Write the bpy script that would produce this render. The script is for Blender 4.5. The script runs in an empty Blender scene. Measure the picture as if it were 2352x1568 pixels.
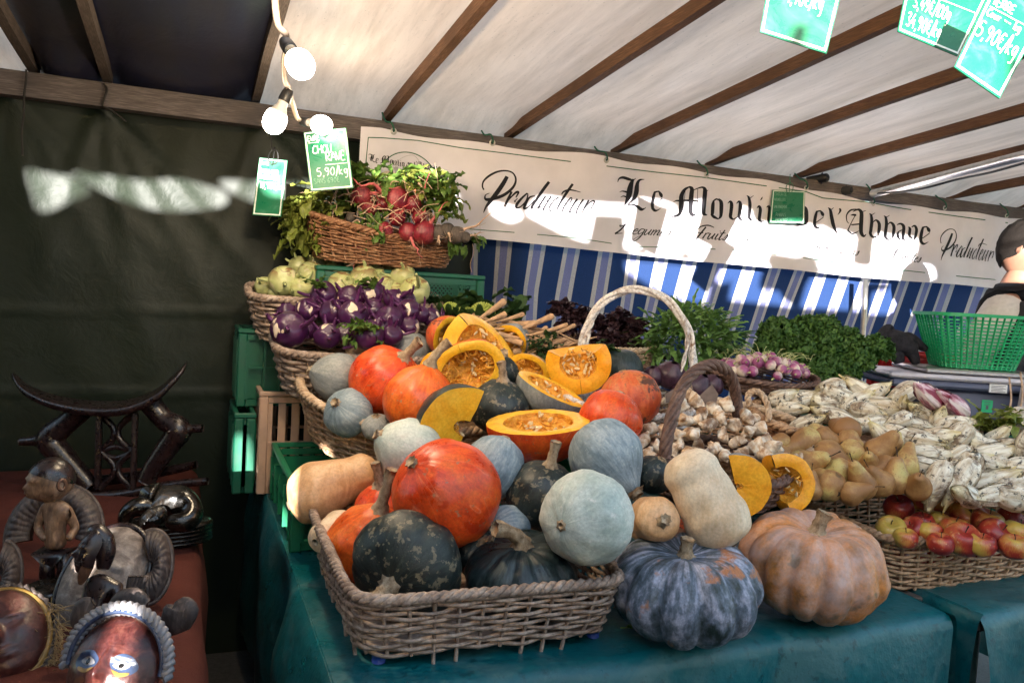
import bpy, math, random
import numpy as np
from mathutils import Vector, Matrix, noise
from math import sin, cos, pi, radians as rad

# ---------------------------------------------------------------- camera
CAMZ = 1.45
FPX = 1822.0            # focal length in pixels of a 2352 px wide frame
YAW, PITCH, ROLL = rad(22.09), rad(3.16), rad(3.21)
fw = Vector((sin(YAW)*cos(PITCH), cos(YAW)*cos(PITCH), -sin(PITCH)))
rt0 = Vector((cos(YAW), -sin(YAW), 0)); dn0 = fw.cross(rt0)
CR = rt0*cos(ROLL) - dn0*sin(ROLL); CD = rt0*sin(ROLL) + dn0*cos(ROLL); CU = -CD
CAM = Vector((0, 0, CAMZ))
S = bpy.context.scene
COL = S.collection
cd = bpy.data.cameras.new('camera'); cam = bpy.data.objects.new('camera', cd); COL.objects.link(cam)
cam.matrix_world = Matrix(((CR.x, CU.x, -fw.x, 0), (CR.y, CU.y, -fw.y, 0), (CR.z, CU.z, -fw.z, CAMZ), (0, 0, 0, 1)))
cd.lens = FPX/2352*36; cd.sensor_width = 36; cd.clip_start = .05; cd.clip_end = 500
S.camera = cam

# ---------------------------------------------------------------- light
SUN_AZ, SUN_EL = rad(-157), rad(8.5)     # direction towards the sun: behind the camera, to its left
SUND = Vector((sin(SUN_AZ)*cos(SUN_EL), cos(SUN_AZ)*cos(SUN_EL), sin(SUN_EL)))
w = bpy.data.worlds.new('World'); S.world = w; w.use_nodes = True
nt = w.node_tree; bg = nt.nodes['Background']
sky = nt.nodes.new('ShaderNodeTexSky'); sky.sky_type = 'NISHITA'; sky.sun_disc = False
sky.sun_elevation = SUN_EL; sky.sun_rotation = SUN_AZ; sky.air_density = 1; sky.dust_density = 2.0; sky.ozone_density = 1
nt.links.new(sky.outputs[0], bg.inputs[0]); bg.inputs[1].default_value = .15
sl = bpy.data.lights.new('sun', 'SUN'); sl.energy = 5; sl.angle = rad(.5); sl.color = (1, .95, .89)
so = bpy.data.objects.new('sun', sl); COL.objects.link(so)
so.rotation_euler = (-SUND).to_track_quat('-Z', 'Y').to_euler()
S.view_settings.view_transform = 'Standard'; S.view_settings.look = 'None'; S.view_settings.gamma = 1
S.view_settings.exposure = 2.9
S.cycles.max_bounces = 6; S.cycles.diffuse_bounces = 4; S.cycles.glossy_bounces = 3; S.cycles.transmission_bounces = 4
S.cycles.sample_clamp_indirect = 6; S.cycles.caustics_reflective = False; S.cycles.caustics_refractive = False

# ---------------------------------------------------------------- pixel to place
def ray(u, v): return fw + CR*((u-1176)/FPX) + CD*((v-784)/FPX)
def P(u, v, d): return CAM + ray(u, v)*d                      # at depth d in front of the camera
def PY(u, v, Y): r = ray(u, v); return CAM + r*(Y/r.y)
def PZ(u, v, Z): r = ray(u, v); return CAM + r*((Z-CAMZ)/r.z)
def PX(u, v, X): r = ray(u, v); return CAM + r*(X/r.x)
def VD(a, b, c): return (CR*a + CU*b - fw*c).normalized()     # right, up, towards the viewer

# ---------------------------------------------------------------- mesh builder
class MB:
    def __init__(s): s.v = []; s.f = []; s.m = []
    def add(s, vs, fs, m=0):
        o = len(s.v); s.v += [tuple(p) for p in vs]; s.f += [tuple(i+o for i in f) for f in fs]; s.m += [m]*len(fs); return s
    def grid(s, pts, nu, nv, cu=False, cv=False, m=0):            # pts[i*nv+j]
        fs = []
        for i in range(nu if cu else nu-1):
            for j in range(nv if cv else nv-1):
                a = i*nv+j; b = ((i+1) % nu)*nv+j; c = ((i+1) % nu)*nv+(j+1) % nv; d = i*nv+(j+1) % nv
                fs.append((a, b, c, d))
        return s.add(pts, fs, m)
    def box(s, c, size, rot=None, m=0, bev=0):
        x, y, z = size[0]/2, size[1]/2, size[2]/2
        b = min(bev, x*.9, y*.9, z*.9)
        R = rot.to_3x3() if rot is not None else Matrix.Identity(3); c = Vector(c)
        if b <= 0:
            vs = [R @ Vector((i*x, j*y, k*z)) + c for i in (-1, 1) for j in (-1, 1) for k in (-1, 1)]
            return s.add(vs, [(0, 1, 3, 2), (4, 6, 7, 5), (0, 4, 5, 1), (2, 3, 7, 6), (0, 2, 6, 4), (1, 5, 7, 3)], m)
        vs = []; idx = {}
        for i in (-1, 1):
            for j in (-1, 1):
                for k in (-1, 1):
                    for ax in range(3):
                        p = [i*x, j*y, k*z]
                        for q in range(3):
                            if q != ax: p[q] -= (i, j, k)[q]*b
                        idx[(i, j, k, ax)] = len(vs); vs.append(R @ Vector(p) + c)
        fs = []
        sg = (-1, 1)
        for ax in range(3):
            o1, o2 = [q for q in range(3) if q != ax]
            for sd in sg:
                lp = []
                for a1, a2 in ((-1, -1), (1, -1), (1, 1), (-1, 1)):
                    t = [0, 0, 0]; t[ax] = sd; t[o1] = a1; t[o2] = a2; lp.append(idx[(t[0], t[1], t[2], ax)])
                fs.append(lp)
            for a1 in sg:
                for a2 in sg:
                    lp = []
                    for e, aa in ((-1, o1), (1, o1), (1, o2), (-1, o2)):
                        t = [0, 0, 0]; t[ax] = e; t[o1] = a1; t[o2] = a2; lp.append(idx[(t[0], t[1], t[2], aa)])
                    fs.append(lp)
        for i in sg:
            for j in sg:
                for k in sg: fs.append([idx[(i, j, k, q)] for q in range(3)])
        return s.add(vs, fs, m)
    def tube(s, path, r, seg=6, m=0, closed=False, cap=True, flat=1.0, twist=0, star=0):
        n = len(path); path = [Vector(p) for p in path]
        if not hasattr(r, '__len__'): r = [r]*n
        pts = []; up = None
        for i in range(n):
            if closed: t = path[(i+1) % n]-path[i-1]
            else: t = path[min(i+1, n-1)]-path[max(i-1, 0)]
            if t.length < 1e-9: t = Vector((0, 0, 1))
            t.normalize()
            if up is None:
                up = Vector((0, 0, 1)) if abs(t.z) < .9 else Vector((1, 0, 0))
            up = (up - t*up.dot(t))
            if up.length < 1e-6: up = t.orthogonal()
            up.normalize(); sd = t.cross(up)
            for k in range(seg):
                a = 2*pi*k/seg + twist*i
                rr = r[i]*(1+(star if k % 2 else -star))
                pts.append(path[i] + sd*(cos(a)*rr*flat) + up*(sin(a)*rr))
        o = len(s.v); s.grid(pts, n, seg, closed, True, m)
        if cap and not closed:
            s.f.append(tuple(o+k for k in range(seg))[::-1]); s.m.append(m)
            s.f.append(tuple(o+(n-1)*seg+k for k in range(seg))); s.m.append(m)
        return s
    def ribbon(s, a, b, m=0):                                     # strip between two polylines
        n = len(a); return s.add(list(a)+list(b), [(i, i+1, n+i+1, n+i) for i in range(n-1)], m)
    def xf(s, M, start=0):
        for i in range(start, len(s.v)): s.v[i] = tuple(M @ Vector(s.v[i]))
        return s
    def build(s, name, mats, parent=None, smooth=True, label=None):
        if not isinstance(mats, (list, tuple)): mats = [mats]
        off = Vector((0, 0, 0)); q = parent
        while q is not None: off += q.location; q = q.parent
        me = bpy.data.meshes.new(name)
        vs = [(p[0]-off.x, p[1]-off.y, p[2]-off.z) for p in s.v] if off.length > 0 else s.v
        me.from_pydata(vs, [], s.f)
        for mm in mats: me.materials.append(mm)
        if len(mats) > 1: me.polygons.foreach_set('material_index', s.m)
        me.polygons.foreach_set('use_smooth', [smooth]*len(s.f)); me.update()
        o = bpy.data.objects.new(name, me); COL.objects.link(o)
        if parent: o.parent = parent
        if label: o['label'] = label
        return o
def tag(o, label, cat, group=None):
    o['label'] = label; o['category'] = cat
    if group: o['group'] = group
    return o
def thing(name, label, cat, loc=(0, 0, 0), group=None):
    o = bpy.data.objects.new(name, None); COL.objects.link(o); o.location = loc; o.empty_display_size = .05
    return tag(o, label, cat, group)
def struct(o): o['kind'] = 'structure'; return o
def copy_tree(o, parent=None):
    c = o.copy(); COL.objects.link(c)
    if parent: c.parent = parent
    for ch in list(o.children): copy_tree(ch, c)
    return c
def frame(z, x=None):                                             # rotation matrix whose local Z looks along z
    z = Vector(z).normalized()
    x = Vector(x) if x is not None else (Vector((1, 0, 0)) if abs(z.x) < .8 else Vector((0, 1, 0)))
    x = (x - z*x.dot(z)).normalized(); y = z.cross(x)
    return Matrix(((x.x, y.x, z.x), (x.y, y.y, z.y), (x.z, y.z, z.z))).to_4x4()
def place(o, loc, z=None, x=None, spin=0, s=1):
    M = frame(z, x) if z is not None else Matrix.Identity(4)
    M = M @ Matrix.Rotation(spin, 4, 'Z')
    o.matrix_world = Matrix.Translation(loc) @ M @ Matrix.Scale(s, 4) if not hasattr(s, '__len__') else Matrix.Translation(loc) @ M @ Matrix.Diagonal((s[0], s[1], s[2], 1))
    return o
RNG = random.Random(7)
def U(a, b): return RNG.uniform(a, b)
def N3(p, sc=1.0): return noise.noise(Vector(p)*sc)
def smoothstep(a, b, x): t = max(0, min(1, (x-a)/(b-a))); return t*t*(3-2*t)
def cr_spline(pts, n=6, closed=False):
    pts = [Vector(p) for p in pts]; out = []; L = len(pts)
    for i in range(L if closed else L-1):
        if closed: p0, p1, p2, p3 = pts[i-1], pts[i], pts[(i+1) % L], pts[(i+2) % L]
        else: p0, p1, p2, p3 = pts[max(i-1, 0)], pts[i], pts[i+1], pts[min(i+2, L-1)]
        for k in range(n):
            t = k/n
            out.append(.5*((2*p1)+(p2-p0)*t+(2*p0-5*p1+4*p2-p3)*t*t+(3*p1-p0-3*p2+p3)*t**3))
    if not closed: out.append(pts[-1])
    return out

# ---------------------------------------------------------------- materials
class M_:
    def __init__(s, name, rough=.6, spec=.5):
        s.m = bpy.data.materials.new(name); s.m.use_nodes = True; s.t = s.m.node_tree; s.b = s.t.nodes['Principled BSDF']
        s.b.inputs['Roughness'].default_value = rough; s.b.inputs['Specular IOR Level'].default_value = spec
        s.out = s.t.nodes['Material Output']
        tc = s.t.nodes.new('ShaderNodeTexCoord'); s.obj = tc.outputs['Object']; s.gen = tc.outputs['Generated']
        s._r = None
    def rnd(s):
        if s._r is None: s._r = s.t.nodes.new('ShaderNodeObjectInfo').outputs['Random']
        return s._r
    def n(s, typ, **k):
        x = s.t.nodes.new(typ)
        for a, b in k.items(): setattr(x, a, b)
        return x
    def l(s, a, b):
        if hasattr(a, 'links') or hasattr(a, 'is_linked'): s.t.links.new(a, b)
        elif isinstance(a, (tuple, list)): b.default_value = tuple(a)+((1,) if len(a) == 3 and len(b.default_value) == 4 else ())
        else: b.default_value = a
    def vec(s, scale=(1, 1, 1), rnd=True):                         # object coords, offset per object
        mp = s.n('ShaderNodeMapping'); s.l(s.obj, mp.inputs[0]); mp.inputs['Scale'].default_value = scale
        if rnd:
            k = s.n('ShaderNodeMath', operation='MULTIPLY'); s.l(s.rnd(), k.inputs[0]); k.inputs[1].default_value = 37
            s.l(k.outputs[0], mp.inputs['Location'])
        return mp.outputs[0]
    def noise(s, scale, detail=4, rough=.55, vec=None, dist=0):
        x = s.n('ShaderNodeTexNoise'); s.l(vec if vec is not None else s.vec(), x.inputs['Vector'])
        x.inputs['Scale'].default_value = scale; x.inputs['Detail'].default_value = detail; x.inputs['Roughness'].default_value = rough
        x.inputs['Distortion'].default_value = dist; return x.outputs[0]
    def ramp(s, fac, stops, interp='LINEAR'):
        x = s.n('ShaderNodeValToRGB'); s.l(fac, x.inputs[0]); e = x.color_ramp.elements; x.color_ramp.interpolation = interp
        while len(e) < len(stops): e.new(.5)
        for i, (p, c) in enumerate(stops):
            e[i].position = p; e[i].color = tuple(c)+(1,) if hasattr(c, '__len__') else (c, c, c, 1)
        return x.outputs[0]
    def mix(s, fac, a, b, mode='MIX'):
        x = s.n('ShaderNodeMix', data_type='RGBA', blend_type=mode); s.l(fac, x.inputs[0]); s.l(a, x.inputs[6]); s.l(b, x.inputs[7]); return x.outputs[2]
    def math(s, op, a, b=0, c=None):
        x = s.n('ShaderNodeMath', operation=op); s.l(a, x.inputs[0]); s.l(b, x.inputs[1])
        if c is not None: s.l(c, x.inputs[2])
        return x.outputs[0]
    def sep(s, v): x = s.n('ShaderNodeSeparateXYZ'); s.l(v, x.inputs[0]); return x.outputs
    def comb(s, x, y, z):
        c = s.n('ShaderNodeCombineXYZ')
        for i, q in enumerate((x, y, z)): s.l(q, c.inputs[i])
        return c.outputs[0]
    def bump(s, h, strength=.3, dist=.002):
        x = s.n('ShaderNodeBump'); s.l(h, x.inputs['Height']); x.inputs['Strength'].default_value = strength; x.inputs['Distance'].default_value = dist
        s.t.links.new(x.outputs[0], s.b.inputs['Normal']); return s
    def col(s, c): s.l(c, s.b.inputs['Base Color']); return s
    def rough(s, r): s.l(r, s.b.inputs['Roughness']); return s
def simple(name, c, rough=.6, var=.15, scale=30, bump=0, spec=.5, metal=0, bd=.002):
    m = M_(name, rough, spec); v = m.vec(); nz = m.noise(scale, 4, .6, v)
    m.col(m.ramp(nz, [(.3, [q*(1-var) for q in c]), (.7, [min(1, q*(1+var)) for q in c])]))
    m.b.inputs['Metallic'].default_value = metal
    if bump: m.bump(nz, bump, bd)
    return m.m
def lin(h):                                                        # '#rrggbb' to linear
    c = [int(h[i:i+2], 16)/255 for i in (1, 3, 5)]
    return tuple(x/12.92 if x < .04045 else ((x+.055)/1.055)**2.4 for x in c)
# ================================================================ the stall's shell
TZ = .75                                # table top
WY = 3.2                                # back wall
RA = math.tan(rad(4.44))                # roof rises towards the street
def roofz(y): return CAMZ + .685 + (WY-y)*RA
YF = 1.10                               # front edge of the roof

def wood(name, c1, c2, sc=(3, 3, 60), rough=.75, spec=.3):
    m = M_(name, rough, spec); v = m.vec(sc); a = m.noise(6, 5, .6, v); b = m.noise(3, 3, .5, m.vec((2, 2, 2)))
    c = m.ramp(a, [(.25, [q*.45 for q in c1]), (.5, c1), (.75, c2)])
    m.col(m.mix(m.ramp(b, [(.35, 0), (.7, .8)]), c, [q*.55 for q in c1])).bump(a, .5, .002); return m.m
m_beam = wood('weathered_beam_wood', (.12, .10, .098), (.25, .21, .20), (3, 60, 60))
m_raf = wood('brown_rafter_wood', (.13, .065, .034), (.23, .125, .068), (60, 3, 60))
m_rafg = wood('grey_rafter_wood', (.13, .10, .085), (.24, .19, .16), (60, 3, 60))

def tarp_mat(name, c, dirt, transl, tcol, stain=1.0, rough=.42, spec=.5, streak=(1.6, .16, 1)):
    m = M_(name, rough, spec); v = m.vec(streak, False)
    a = m.noise(7, 8, .68, v); b = m.noise(38, 5, .7, v); f = m.noise(140, 3, .6, m.vec((1, .5, 1), False))
    base = m.mix(m.ramp(a, [(.38, 0), (.66, .75*stain)]), c, dirt)
    base = m.mix(m.ramp(b, [(.56, 0), (.78, .32*stain)]), base, [q*.55 for q in dirt])
    base = m.mix(m.ramp(f, [(.66, 0), (.72, .5*stain)]), base, [q*.2 for q in dirt])
    m.col(base); m.bump(m.noise(9, 6, .6, m.vec((1, .4, 1), False), .6), .22, .02)
    if transl:
        t = m.n('ShaderNodeBsdfTranslucent'); m.l(m.mix(1, base, tcol, 'MULTIPLY'), t.inputs[0])
        x = m.n('ShaderNodeMixShader'); x.inputs[0].default_value = transl
        m.t.links.new(m.b.outputs[0], x.inputs[1]); m.t.links.new(t.outputs[0], x.inputs[2]); m.t.links.new(x.outputs[0], m.out.inputs[0])
    return m.m
m_white = tarp_mat('white_roof_canvas', (.74, .64, .56), (.38, .30, .245), .38, (1, .86, .76), .8)
m_navy = tarp_mat('navy_roof_canvas', (.018, .02, .045), (.03, .028, .035), 0, (0, 0, 0), 1, .32, .6)
m_greentarp = tarp_mat('dark_green_tarpaulin', (.011, .018, .011), (.007, .011, .007), 0, (0, 0, 0), .8, .5, .25, (.3, 1, .5))

# ground
m = M_('asphalt', .9); m.col(m.ramp(m.noise(60, 6, .7, m.vec(rnd=False)), [(.3, (.03, .03, .03)), (.7, (.075, .072, .07))]))
struct(MB().add([(-60, -60, 0), (60, -60, 0), (60, 60, 0), (-60, 60, 0)], [(0, 1, 2, 3)]).build('ground', m.m))

RX = [-.53, -.30, .20, .70, 1.23, 1.75, 2.26, 2.79, 3.31, 3.86, 4.4, 4.95]
def roof_sheet(name, x0, x1, mat, label, knots, ys=26, nx=None, lift=.0):
    nx = nx or max(8, int((x1-x0)/.045)); pts = []
    for i in range(nx+1):
        x = x0+(x1-x0)*i/nx
        lo = max([k for k in knots if k <= x+1e-6], default=x0); hi = min([k for k in knots if k > x+1e-6], default=x1)
        t = (x-lo)/max(hi-lo, 1e-3)
        for j in range(ys+1):
            y = 3.3+(YF-3.3)*j/ys
            sag = .035*sin(pi*t)*(1-.5*j/ys) + .012*N3((x*3, y*2, 0))
            edge = .018*max(0, N3((x*9, 4, 0)))*smoothstep(3.0, 3.25, y)
            pts.append((x, y, roofz(y)+.012+lift+ (.036-sag*.8) - edge - .062*smoothstep(2.96, 3.14, y)*max(0, sin(pi*t))**.35 - .05*smoothstep(3.2, 3.3, y)))
    o = MB().grid(pts, nx+1, ys+1).build(name, mat); tag(o, label, 'canvas roof'); return o
roof_sheet('roof_canvas', .20, 5.3, m_white, 'stained white canvas roof stretched over the wooden rafters', RX)
roof_sheet('roof_canvas', -.53, .215, m_navy, 'dark navy blue roof canvas between the white canvas and the left rafter', RX, lift=.004)
roof_sheet('roof_canvas', -1.9, -.5, m_white, 'grubby white roof canvas at the far top left corner', [-1.9, -1.1, -.53], lift=.008)
for i, x in enumerate(RX):
    b = MB(); L = 2.35; y0 = 3.22; y1 = YF-.1
    w_ = .030; h_ = .042
    for k in range(8):                      # slightly crooked bars
        pass
    n = 14; pts = []
    for k in range(n):
        y = y0+(y1-y0)*k/(n-1); z = roofz(y)+.012; dx = .006*N3((i*7, y*2, 1))
        for (a, c) in ((-1, -1), (1, -1), (1, 1), (-1, 1)): pts.append((x+dx+a*w_/2, y, z+c*h_/2))
    b.grid(pts, n, 4, False, True)
    b.f += [(0, 1, 2, 3), tuple(len(b.v)-4+q for q in (3, 2, 1, 0))]; b.m += [0, 0]
    ords = ['leftmost', 'second', 'third', 'fourth', 'fifth', 'sixth', 'seventh', 'eighth', 'ninth', 'tenth', 'eleventh', 'twelfth']
    tag(b.build('rafter', m_raf if i > 2 else m_rafg, smooth=False), '%s of the wooden rafters counted from the left, %s' % (ords[i], 'under the navy canvas' if i < 3 else 'under the white canvas'), 'rafter', 'rafters under the roof canvas')
# beam: grey timber on the left, thinner purlin behind the banner
b = MB(); n = 40; pts = []
for k in range(n):
    x = -1.9+(5.4+1.9)*k/(n-1); z0 = roofz(WY)-.028
    hh = .082 if x < .9 else .06
    wob = .004*N3((x*3, 0, 3))
    for (yy, zz) in ((3.10, z0-hh), (3.10, z0), (3.16, z0), (3.16, z0-hh)): pts.append((x, yy+wob, zz+wob))
b.grid(pts, n, 4, False, True); b.f += [(0, 1, 2, 3)]; b.m += [0]
tag(b.build('roof_beam', m_beam, smooth=False), 'long weathered wooden beam along the top of the back wall', 'beam')
b = MB(); b.box(((-1.9+.9)/2, 3.097, roofz(WY)-.028-.036), (2.8, .006, .002)); 
# steel pole crossing under the roof at the right
m_steel = simple('galvanised_steel', (.55, .54, .53), .3, .15, 40, .1, .5, .9)
m_black = simple('black_rubber', (.012, .012, .013), .5, .2, 30)
a, c = PY(2005, 445, 3.02), P(2420, 340, 2.9)
tag(MB().tube([a+(c-a)*k/6 for k in range(7)], .02, 12).build('steel_pole', m_steel), 'steel pole slung under the rafters at the upper right', 'pole')
mid = [a, P(2100, 437, 3.5), P(2200, 412, 3.3), P(2280, 395, 3.1), P(2420, 355, 2.8)]
tag(MB().tube(cr_spline(mid, 6), .005, 6).build('power_cable', m_black), 'thin black cable hanging beside the steel pole', 'cable')

# dark green tarpaulin wall with folds
def foldy(x, z):
    f = 0.02*sin(x*7+1.2*sin(z*3))*smoothstep(1.3, 2.1, z)
    for (cx, amp) in ((-.32, .05), (.22, .035), (-.6, .03)):       # folds radiating from the ties
        dz = 2.07-z
        for k in (-.5, .35, 1.0, 1.7): f += amp*.32*math.exp(-((x-cx-k*dz*.55)/(.018+.05*dz))**2)*math.exp(-dz*1.9)
    f += .006*math.exp(-((z-1.33-.02*sin(x*2))/.008)**2) + .006*math.exp(-((z-1.02)/.01)**2)
    return f+.012*N3((x*2.4, z*1.5, 0))+.004*N3((x*9, z*5, 2))
nx, nz = 190, 110; pts = []
for i in range(nx+1):
    x = -2.2+(1.32+2.2)*i/nx
    for j in range(nz+1):
        z = .0+2.12*j/nz; pts.append((x, WY+.02-foldy(x, z), z))
tag(MB().grid(pts, nx+1, nz+1).build('back_tarpaulin', m_greentarp), 'dark green tarpaulin wall hanging behind the left side of the stall', 'tarpaulin')

# striped blue curtain
m = M_('striped_curtain_cloth', .8, .2)
at = m.n('ShaderNodeAttribute', attribute_name='stripe'); s_ = m.math('FRACT', at.outputs['Fac'])
BL, WH, PE = (.014, .038, .125), (.42, .40, .40), (.17, .18, .35)
c = m.ramp(s_, [(0, PE), (.11, WH), (.235, BL), (.765, WH), (.89, PE)], 'CONSTANT')
wv = m.noise(400, 2, .5, m.vec((1, 1, 1), False)); c = m.mix(m.ramp(wv, [(.3, 0), (.7, .35)]), c, [.03]*3, 'MULTIPLY')
m.col(c).bump(wv, .2, .001)
t = m.n('ShaderNodeBsdfTranslucent'); m.l(c, t.inputs[0]); x = m.n('ShaderNodeMixShader'); x.inputs[0].default_value = .25
m.t.links.new(m.b.outputs[0], x.inputs[1]); m.t.links.new(t.outputs[0], x.inputs[2]); m.t.links.new(x.outputs[0], m.out.inputs[0])
F1 = lambda x, y: (1062.3+.29297*x, 516.8+.29297*y)
F2 = lambda x, y: (1665.2+.26857*x, 545.5+.26857*y)
BUN = [[F1(338, 120), F1(300, 560)], [F1(600, 150), F1(538, 520), F1(535, 700)], [F1(873, 160), F1(820, 430), F1(770, 700)], [F1(1138, 190), F1(1060, 680)],
       [F1(1350, 215), F1(1288, 700)], [F1(1580, 240), F1(1470, 680)], [F1(1800, 250), F1(1680, 680)], [F1(2045, 250), F1(1900, 770)], [F1(2265, 280), F1(2110, 780)],
       [F2(450, 220), F2(220, 920)], [F2(670, 240), F2(480, 740)], [F2(845, 280), F2(690, 740)], [F2(1045, 300), F2(890, 740)], [F2(1230, 340), F2(1050, 850)],
       [F2(1380, 360), F2(1240, 760)], [F2(1530, 380), F2(1390, 770)], [F2(1745, 400), F2(1590, 830)], [F2(1900, 420), F2(1760, 820)]]
BUN = [[PY(u, v, WY-.04) for u, v in L] for L in BUN]
for k in range(5): BUN.append([p+Vector((.27*(k+1), 0, 0)) for p in BUN[17]])
def xat(L, z):
    for a, b in zip(L, L[1:]):
        if z >= b.z or b is L[-1]: return a.x+(b.x-a.x)*(z-a.z)/(b.z-a.z)
def stripe(x, z):
    X = [xat(L, z) for L in BUN]
    if x <= X[0]: return (x-X[0])/max(X[1]-X[0], .05)+1
    for i in range(len(X)-1):
        if x <= X[i+1]: return 1+i+(x-X[i])/(X[i+1]-X[i])
    return 30
nx, nz = 560, 24; pts = []; st = []
for i in range(nx+1):
    for j in range(nz+1):
        z = .9+(1.74-.9)*j/nz
        x0 = 1.085+.05*(z-1.6)
        x = x0+(5.4-x0)*i/nx
        y = WY-.03-.010*sin(x*14+2*sin(z*3))*smoothstep(.1, .7, 1.72-z) - .012*N3((x*3, z*2, 5))
        pts.append((x, y, z)); st.append(stripe(x, z))
o = MB().grid(pts, nx+1, nz+1).build('striped_curtain', m.m)
a_ = o.data.attributes.new('stripe', 'FLOAT', 'POINT'); a_.data.foreach_set('value', st)
tag(o, 'blue curtain with white and lilac stripes hanging under the banner', 'curtain')

# banner
BT = [(828, 292), (880, 293), (1157, 335), (1385, 357), (1620, 392), (1820, 425), (2012, 462), (2190, 483), (2345, 500)]
BB = [(822, 530), (1090, 546), (1360, 575), (1600, 600), (1800, 618), (2010, 640), (2215, 655), (2345, 668)]
BY = 3.07
top = [PY(u, v, BY) for u, v in BT]; bot = [PY(u, v, BY) for u, v in BB]
def interp(L, x):
    if x <= L[0].x: return L[0].z
    for a, b in zip(L, L[1:]):
        if x <= b.x: return a.z+(b.z-a.z)*(x-a.x)/(b.x-a.x)
    return L[-1].z
BX0, BX1 = top[0].x, top[-1].x+.05
def ban(s, t, off=0.0):                  # s along 0..1, t down 0..1
    x = BX0+(BX1-BX0)*s; zt = interp(top, x); zb = interp(bot, x)
    zt -= .010*(1-math.cos(2*pi*((x-BX0)/.47)))*0.5
    z = zt+(zb-zt)*t
    y = BY-.012*sin(x*5.5)-.008*sin(x*13+z*6)-.006*N3((x*4, z*5, 8))-off
    return Vector((x, y, z))
def banm(x_off, z_rel): return ban(x_off/(BX1-BX0), z_rel)
nx, nz = 180, 16
B = thing('banner', 'long white fabric banner with black blackletter writing hung across the back', 'banner', ban(.5, 0))
m = M_('white_banner_vinyl', .5, .35); v = m.vec((1, 1, 1), False)
c = m.ramp(m.noise(5, 5, .6, v), [(.3, (.62, .59, .64)), (.7, (.74, .70, .76))]); m.col(c).bump(m.noise(7, 4, .5, v), .3, .01)
MB().grid([ban(i/nx, j/nz) for i in range(nx+1) for j in range(nz+1)], nx+1, nz+1).build('cloth', m.m, B)

# cords tied round the beam, pipe ends
m_cord = simple('dark_cord', (.02, .017, .015), .8)
for L, l in (([(60, 160), (60, 185), (56, 215), (54, 270), (50, 300), (52, 358)], 'dark cord hanging down from the beam at the far left'), ([(238, 192), (246, 205), (240, 225), (236, 243), (250, 250), (268, 262), (290, 280)], 'dark cord knotted round the beam below the second rafter')):
    tag(MB().tube(cr_spline([PY(u, v, 3.085) for u, v in L], 5), .0035, 6).build('cord', m_cord), l, 'cord')
for (u, v, l) in ((1898, 408, 'dark pipe end sticking out under the beam above the small green sign'), (1953, 436, 'dark pipe end sticking out under the beam right of the small green sign')):
    p = PY(u, v, 3.06); b = MB(); b.tube([p+Vector((0, .12, 0)), p, p+Vector((0, -.004, 0)), p+Vector((0, .03, 0))], [.021, .021, .015, .014], 16); b.tube([p+Vector((.02, .03, .0)), p+Vector((.0, .03, .026)), p+Vector((-.02, .03, 0)), p+Vector((0, .03, -.024))], .004, 6, closed=True); tag(b.build('pipe_end', m_black), l, 'pipe')
# ================================================================ unseen sheets added to shape the light
from mathutils.geometry import delaunay_2d_cdt
SY = -1.3
def toscreen(p): k = (SY-p.y)/SUND.y; return (p.x+SUND.x*k, p.z+SUND.z*k)
HOLES = [[PY(u, v, 3.17) for u, v in L] for L in (  # outlines of the wanted sun patches, traced back to the blocking sheet
    [(50, 385), (80, 388), (160, 402), (182, 432), (150, 452), (80, 480), (60, 440)],
    [(158, 388), (230, 394), (300, 403), (385, 400), (440, 410), (500, 430), (512, 450), (490, 465), (380, 475), (300, 462), (220, 430), (170, 402)],
    [(495, 404), (560, 410), (650, 413), (655, 470), (600, 464), (540, 442), (500, 418)],
    [(668, 414), (760, 425), (780, 490), (700, 505), (662, 480)])]
G3 = lambda x, y: (1091.0+.19532*x, 344.5+.19532*y)
G4 = lambda x, y: (1378.1+.21973*x, 373.2+.21973*y)
G5 = lambda x, y: (1780.1+.24317*x, 430.7+.24317*y)
HOLES += [[PY(u, v, 3.05) for u, v in L] for L in (
    [(880, 405), (960, 425), (1035, 437), (1052, 455), (1045, 472), (1000, 470), (880, 450)],
    [G3(*p) for p in ((195, 625), (330, 650), (430, 670), (530, 740), (535, 780), (430, 825), (320, 790), (210, 720))],
    [G3(*p) for p in ((760, 550), (1000, 570), (1160, 620), (1260, 630), (1400, 625), (1600, 640), (1850, 635), (2150, 665), (2190, 690), (2090, 870), (2000, 930), (2000, 1040), (1950, 1130), (1770, 1140), (1800, 1000), (1845, 770), (1840, 755), (1600, 740), (1410, 735), (1390, 760), (1330, 1030), (1300, 1045), (1180, 1010), (900, 890), (700, 790), (620, 720))],
    [G4(*p) for p in ((930, 625), (905, 760), (870, 935), (530, 940), (515, 850), (530, 780), (560, 740), (740, 800), (860, 650), (900, 610))])]
bigp = [G4(*p) for p in ((885, 520), (960, 560), (1020, 550), (1080, 575), (1150, 565), (1210, 590), (1290, 570), (1360, 603), (1420, 588), (1500, 612), (1560, 600), (1640, 622), (1720, 630), (1790, 646), (1900, 635), (1990, 635), (2060, 650), (2110, 680), (2180, 650), (2240, 655), (2290, 680))]
bigp += [G5(*p) for p in ((420, 372), (470, 362), (550, 400), (560, 420), (590, 395), (640, 400), (720, 425), (785, 460), (765, 600), (755, 718), (920, 738), (945, 600), (985, 432), (1110, 437), (1355, 480), (1330, 640), (1330, 705), (1440, 735), (1500, 765), (1490, 890), (1180, 860), (1040, 850), (880, 845), (430, 740), (440, 680), (280, 610))]
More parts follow.
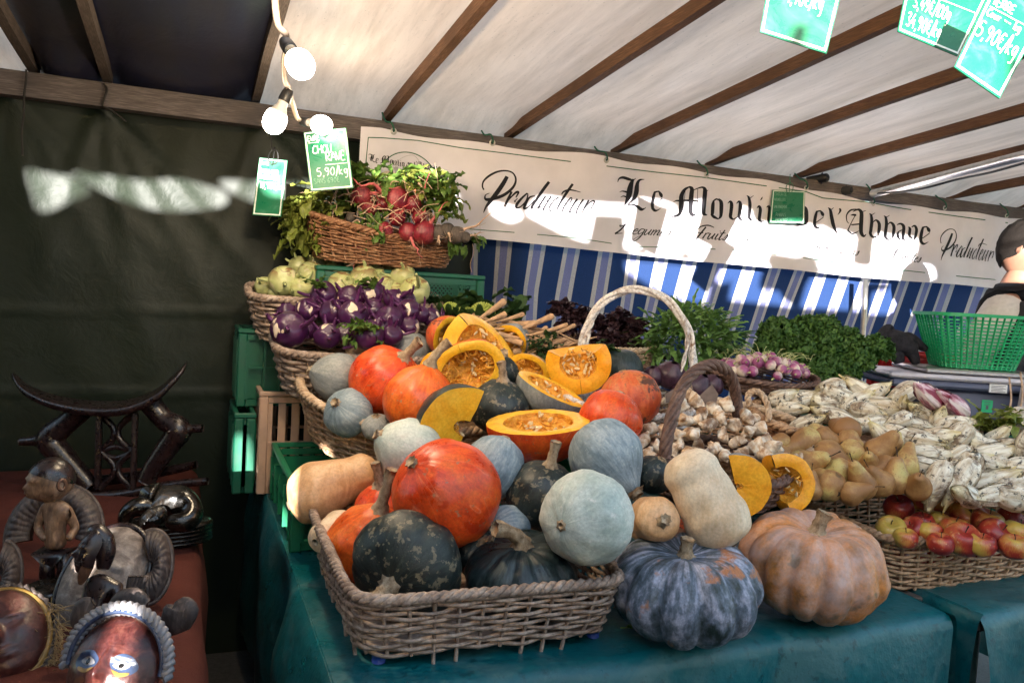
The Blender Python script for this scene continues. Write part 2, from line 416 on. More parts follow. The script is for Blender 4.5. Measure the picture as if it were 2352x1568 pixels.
bigp += [G4(*p) for p in ((2130, 940), (2050, 975), (1780, 925), (1760, 1010), (1600, 985), (1560, 860), (1540, 890), (1500, 905), (1235, 885), (1225, 960), (1135, 912), (1200, 620), (1150, 612), (960, 610), (900, 590))]
HOLES.append([PY(u, v, 3.05) for u, v in bigp])
HOLES += [[PY(u, v, 3.15) for u, v in L] for L in (
    [F1(*p) for p in ((1280, 275), (1400, 270), (1600, 290), (1760, 305), (1960, 310), (1965, 370), (1930, 560), (1900, 600), (1750, 590), (1580, 535), (1480, 470), (1300, 365), (1278, 340))],
    [F2(*p) for p in ((90, 255), (200, 262), (320, 268), (322, 300), (300, 430), (400, 445), (490, 462), (500, 515), (605, 580), (480, 572), (60, 530), (42, 500), (55, 400))],
    [F2(*p) for p in ((750, 330), (970, 350), (1195, 358), (1190, 400), (1183, 610), (1170, 620), (900, 605), (655, 585), (660, 560))],
    [F2(*p) for p in ((1275, 462), (1395, 450), (1420, 412), (1560, 410), (1700, 417), (1690, 440), (1590, 565), (1665, 600), (1660, 660), (1250, 645), (1255, 600))])]
HOLES += [[P(u, v, 2.75) for u, v in L] for L in ([(572, 1010), (600, 1010), (618, 1150), (600, 1180), (575, 1120)],)]
HOLES += [[P(u, v, 1.9) for u, v in L] for L in ([(540, 1215), (572, 1230), (600, 1420), (640, 1620), (560, 1640), (535, 1420)], [(616, 1050), (650, 1060), (655, 1190), (618, 1170)])]

HOLES += [[P(u, v, 1.6) for u, v in L] for L in ([(1740, 45), (1935, 45), (1990, -120), (1740, -120)], [(2050, 85), (2190, 140), (2300, 235), (2420, 120), (2420, -140), (2050, -140)])]
def screen_mesh():
    ov = [(-9, 0.02), (7, 0.02), (7, 3.1), (-9, 3.1)]
    vs = [Vector(p) for p in ov]; fs = [[0, 1, 2, 3]]; hs = []
    for H in HOLES:
        q = [toscreen(p) for p in H]; sm = cr_spline([(a, b, 0) for a, b in q], 3 if len(q) < 10 else 2, True)
        hs.append([(p.x, p.y) for p in sm]); fs.append(list(range(len(vs), len(vs)+len(sm)))); vs += [Vector((p.x, p.y)) for p in sm]
    V, E, F, ov_, oe, of = delaunay_2d_cdt(vs, [], fs, 0, 1e-5)
    def inside(p, H):
        c = False
        for i in range(len(H)):
            (x1, y1), (x2, y2) = H[i-1], H[i]
            if (y1 > p.y) != (y2 > p.y) and p.x < (x2-x1)*(p.y-y1)/(y2-y1)+x1: c = not c
        return c
    out = [f for f in F if not any(inside(sum((V[i] for i in f), Vector((0, 0)))/len(f), H) for H in hs)]
    b = MB(); b.add([(p.x, SY, p.y) for p in V], out); n = len(V)
    b.add([(p.x, SY-.004, p.y) for p in V], [f[::-1] for f in out]); return b
m_gobo = tarp_mat('gobo_canvas', (.80, .80, .80), (.6, .6, .6), .20, (1, 1, 1))  # translucent, so the added sheet also gives soft fill from the front
o = screen_mesh(); ctr_ = lambda f: sum(o.v[i][0] for i in f)/len(f)
o.m = [1 if ctr_(f) < -.75 else 0 for f in o.f]
tag(o.build('sun_gobo', [m_gobo, m_greentarp], smooth=False), 'unseen sheet added behind the camera, its openings cut to cast the sun patches', 'tarpaulin')  # made-up sun blocker, out of view; opaque on the left to darken that side
b = MB(); b.grid([(-3.7+.03*sin(y*5), y, z) for y in np.linspace(-1.28, 3.18, 30) for z in np.linspace(0, 2.5, 12)], 30, 12)
tag(b.build('side_blocker', m_greentarp), 'unseen dark green sheet added at the far left to keep light out', 'tarpaulin')  # added out of view to darken the left end
b = MB(); b.grid([(x, y, 2.62+.03*sin(x*6)) for x in np.linspace(-4.5, -.62, 20) for y in np.linspace(-1.3, 1.05, 16)], 20, 16)
tag(b.build('aisle_blocker', m_navy), 'unseen navy sheet added over the aisle to shade the carvings', 'canvas roof')  # added overhead, out of view, to cut skylight on the left
# ================================================================ writing on the banner
def ribbon_pts(st, smooth=True, n=6):
    q = cr_spline(st, n) if smooth and len(st) > 2 else [Vector(p) for p in st]
    A = []; B_ = []
    for i, p in enumerate(q):
        t = q[min(i+1, len(q)-1)]-q[max(i-1, 0)]; t.z = 0
        if t.length < 1e-9: t = Vector((1, 0, 0))
        t.normalize(); nrm = Vector((-t.y, t.x, 0)); wd = max(p.z, .02)/2
        A.append((p.x+nrm.x*wd, p.y+nrm.y*wd)); B_.append((p.x-nrm.x*wd, p.y-nrm.y*wd))
    return A, B_
def bproj(u, v, off=.002):
    y = BY
    for _ in range(3):
        p = PY(u, v, y); zt = interp(top, p.x)-.010*(1-math.cos(2*pi*((p.x-BX0)/.47)))*.5; zb = interp(bot, p.x)
        y = ban((p.x-BX0)/(BX1-BX0), (zt-p.z)/(zt-zb)).y-off
    return PY(u, v, y)
def stroke(mb, st, F, smooth=True, proj=bproj, n=6, m=0):
    A, B_ = ribbon_pts(st, smooth, n); mb.ribbon([proj(*F(*p)) for p in A], [proj(*F(*p)) for p in B_], m)
def S_(txt): return [[tuple(float(q) for q in p.split(',')) for p in st.split()] for st in txt.split('|')]
GL = {}
GL['L'] = S_('185,205,6 200,170,16 240,158,28 300,175,30 345,185,14 375,165,4|350,175,20 332,210,40 315,270,58 305,330,60 290,380,45 265,430,20 250,450,6|205,310,5 235,300,12 280,310,20|215,365,5 245,352,12 285,365,18|465,178,4 420,182,20 395,210,32 385,260,46 380,310,50 360,370,40 325,410,20 290,440,8|290,445,10 340,440,18 390,460,30 430,490,34 460,485,14 480,470,5')
GL['e'] = S_('572,312,22 557,370,34 547,440,34 552,480,30|567,316,26 590,306,16 622,302,14|618,306,18 638,340,36 648,366,14|650,375,9 600,415,9 560,442,9|545,472,30 572,502,28 600,500,14 635,480,4')
GL['M'] = S_('945,250,10 885,285,30 852,350,46 850,420,48 845,490,44 830,540,30 790,560,26 760,565,16 740,585,5|765,415,5 800,400,14 845,402,20|895,270,5 880,400,5 870,520,5|930,255,16 960,275,40 956,340,48 950,420,48 946,490,46 950,522,44 970,550,34 1022,530,6|975,290,8 1040,265,14 1078,262,22 1098,295,44 1090,400,46 1082,500,44 1090,540,34 1122,550,6|1105,312,10 1132,288,4|855,395,12 950,400,24 1035,405,12|1022,280,6 1015,500,6')
GL['o'] = S_('1190,402,14 1181,440,36 1176,520,36 1172,548,28|1178,412,16 1212,384,16 1240,390,16|1238,382,18 1266,415,38 1268,490,40 1262,560,30 1238,592,10|1158,540,12 1190,568,30 1238,592,12')
GL['u'] = S_('1335,428,5 1362,408,22 1376,440,36 1369,520,36 1364,568,34 1388,594,18|1385,598,14 1430,575,8 1450,560,10|1425,430,5 1453,408,22 1468,440,36 1462,520,36 1457,570,34 1478,600,20 1512,588,4')
GL['l'] = S_('1533,345,4 1556,368,24 1568,440,34 1561,540,34 1562,580,32 1586,606,18 1612,594,4|1572,372,8 1605,347,5')
GL['i'] = S_('1698,360,5 1690,378,14 1676,396,6|1640,478,5 1662,458,24 1676,490,34 1669,560,34 1666,598,32 1690,618,18 1715,605,4')
GL['n'] = S_('1740,470,5 1762,458,22 1772,490,32 1766,560,32 1764,606,30 1780,624,10|1785,480,8 1818,462,20 1846,500,34 1842,560,34 1842,606,30 1864,630,14 1890,616,4')
GL['d'] = S_('240,165,6 262,180,24 290,205,36 298,270,36 292,330,34 268,352,10|222,240,8 212,270,30 208,330,30 238,352,22 270,352,10|218,236,12 250,226,12 290,240,10')
GL["'"] = S_('608,198,14 618,215,20 608,238,12 592,258,4')
GL['A'] = S_('770,205,10 712,216,16 676,262,12 680,318,9 700,340,5|735,228,6 785,208,20 815,235,34 816,300,38 812,380,38 816,430,34 838,460,22 862,440,4|822,230,9 860,218,4|757,265,8 722,330,8 690,400,12|720,352,12 800,345,14|684,398,14 730,438,14 792,410,5|715,262,5 740,258,18 768,262,18')
GL['b'] = S_('890,245,4 908,262,20 915,320,30 906,400,30 902,438,28 932,470,18 985,446,6|915,258,8 946,240,4|925,330,6 955,308,16 985,345,30 980,420,28 970,452,8')
GL['a'] = S_('1152,352,8 1188,342,18 1216,370,30 1211,440,30 1210,482,26 1236,502,5|1205,400,8 1168,418,12 1160,455,26 1182,492,14 1205,478,6')
GL['y'] = S_('1258,372,6 1274,390,26 1270,455,26 1300,480,12|1290,374,8 1320,362,20 1337,398,28 1328,455,26 1310,500,12 1288,530,4')
def move(st, dx, dy, sx=1, sy=1, ws=1, x0=0, y0=0): return [[(dx+(x-x0)*sx, dy+(y-y0)*sy, w_*ws) for x, y, w_ in s] for s in st]
m_ink = simple('black_printed_ink', (.012, .011, .014), .6, .1, 20, spec=.2); m_gink = simple('green_printed_ink', (.012, .10, .04), .6, .1, 20, spec=.2)
mbL = MB()
def flush():
    global mbL
    mbL.build('lettering', m_ink, B); mbL = MB()
for g in 'LeMouli': [stroke(mbL, s, G4, n=4) for s in GL[g]]
for s in GL['n']: stroke(mbL, s, G4, n=4)
for g in ('d', "'", 'A', 'b', 'a', 'y'): [stroke(mbL, s, G5, n=4) for s in GL[g]]
for s in move(GL['b'], 138, 22): stroke(mbL, s, G5, n=4)
for s in move(GL['e'], 372, 228, .83, .80, .85, 545, 312): stroke(mbL, s, G5, n=4)
for s in move(GL['e'], 1375, 378, .83, .80, .9, 545, 312): stroke(mbL, s, G5, n=4)
for s in S_('500,190,4 522,212,24 535,280,34 550,350,34 570,402,22 590,440,6|532,208,8 556,190,4'): stroke(mbL, s, G5, n=4)
flush()
PROD = S_('105,470,12 88,430,12 100,370,14 160,310,18 260,258,16 360,245,12 440,268,12 478,330,14 470,400,18 420,470,22 330,535,26 230,570,26 150,585,26 118,570,16 125,530,8 170,508,4|378,312,30 335,390,36 260,500,38 190,590,32 130,670,18 100,738,5|432,490,18 392,570,20 345,672,22|350,650,7 420,560,10 482,500,18 512,500,16 480,560,8|476,600,18 462,608,8 500,570,6|610,512,12 548,570,18 492,640,24 488,682,16 540,665,10 600,600,12 622,522,8 600,510,6|705,540,8 640,560,14 592,640,22 580,690,20 630,668,8 700,590,8|872,375,24 800,470,26 720,590,22 662,682,20 690,680,5|832,540,14 780,620,16 735,692,16 780,660,7 850,590,8|895,545,14 842,630,14 798,706,14 830,690,4|985,555,10 925,600,12 872,680,14 888,716,11 950,670,4|1150,400,20 1080,500,22 1010,610,18 962,705,12 985,720,4|1018,525,6 1045,490,14 1120,470,12 1242,497,4|1125,562,10 1062,640,14 1030,715,14 1055,735,7 1120,670,4|1060,650,4 1115,618,8 1140,570,8 1122,560,6|1205,575,14 1152,650,14 1108,735,14 1150,710,5 1215,640,5|1275,580,14 1222,660,14 1185,748,12 1210,735,4|1340,590,14 1290,670,14 1255,755,10|1270,720,5 1340,625,10 1405,600,12 1372,680,10 1350,702,7 1395,680,3')
for s in PROD: stroke(mbL, [(a, b, c*1.35+2) for a, b, c in s], G3, n=4)
flush()
for s in move(PROD, 1560, 392, .383, .60, .62, 80, 245): stroke(mbL, s, G5, n=3)
flush()
# small script skeletons, x-height 1, y up, slanted when drawn
SC = {
 'a': '.75,.9,1 .3,1,1 .05,.5,1.4 .1,.05,1.2 .4,.1,.6 .75,.9,.8|.78,1,1.2 .62,.3,1.4 .7,0,1 .95,.2,.4', 'b': '.3,2,1 .15,.2,1.5 .4,0,1 .75,.4,1 .5,.9,.8',
 'c': '.7,.85,1.2 .4,1,1 .05,.5,1.5 .2,0,1.2 .7,.25,.4', 'd': '.7,.9,1 .3,1,1 .05,.45,1.4 .2,0,1 .6,.4,.6|.95,2.1,1.4 .7,.6,1.5 .72,0,1 .95,.2,.4',
 'e': '.1,.45,.6 .55,.65,.9 .5,1,.9 .15,.7,1.4 .1,.15,1.4 .4,0,1 .8,.3,.4', 'g': '.75,.9,1 .3,1,1 .05,.5,1.4 .2,.05,1 .7,.5,.6|.78,1,1.2 .6,-.3,1.4 .2,-1.1,1 -.2,-1,.6 .3,-.4,.5 .9,.1,.4',
 'h': '.4,2.1,1 .1,0,1.5|.15,.4,.5 .5,.95,.9 .7,.8,1.3 .6,.1,1.3 .9,.15,.4', 'i': '.3,1,1.3 .15,.2,1.4 .3,0,.9 .55,.25,.4|.42,1.5,1.2 .38,1.4,1.2', 'l': '.45,2.1,.8 .35,1.2,1.3 .15,.2,1.4 .3,0,1 .6,.3,.4',
 'm': '.2,1,1.2 .05,0,1.4|.1,.4,.5 .45,.95,.9 .55,.8,1.2 .42,0,1.3|.5,.4,.5 .85,.95,.9 1,.8,1.2 .88,.1,1.3 1.15,.2,.4', 'n': '.2,1,1.2 .05,0,1.4|.1,.4,.5 .5,.95,.9 .65,.8,1.2 .52,.1,1.3 .8,.2,.4',
 'o': '.55,1,.9 .1,.6,1.4 .1,.1,1.3 .45,.05,1 .75,.6,1.3 .55,1,.9 .9,.9,.4', 'p': '.3,1,1.2 -.1,-1,1.5|.15,.5,.5 .5,1,1 .8,.7,1.4 .5,.1,1 .2,.1,.6', 'r': '.2,1,1.2 .05,0,1.4|.1,.5,.5 .35,.95,.8 .65,.95,1.3',
 's': '.1,.1,.5 .5,1,.8 .55,.5,1.4 .35,0,1 .05,.12,1.1', 't': '.45,1.7,1.2 .2,.2,1.5 .35,0,1 .65,.25,.4|0,1.1,1 .7,1.2,.8', 'u': '.15,1,1.2 .05,.2,1.4 .25,0,1 .65,.7,.6|.75,1,1.3 .6,.15,1.4 .85,.15,.4',
 'v': '.1,1,1.2 .25,0,1.4 .8,1,.6', 'L': '.1,1.5,1 .2,1.2,1 .8,1.6,.8 1.1,2.1,.8|1.05,2,1.3 .5,.6,1.6 -.1,-.05,1.4 .3,0,1 1.1,.1,.6', 'F': '-.2,1.3,.8 .1,2,1.3 1,2.3,1.4 1.9,2,.8|.8,2,1.6 .45,.6,1.7 .2,-.3,1.2|.1,.9,.8 .8,1,1',
 'V': '.1,2,1 .5,1.8,1.6 .5,0,1.5 1.3,2.1,.7', 'A': '-.3,0,.8 .2,.3,.8 1.1,2.2,1|1.1,2.2,1.8 .9,.8,1.8 .9,0,1.4|.2,.8,.8 1.1,.9,.8', '-': '.1,.6,1.3 .6,.65,1.3', 'C': '1,1.9,1 .6,2.1,1 .05,1,1.6 .2,0,1.4 1,.4,.5'}
ADV = {'m': 1.2, 'i': .5, 'l': .5, 't': .6, 's': .65, 'e': .72, 'r': .65, '-': .8, 'L': 1.1, 'F': 1.0, 'V': 1.2, 'A': 1.3, ' ': .6}
def script(mb, txt, F, x, y, xh, slope, wd, sq=1.0, slant=.45, proj=bproj):
    for ch in txt:
        if ch in SC:
            for st in SC[ch].split('|'):
                q = []
                for p in st.split():
                    a, b, c = (float(k) for k in p.split(',')); px = x+(a*sq+b*slant)*xh; q.append((px, y+(px-x)*slope-b*xh, c*wd*1.45))
                stroke(mb, q, F, n=4, proj=proj)
        dx = ADV.get(ch, .88)*xh*sq; x += dx; y += dx*slope
script(mbL, 'L', G4, 165, 740, 62, .08, 7); flush()
script(mbL, 'egumes', G4, 330, 748, 60, .06, 6, 1.3); flush()
script(mbL, '-', G4, 835, 765, 60, .06, 7, 1.2); flush()
script(mbL, 'Fruits', G4, 990, 790, 62, .07, 7, 1.25); flush()
script(mbL, '- Volailles', G4, 1400, 815, 62, .08, 5, 1.15); flush()
script(mbL, '-', G4, 2040, 850, 60, .08, 5, 1.1); flush()
script(mbL, 'Champignons', G5, 330, 590, 48, .12, 5, 1.0); flush()
script(mbL, '-', G5, 930, 650, 48, .12, 5, 1.1); flush()
script(mbL, 'Aromates', G5, 1070, 672, 50, .12, 5, .86); flush()
flush()
# thin green frame line and small blackletter line
F0 = lambda x, y: (x, y)
G6 = lambda x, y: (516.8+.32966*x, 344.5+.32966*y)
mbG = MB()
frm = [(846, 316), (880, 317), (960, 323), (1060, 340), (1160, 352), (1300, 370), (1500, 395), (1620, 408), (1750, 426), (1850, 440), (1890, 455), (1990, 464), (2080, 480), (2200, 497), (2315, 512)]
for A, B_ in zip(frm, frm[1:]): stroke(mbG, [A+(2.2,), ((A[0]+B_[0])/2, (A[1]+B_[1])/2, 2.2), B_+(2.2,)], F0, False)
frb = [(834, 505), (1090, 527), (1170, 533), (1320, 546), (1450, 566), (1570, 569), (1700, 575), (1850, 593), (2040, 617), (2200, 634), (2315, 645)]
for A, B_ in zip(frb, frb[1:]): stroke(mbG, [A+(1.8,), ((A[0]+B_[0])/2, (A[1]+B_[1])/2, 1.8), B_+(1.8,)], F0, False)
stroke(mbG, [(846, 316, 2), (838, 400, 2), (834, 505, 2)], F0, False)
cx, cy = 1278, 232
for k in range(24):
    a0, a1 = pi*(1.12-k*1.2/24), pi*(1.12-(k+1)*1.2/24)
    stroke(mbG, [(cx+207*cos(a)*(1), cy-215*sin(a)+.12*207*cos(a), 7) for a in (a0, (a0+a1)/2, a1)], G6, False)
WID = {'L': 300, 'e': 110, 'M': 400, 'o': 130, 'u': 180, 'l': 85, 'i': 85, 'n': 150, 'd': 110, "'": 50, 'A': 205, 'b': 110, 'a': 95, 'y': 95}
def blackletter(mb, txt, F, x, y, s, slope):
    for ch in txt:
        if ch == ' ': x += 60*s; y += 60*s*slope; continue
        st = GL[ch]; x0 = min(p[0] for q in st for p in q); yb = max(p[1] for q in st for p in q)
        g5 = ch in "dA'bay"; ks = s*(1.12 if g5 else 1)
        if ch == 'y': yb -= 35
        if ch == "'": yb += 210
        for q in move(st, x, y, ks, ks, ks*1.15, x0, yb): stroke(mb, q, F, n=3)
        dx = WID[ch]*ks*1.05; x += dx; y += dx*slope
blackletter(mbL, "Le Moulin de l'Abbaye", G6, 1000, 84, .163, .135); flush()
mbG.build('border_line', m_gink, B)
def blob(mb, pts, F, proj=bproj, m=0, n=5, off=.0015):
    q = cr_spline([(a, b, 0) for a, b in pts], n, True); c = sum(q, Vector((0, 0, 0)))/len(q)
    vs = [proj(*F(p.x, p.y), off) for p in [c]+q]; L = len(q); mb.add(vs, [(0, i+1, (i+1) % L+1) for i in range(L)], m)
lg = MB()
blob(lg, [(1045, 230), (1060, 180), (1120, 150), (1190, 158), (1240, 200), (1240, 245), (1130, 250)], G6, m=0)
stroke(lg, [(1050, 205, 3), (1090, 165, 3), (1150, 185, 3), (1230, 210, 3)], G6, m=3)
blob(lg, [(1250, 235), (1258, 195), (1310, 178), (1365, 185), (1420, 178), (1470, 205), (1485, 250), (1460, 300), (1400, 320), (1310, 315), (1260, 280)], G6, m=1)
for k, dx in enumerate((-85, -50, -15, 20, 55, 90)): stroke(lg, [(1365+dx*.35, 185, 2), (1365+dx, 225, 4), (1365+dx*.85, 290, 2)], G6, m=2)
stroke(lg, [(1366, 192, 16), (1362, 175, 10), (1345, 160, 8)], G6, m=3)
for s in S_('1185,150,7 1200,85,3 1250,48,3 1310,38,3 1350,75,3 1372,140,3|1190,120,30 1200,165,26|1178,128,4 1222,130,4|1185,215,5 1195,160,5'): stroke(lg, s, G6, m=4)
blob(lg, [(1350, 270), (1375, 235), (1390, 270), (1370, 300)], G6, m=0, off=.003); blob(lg, [(1400, 275), (1430, 245), (1445, 275), (1420, 305)], G6, m=0, off=.003)
lg.build('logo', [simple('printed_cream', (.60, .48, .36), .6, .1), simple('printed_orange', (.50, .10, .03), .6, .3, 20), simple('printed_dark_red', (.14, .03, .015), .6), simple('printed_brown', (.10, .06, .03), .6), simple('printed_grey', (.35, .33, .34), .6)], B)
# grommets, green ties along the top
m_tie = simple('green_string', (.01, .09, .05), .7); m_met = simple('grommet_metal', (.5, .48, .45), .35, .1, 20, 0, .5, .9)
for u, v in ((904, 302), (1131, 328), (1393, 368), (1623, 402), (1852, 432), (2006, 467), (2170, 478), (2312, 496)):
    u0 = u; p = bproj(u, v, .002); gm = MB(); pts = []
    for k in range(16):
        a = 2*pi*k/16
        for rr, dy in ((.006, .001), (.013, .001), (.0135, 0), (.006, 0)): pts.append(p+Vector((cos(a)*rr, -dy, sin(a)*rr)))
    gm.grid(pts, 16, 4, True, True).build('grommet', m_met, B)
    z1 = roofz(3.1)-.03
    MB().tube(cr_spline([p+Vector((0, .01, 0)), p+Vector((0, -.008, .004)), p+Vector((-.012, -.008, .03)), Vector((p.x-.03, 3.085, z1-.01)), Vector((p.x-.035, 3.13, z1+.03))], 4), .0035, 6).build('tie_string', m_tie, B)

# ================================================================ chalk signs
HW = {'A': '0,0 .4,1 .8,0|.15,.35 .65,.35', 'B': '.05,0 .05,1 .5,.9 .5,.6 .1,.5 .65,.4 .6,.05 .05,0', 'C': '.7,.85 .4,1 .05,.6 .1,.15 .4,0 .75,.15', 'D': '.05,0 .1,1 .6,.8 .7,.3 .4,0 .05,0', 'E': '.6,1 .1,1 .05,0 .65,0|.08,.5 .5,.52',
 'H': '.05,0 .1,1|.65,0 .7,1|.08,.5 .68,.52', 'I': '.2,0 .22,1', 'M': '0,0 .1,1 .4,.4 .75,1 .85,0', 'N': '.05,0 .1,1 .6,0 .7,1', 'O': '.4,1 .05,.6 .1,.1 .45,0 .75,.4 .65,.9 .4,1', 'R': '.05,0 .1,1 .55,.95 .6,.6 .1,.5 .7,0', 'S': '.6,.9 .3,1 .1,.75 .55,.4 .5,.05 .1,.05',
 'T': '0,1 .75,1|.38,1 .35,0', 'U': '.05,1 .1,.2 .35,0 .6,.2 .65,1', 'V': '0,1 .35,0 .7,1', 'L': '.1,1 .05,0 .6,0', 'P': '.05,0 .1,1 .6,.9 .55,.5 .1,.45', 'X': '0,0 .65,1|0,1 .65,0', '0': '.35,1 .05,.6 .1,.1 .4,0 .6,.4 .55,.9 .35,1', '1': '.05,.7 .3,1 .25,0', '2': '.05,.8 .35,1 .55,.7 .05,0 .65,0', '3': '.05,.9 .4,1 .5,.75 .2,.55 .55,.3 .35,0 .0,.1',
 '4': '.4,1 0,.35 .65,.35|.5,.6 .42,0', '5': '.6,1 .15,1 .1,.6 .45,.6 .6,.3 .35,0 .05,.05', '6': '.5,1 .1,.5 .15,.05 .45,0 .55,.3 .15,.4', '9': '.5,.9 .2,1 .05,.7 .3,.5 .55,.7 .5,.95 .5,.4 .3,0', ',': '.2,.05 .1,-.2', '/': '0,-.2 .45,1.2', '€': '.6,.9 .35,1 .1,.6 .15,.15 .45,0 .65,.1|0,.6 .5,.62|0,.4 .45,.42',
 'k': '.1,1.1 .1,0|.5,.6 .1,.3 .55,0', 'g': '.5,.6 .15,.65 .05,.3 .3,.1 .5,.6 .45,-.3 .15,-.4', 'u': '.05,.6 .1,.1 .4,.1 .5,.6 .5,0', 'r': '.05,.6 .1,0|.1,.4 .4,.65', 'e': '.1,.3 .5,.35 .35,.65 .05,.35 .2,0 .55,.1', '-': '0,.5 .5,.5', 'o': '.3,.6 .05,.3 .25,0 .5,.3 .3,.6'}
m_chalk = simple('white_chalk', (.72, .76, .70), .9, .15, 200, spec=.1); m_chalkf = simple('faint_chalk', (.16, .33, .24), .9, .3, 200, spec=.1)
def board_mat():
    m = M_('green_chalkboard', .3, .5); v = m.vec(); a = m.noise(9, 6, .7, v, 1.5); b = m.noise(4, 3, .5, v)
    c = m.ramp(b, [(.3, (.004, .12, .055)), (.7, (.008, .19, .085))]); c = m.mix(m.ramp(a, [(.54, 0), (.74, .45)]), c, (.10, .34, .22))
    m.col(c).rough(m.ramp(a, [(.4, .25), (.7, .6)])); t = m.n('ShaderNodeBsdfTranslucent'); m.l(c, t.inputs[0]); x = m.n('ShaderNodeMixShader'); x.inputs[0].default_value = .18
    m.t.links.new(m.b.outputs[0], x.inputs[1]); m.t.links.new(t.outputs[0], x.inputs[2]); m.t.links.new(x.outputs[0], m.out.inputs[0]); return m.m
m_board = board_mat(); m_frame = simple('white_board_edge', (.62, .68, .62), .5, .1, 60); m_hook = simple('green_wire', (.01, .12, .06), .4)
def sign(corners, d, label, lines, hook=True, hookmat=None, underline=(), dtilt=0):
    # corners: top-left, top-right, bottom-right, bottom-left in pixels; lines: (x, y, height, text, width scale)
    if not hasattr(d, '__len__'): d = (d, d, d, d)
    C = [P(u, v, q) for (u, v), q in zip(corners, d)]
    t = thing('price_sign', label, 'sign', (C[0]+C[1])/2, 'green chalk price signs')
    def at(x, y, off=0):
        p = (C[0]*(1-x)+C[1]*x)*(1-y)+(C[3]*(1-x)+C[2]*x)*y; return p+nr*off
    nr = (C[3]-C[0]).cross(C[1]-C[0]).normalized()
    if nr.dot(CAM-C[0]) < 0: nr = -nr
    W_ = (C[1]-C[0]).length; H_ = (C[3]-C[0]).length
    b = MB(); b.add([at(x, y, o) for o in (-.0015, .0015) for x, y in ((0, 0), (1, 0), (1, 1), (0, 1))], [(0, 1, 2, 3), (4, 5, 6, 7), (0, 1, 5, 4), (1, 2, 6, 5), (2, 3, 7, 6), (3, 0, 4, 7)]); b.build('board', m_board, t, False)
    f = MB(); ex, ey = .0045/W_, .0045/H_; i0 = (0.003/W_, .003/H_)
    for (x0, y0, x1, y1) in ((i0[0], i0[1], 1-i0[0], i0[1]+ey), (i0[0], 1-i0[1]-ey, 1-i0[0], 1-i0[1]), (i0[0], i0[1]+ey, i0[0]+ex, 1-i0[1]-ey), (1-i0[0]-ex, i0[1]+ey, 1-i0[0], 1-i0[1]-ey)):
        f.add([at(x0, y0, .003), at(x1, y0, .003), at(x1, y1, .003), at(x0, y1, .003)], [(0, 1, 2, 3)])
    f.build('edge_line', m_frame, t, False)
    c = MB(); faint = MB(); r_ = random.Random(hash(label) % 1000 if False else len(label))
    for (x, y, h, txt, ws) in lines:
        fa = h < 0; h = abs(h); mb = faint if fa else c
        for ch in txt:
            if ch in HW:
                for st in HW[ch].split('|'):
                    q = [tuple(float(k) for k in p.split(',')) for p in st.split()]
                    px = [(x+a*h*ws*H_/W_+r_.uniform(-.004, .004), y-b_*h+r_.uniform(-.003, .003), .0) for a, b_ in q]
                    q = cr_spline(px, 3) if len(px) > 2 else [Vector(p) for p in px]; wd = .0026 if not fa else .0018
                    A = []; Bb = []
                    for i, p in enumerate(q):
                        tt = q[min(i+1, len(q)-1)]-q[max(i-1, 0)]; tx, ty = tt.x*W_, tt.y*H_; L_ = math.hypot(tx, ty) or 1
                        A.append(at(p.x-ty/L_*wd/2/W_, p.y+tx/L_*wd/2/H_, .0032)); Bb.append(at(p.x+ty/L_*wd/2/W_, p.y-tx/L_*wd/2/H_, .0032))
                    mb.ribbon(A, Bb)
            x += (.8 if ch not in "I1,/ " else .45)*h*ws*H_/W_
    for (x0, y0, x1, y1) in underline:
        c.add([at(x0, y0, .0032), at(x1, y1, .0032), at(x1, y1+.008, .0032), at(x0, y0+.01, .0032)], [(0, 1, 2, 3)])
    if c.v: c.build('chalk_writing', m_chalk, t, False)
    if faint.v: faint.build('faint_chalk_writing', m_chalkf, t, False)
    if hook:
        up = (C[0]-C[3]).normalized(); p = at(.5, .06); pts = []
        for k in range(14): a = -pi/2+2*pi*k/13; pts.append(p+up*(.018+.026*sin(a))+(C[1]-C[0]).normalized()*.017*cos(a)+nr*(.006+.003*sin(a*2)))
        top_ = hook if isinstance(hook, Vector) else p+Vector((0, 0, .14))
        q = pts[-1]+up*.012; pts2 = [pts[0]]+pts[1:]+[p+up*.055+nr*.004, q+(top_-q)*.3+nr*.004, q+(top_-q)*.7, top_]
        MB().tube(cr_spline(pts2, 3), .0018, 5).build('wire_hook', hookmat or m_hook, t)
    return t
m_bw = simple('black_wire', (.015, .015, .016), .5)
sign([(596, 362), (661, 369), (646, 498), (580, 494)], (2.75, 2.75, 2.72, 2.72), 'small green price sign reading radis rose 10,90 hanging against the dark green tarpaulin',
     [(.08, .12, .05, 'EURE', .9), (.1, .27, .07, 'RADIS NOIR', .62), (.1, .37, .075, 'RADIS ROSE', .62), (.14, .53, .11, '10,90€/kg', .62)], P(622, 300, 2.75), m_bw, [(.1, .415, .8, .42)])
sign([(697, 304), (795, 294), (812, 432), (714, 440)], (2.6, 2.6, 2.6, 2.6), 'green price sign reading chou rave just above the radish basket',
     [(.08, .16, .08, 'EURE', .8), (.16, .38, .13, 'CHOU', .8), (.45, .52, .14, 'RAVE', .75), (.2, .76, .13, '5,90/kg', .85), (.1, .88, -.08, 'SANS 690€', .8)], P(748, 262, 2.62), m_bw, [(.09, .19, .33, .19), (.42, .575, .93, .575)])
sign([(1774, 436), (1849, 439), (1847, 513), (1767, 512)], (3.72, 3.74, 3.74, 3.72), 'faded green price sign hanging in front of the banner lettering',
     [(.08, .17, -.09, 'CHOUX DE', .7), (.08, .33, -.08, 'BRUXELLES', .6), (.08, .55, -.08, 'SANS TRAITEMENT', .45), (.16, .8, -.1, 'PANAIS', .7), (.16, .95, -.1, 'PROVENCE', .6)], P(1815, 400, 3.74))
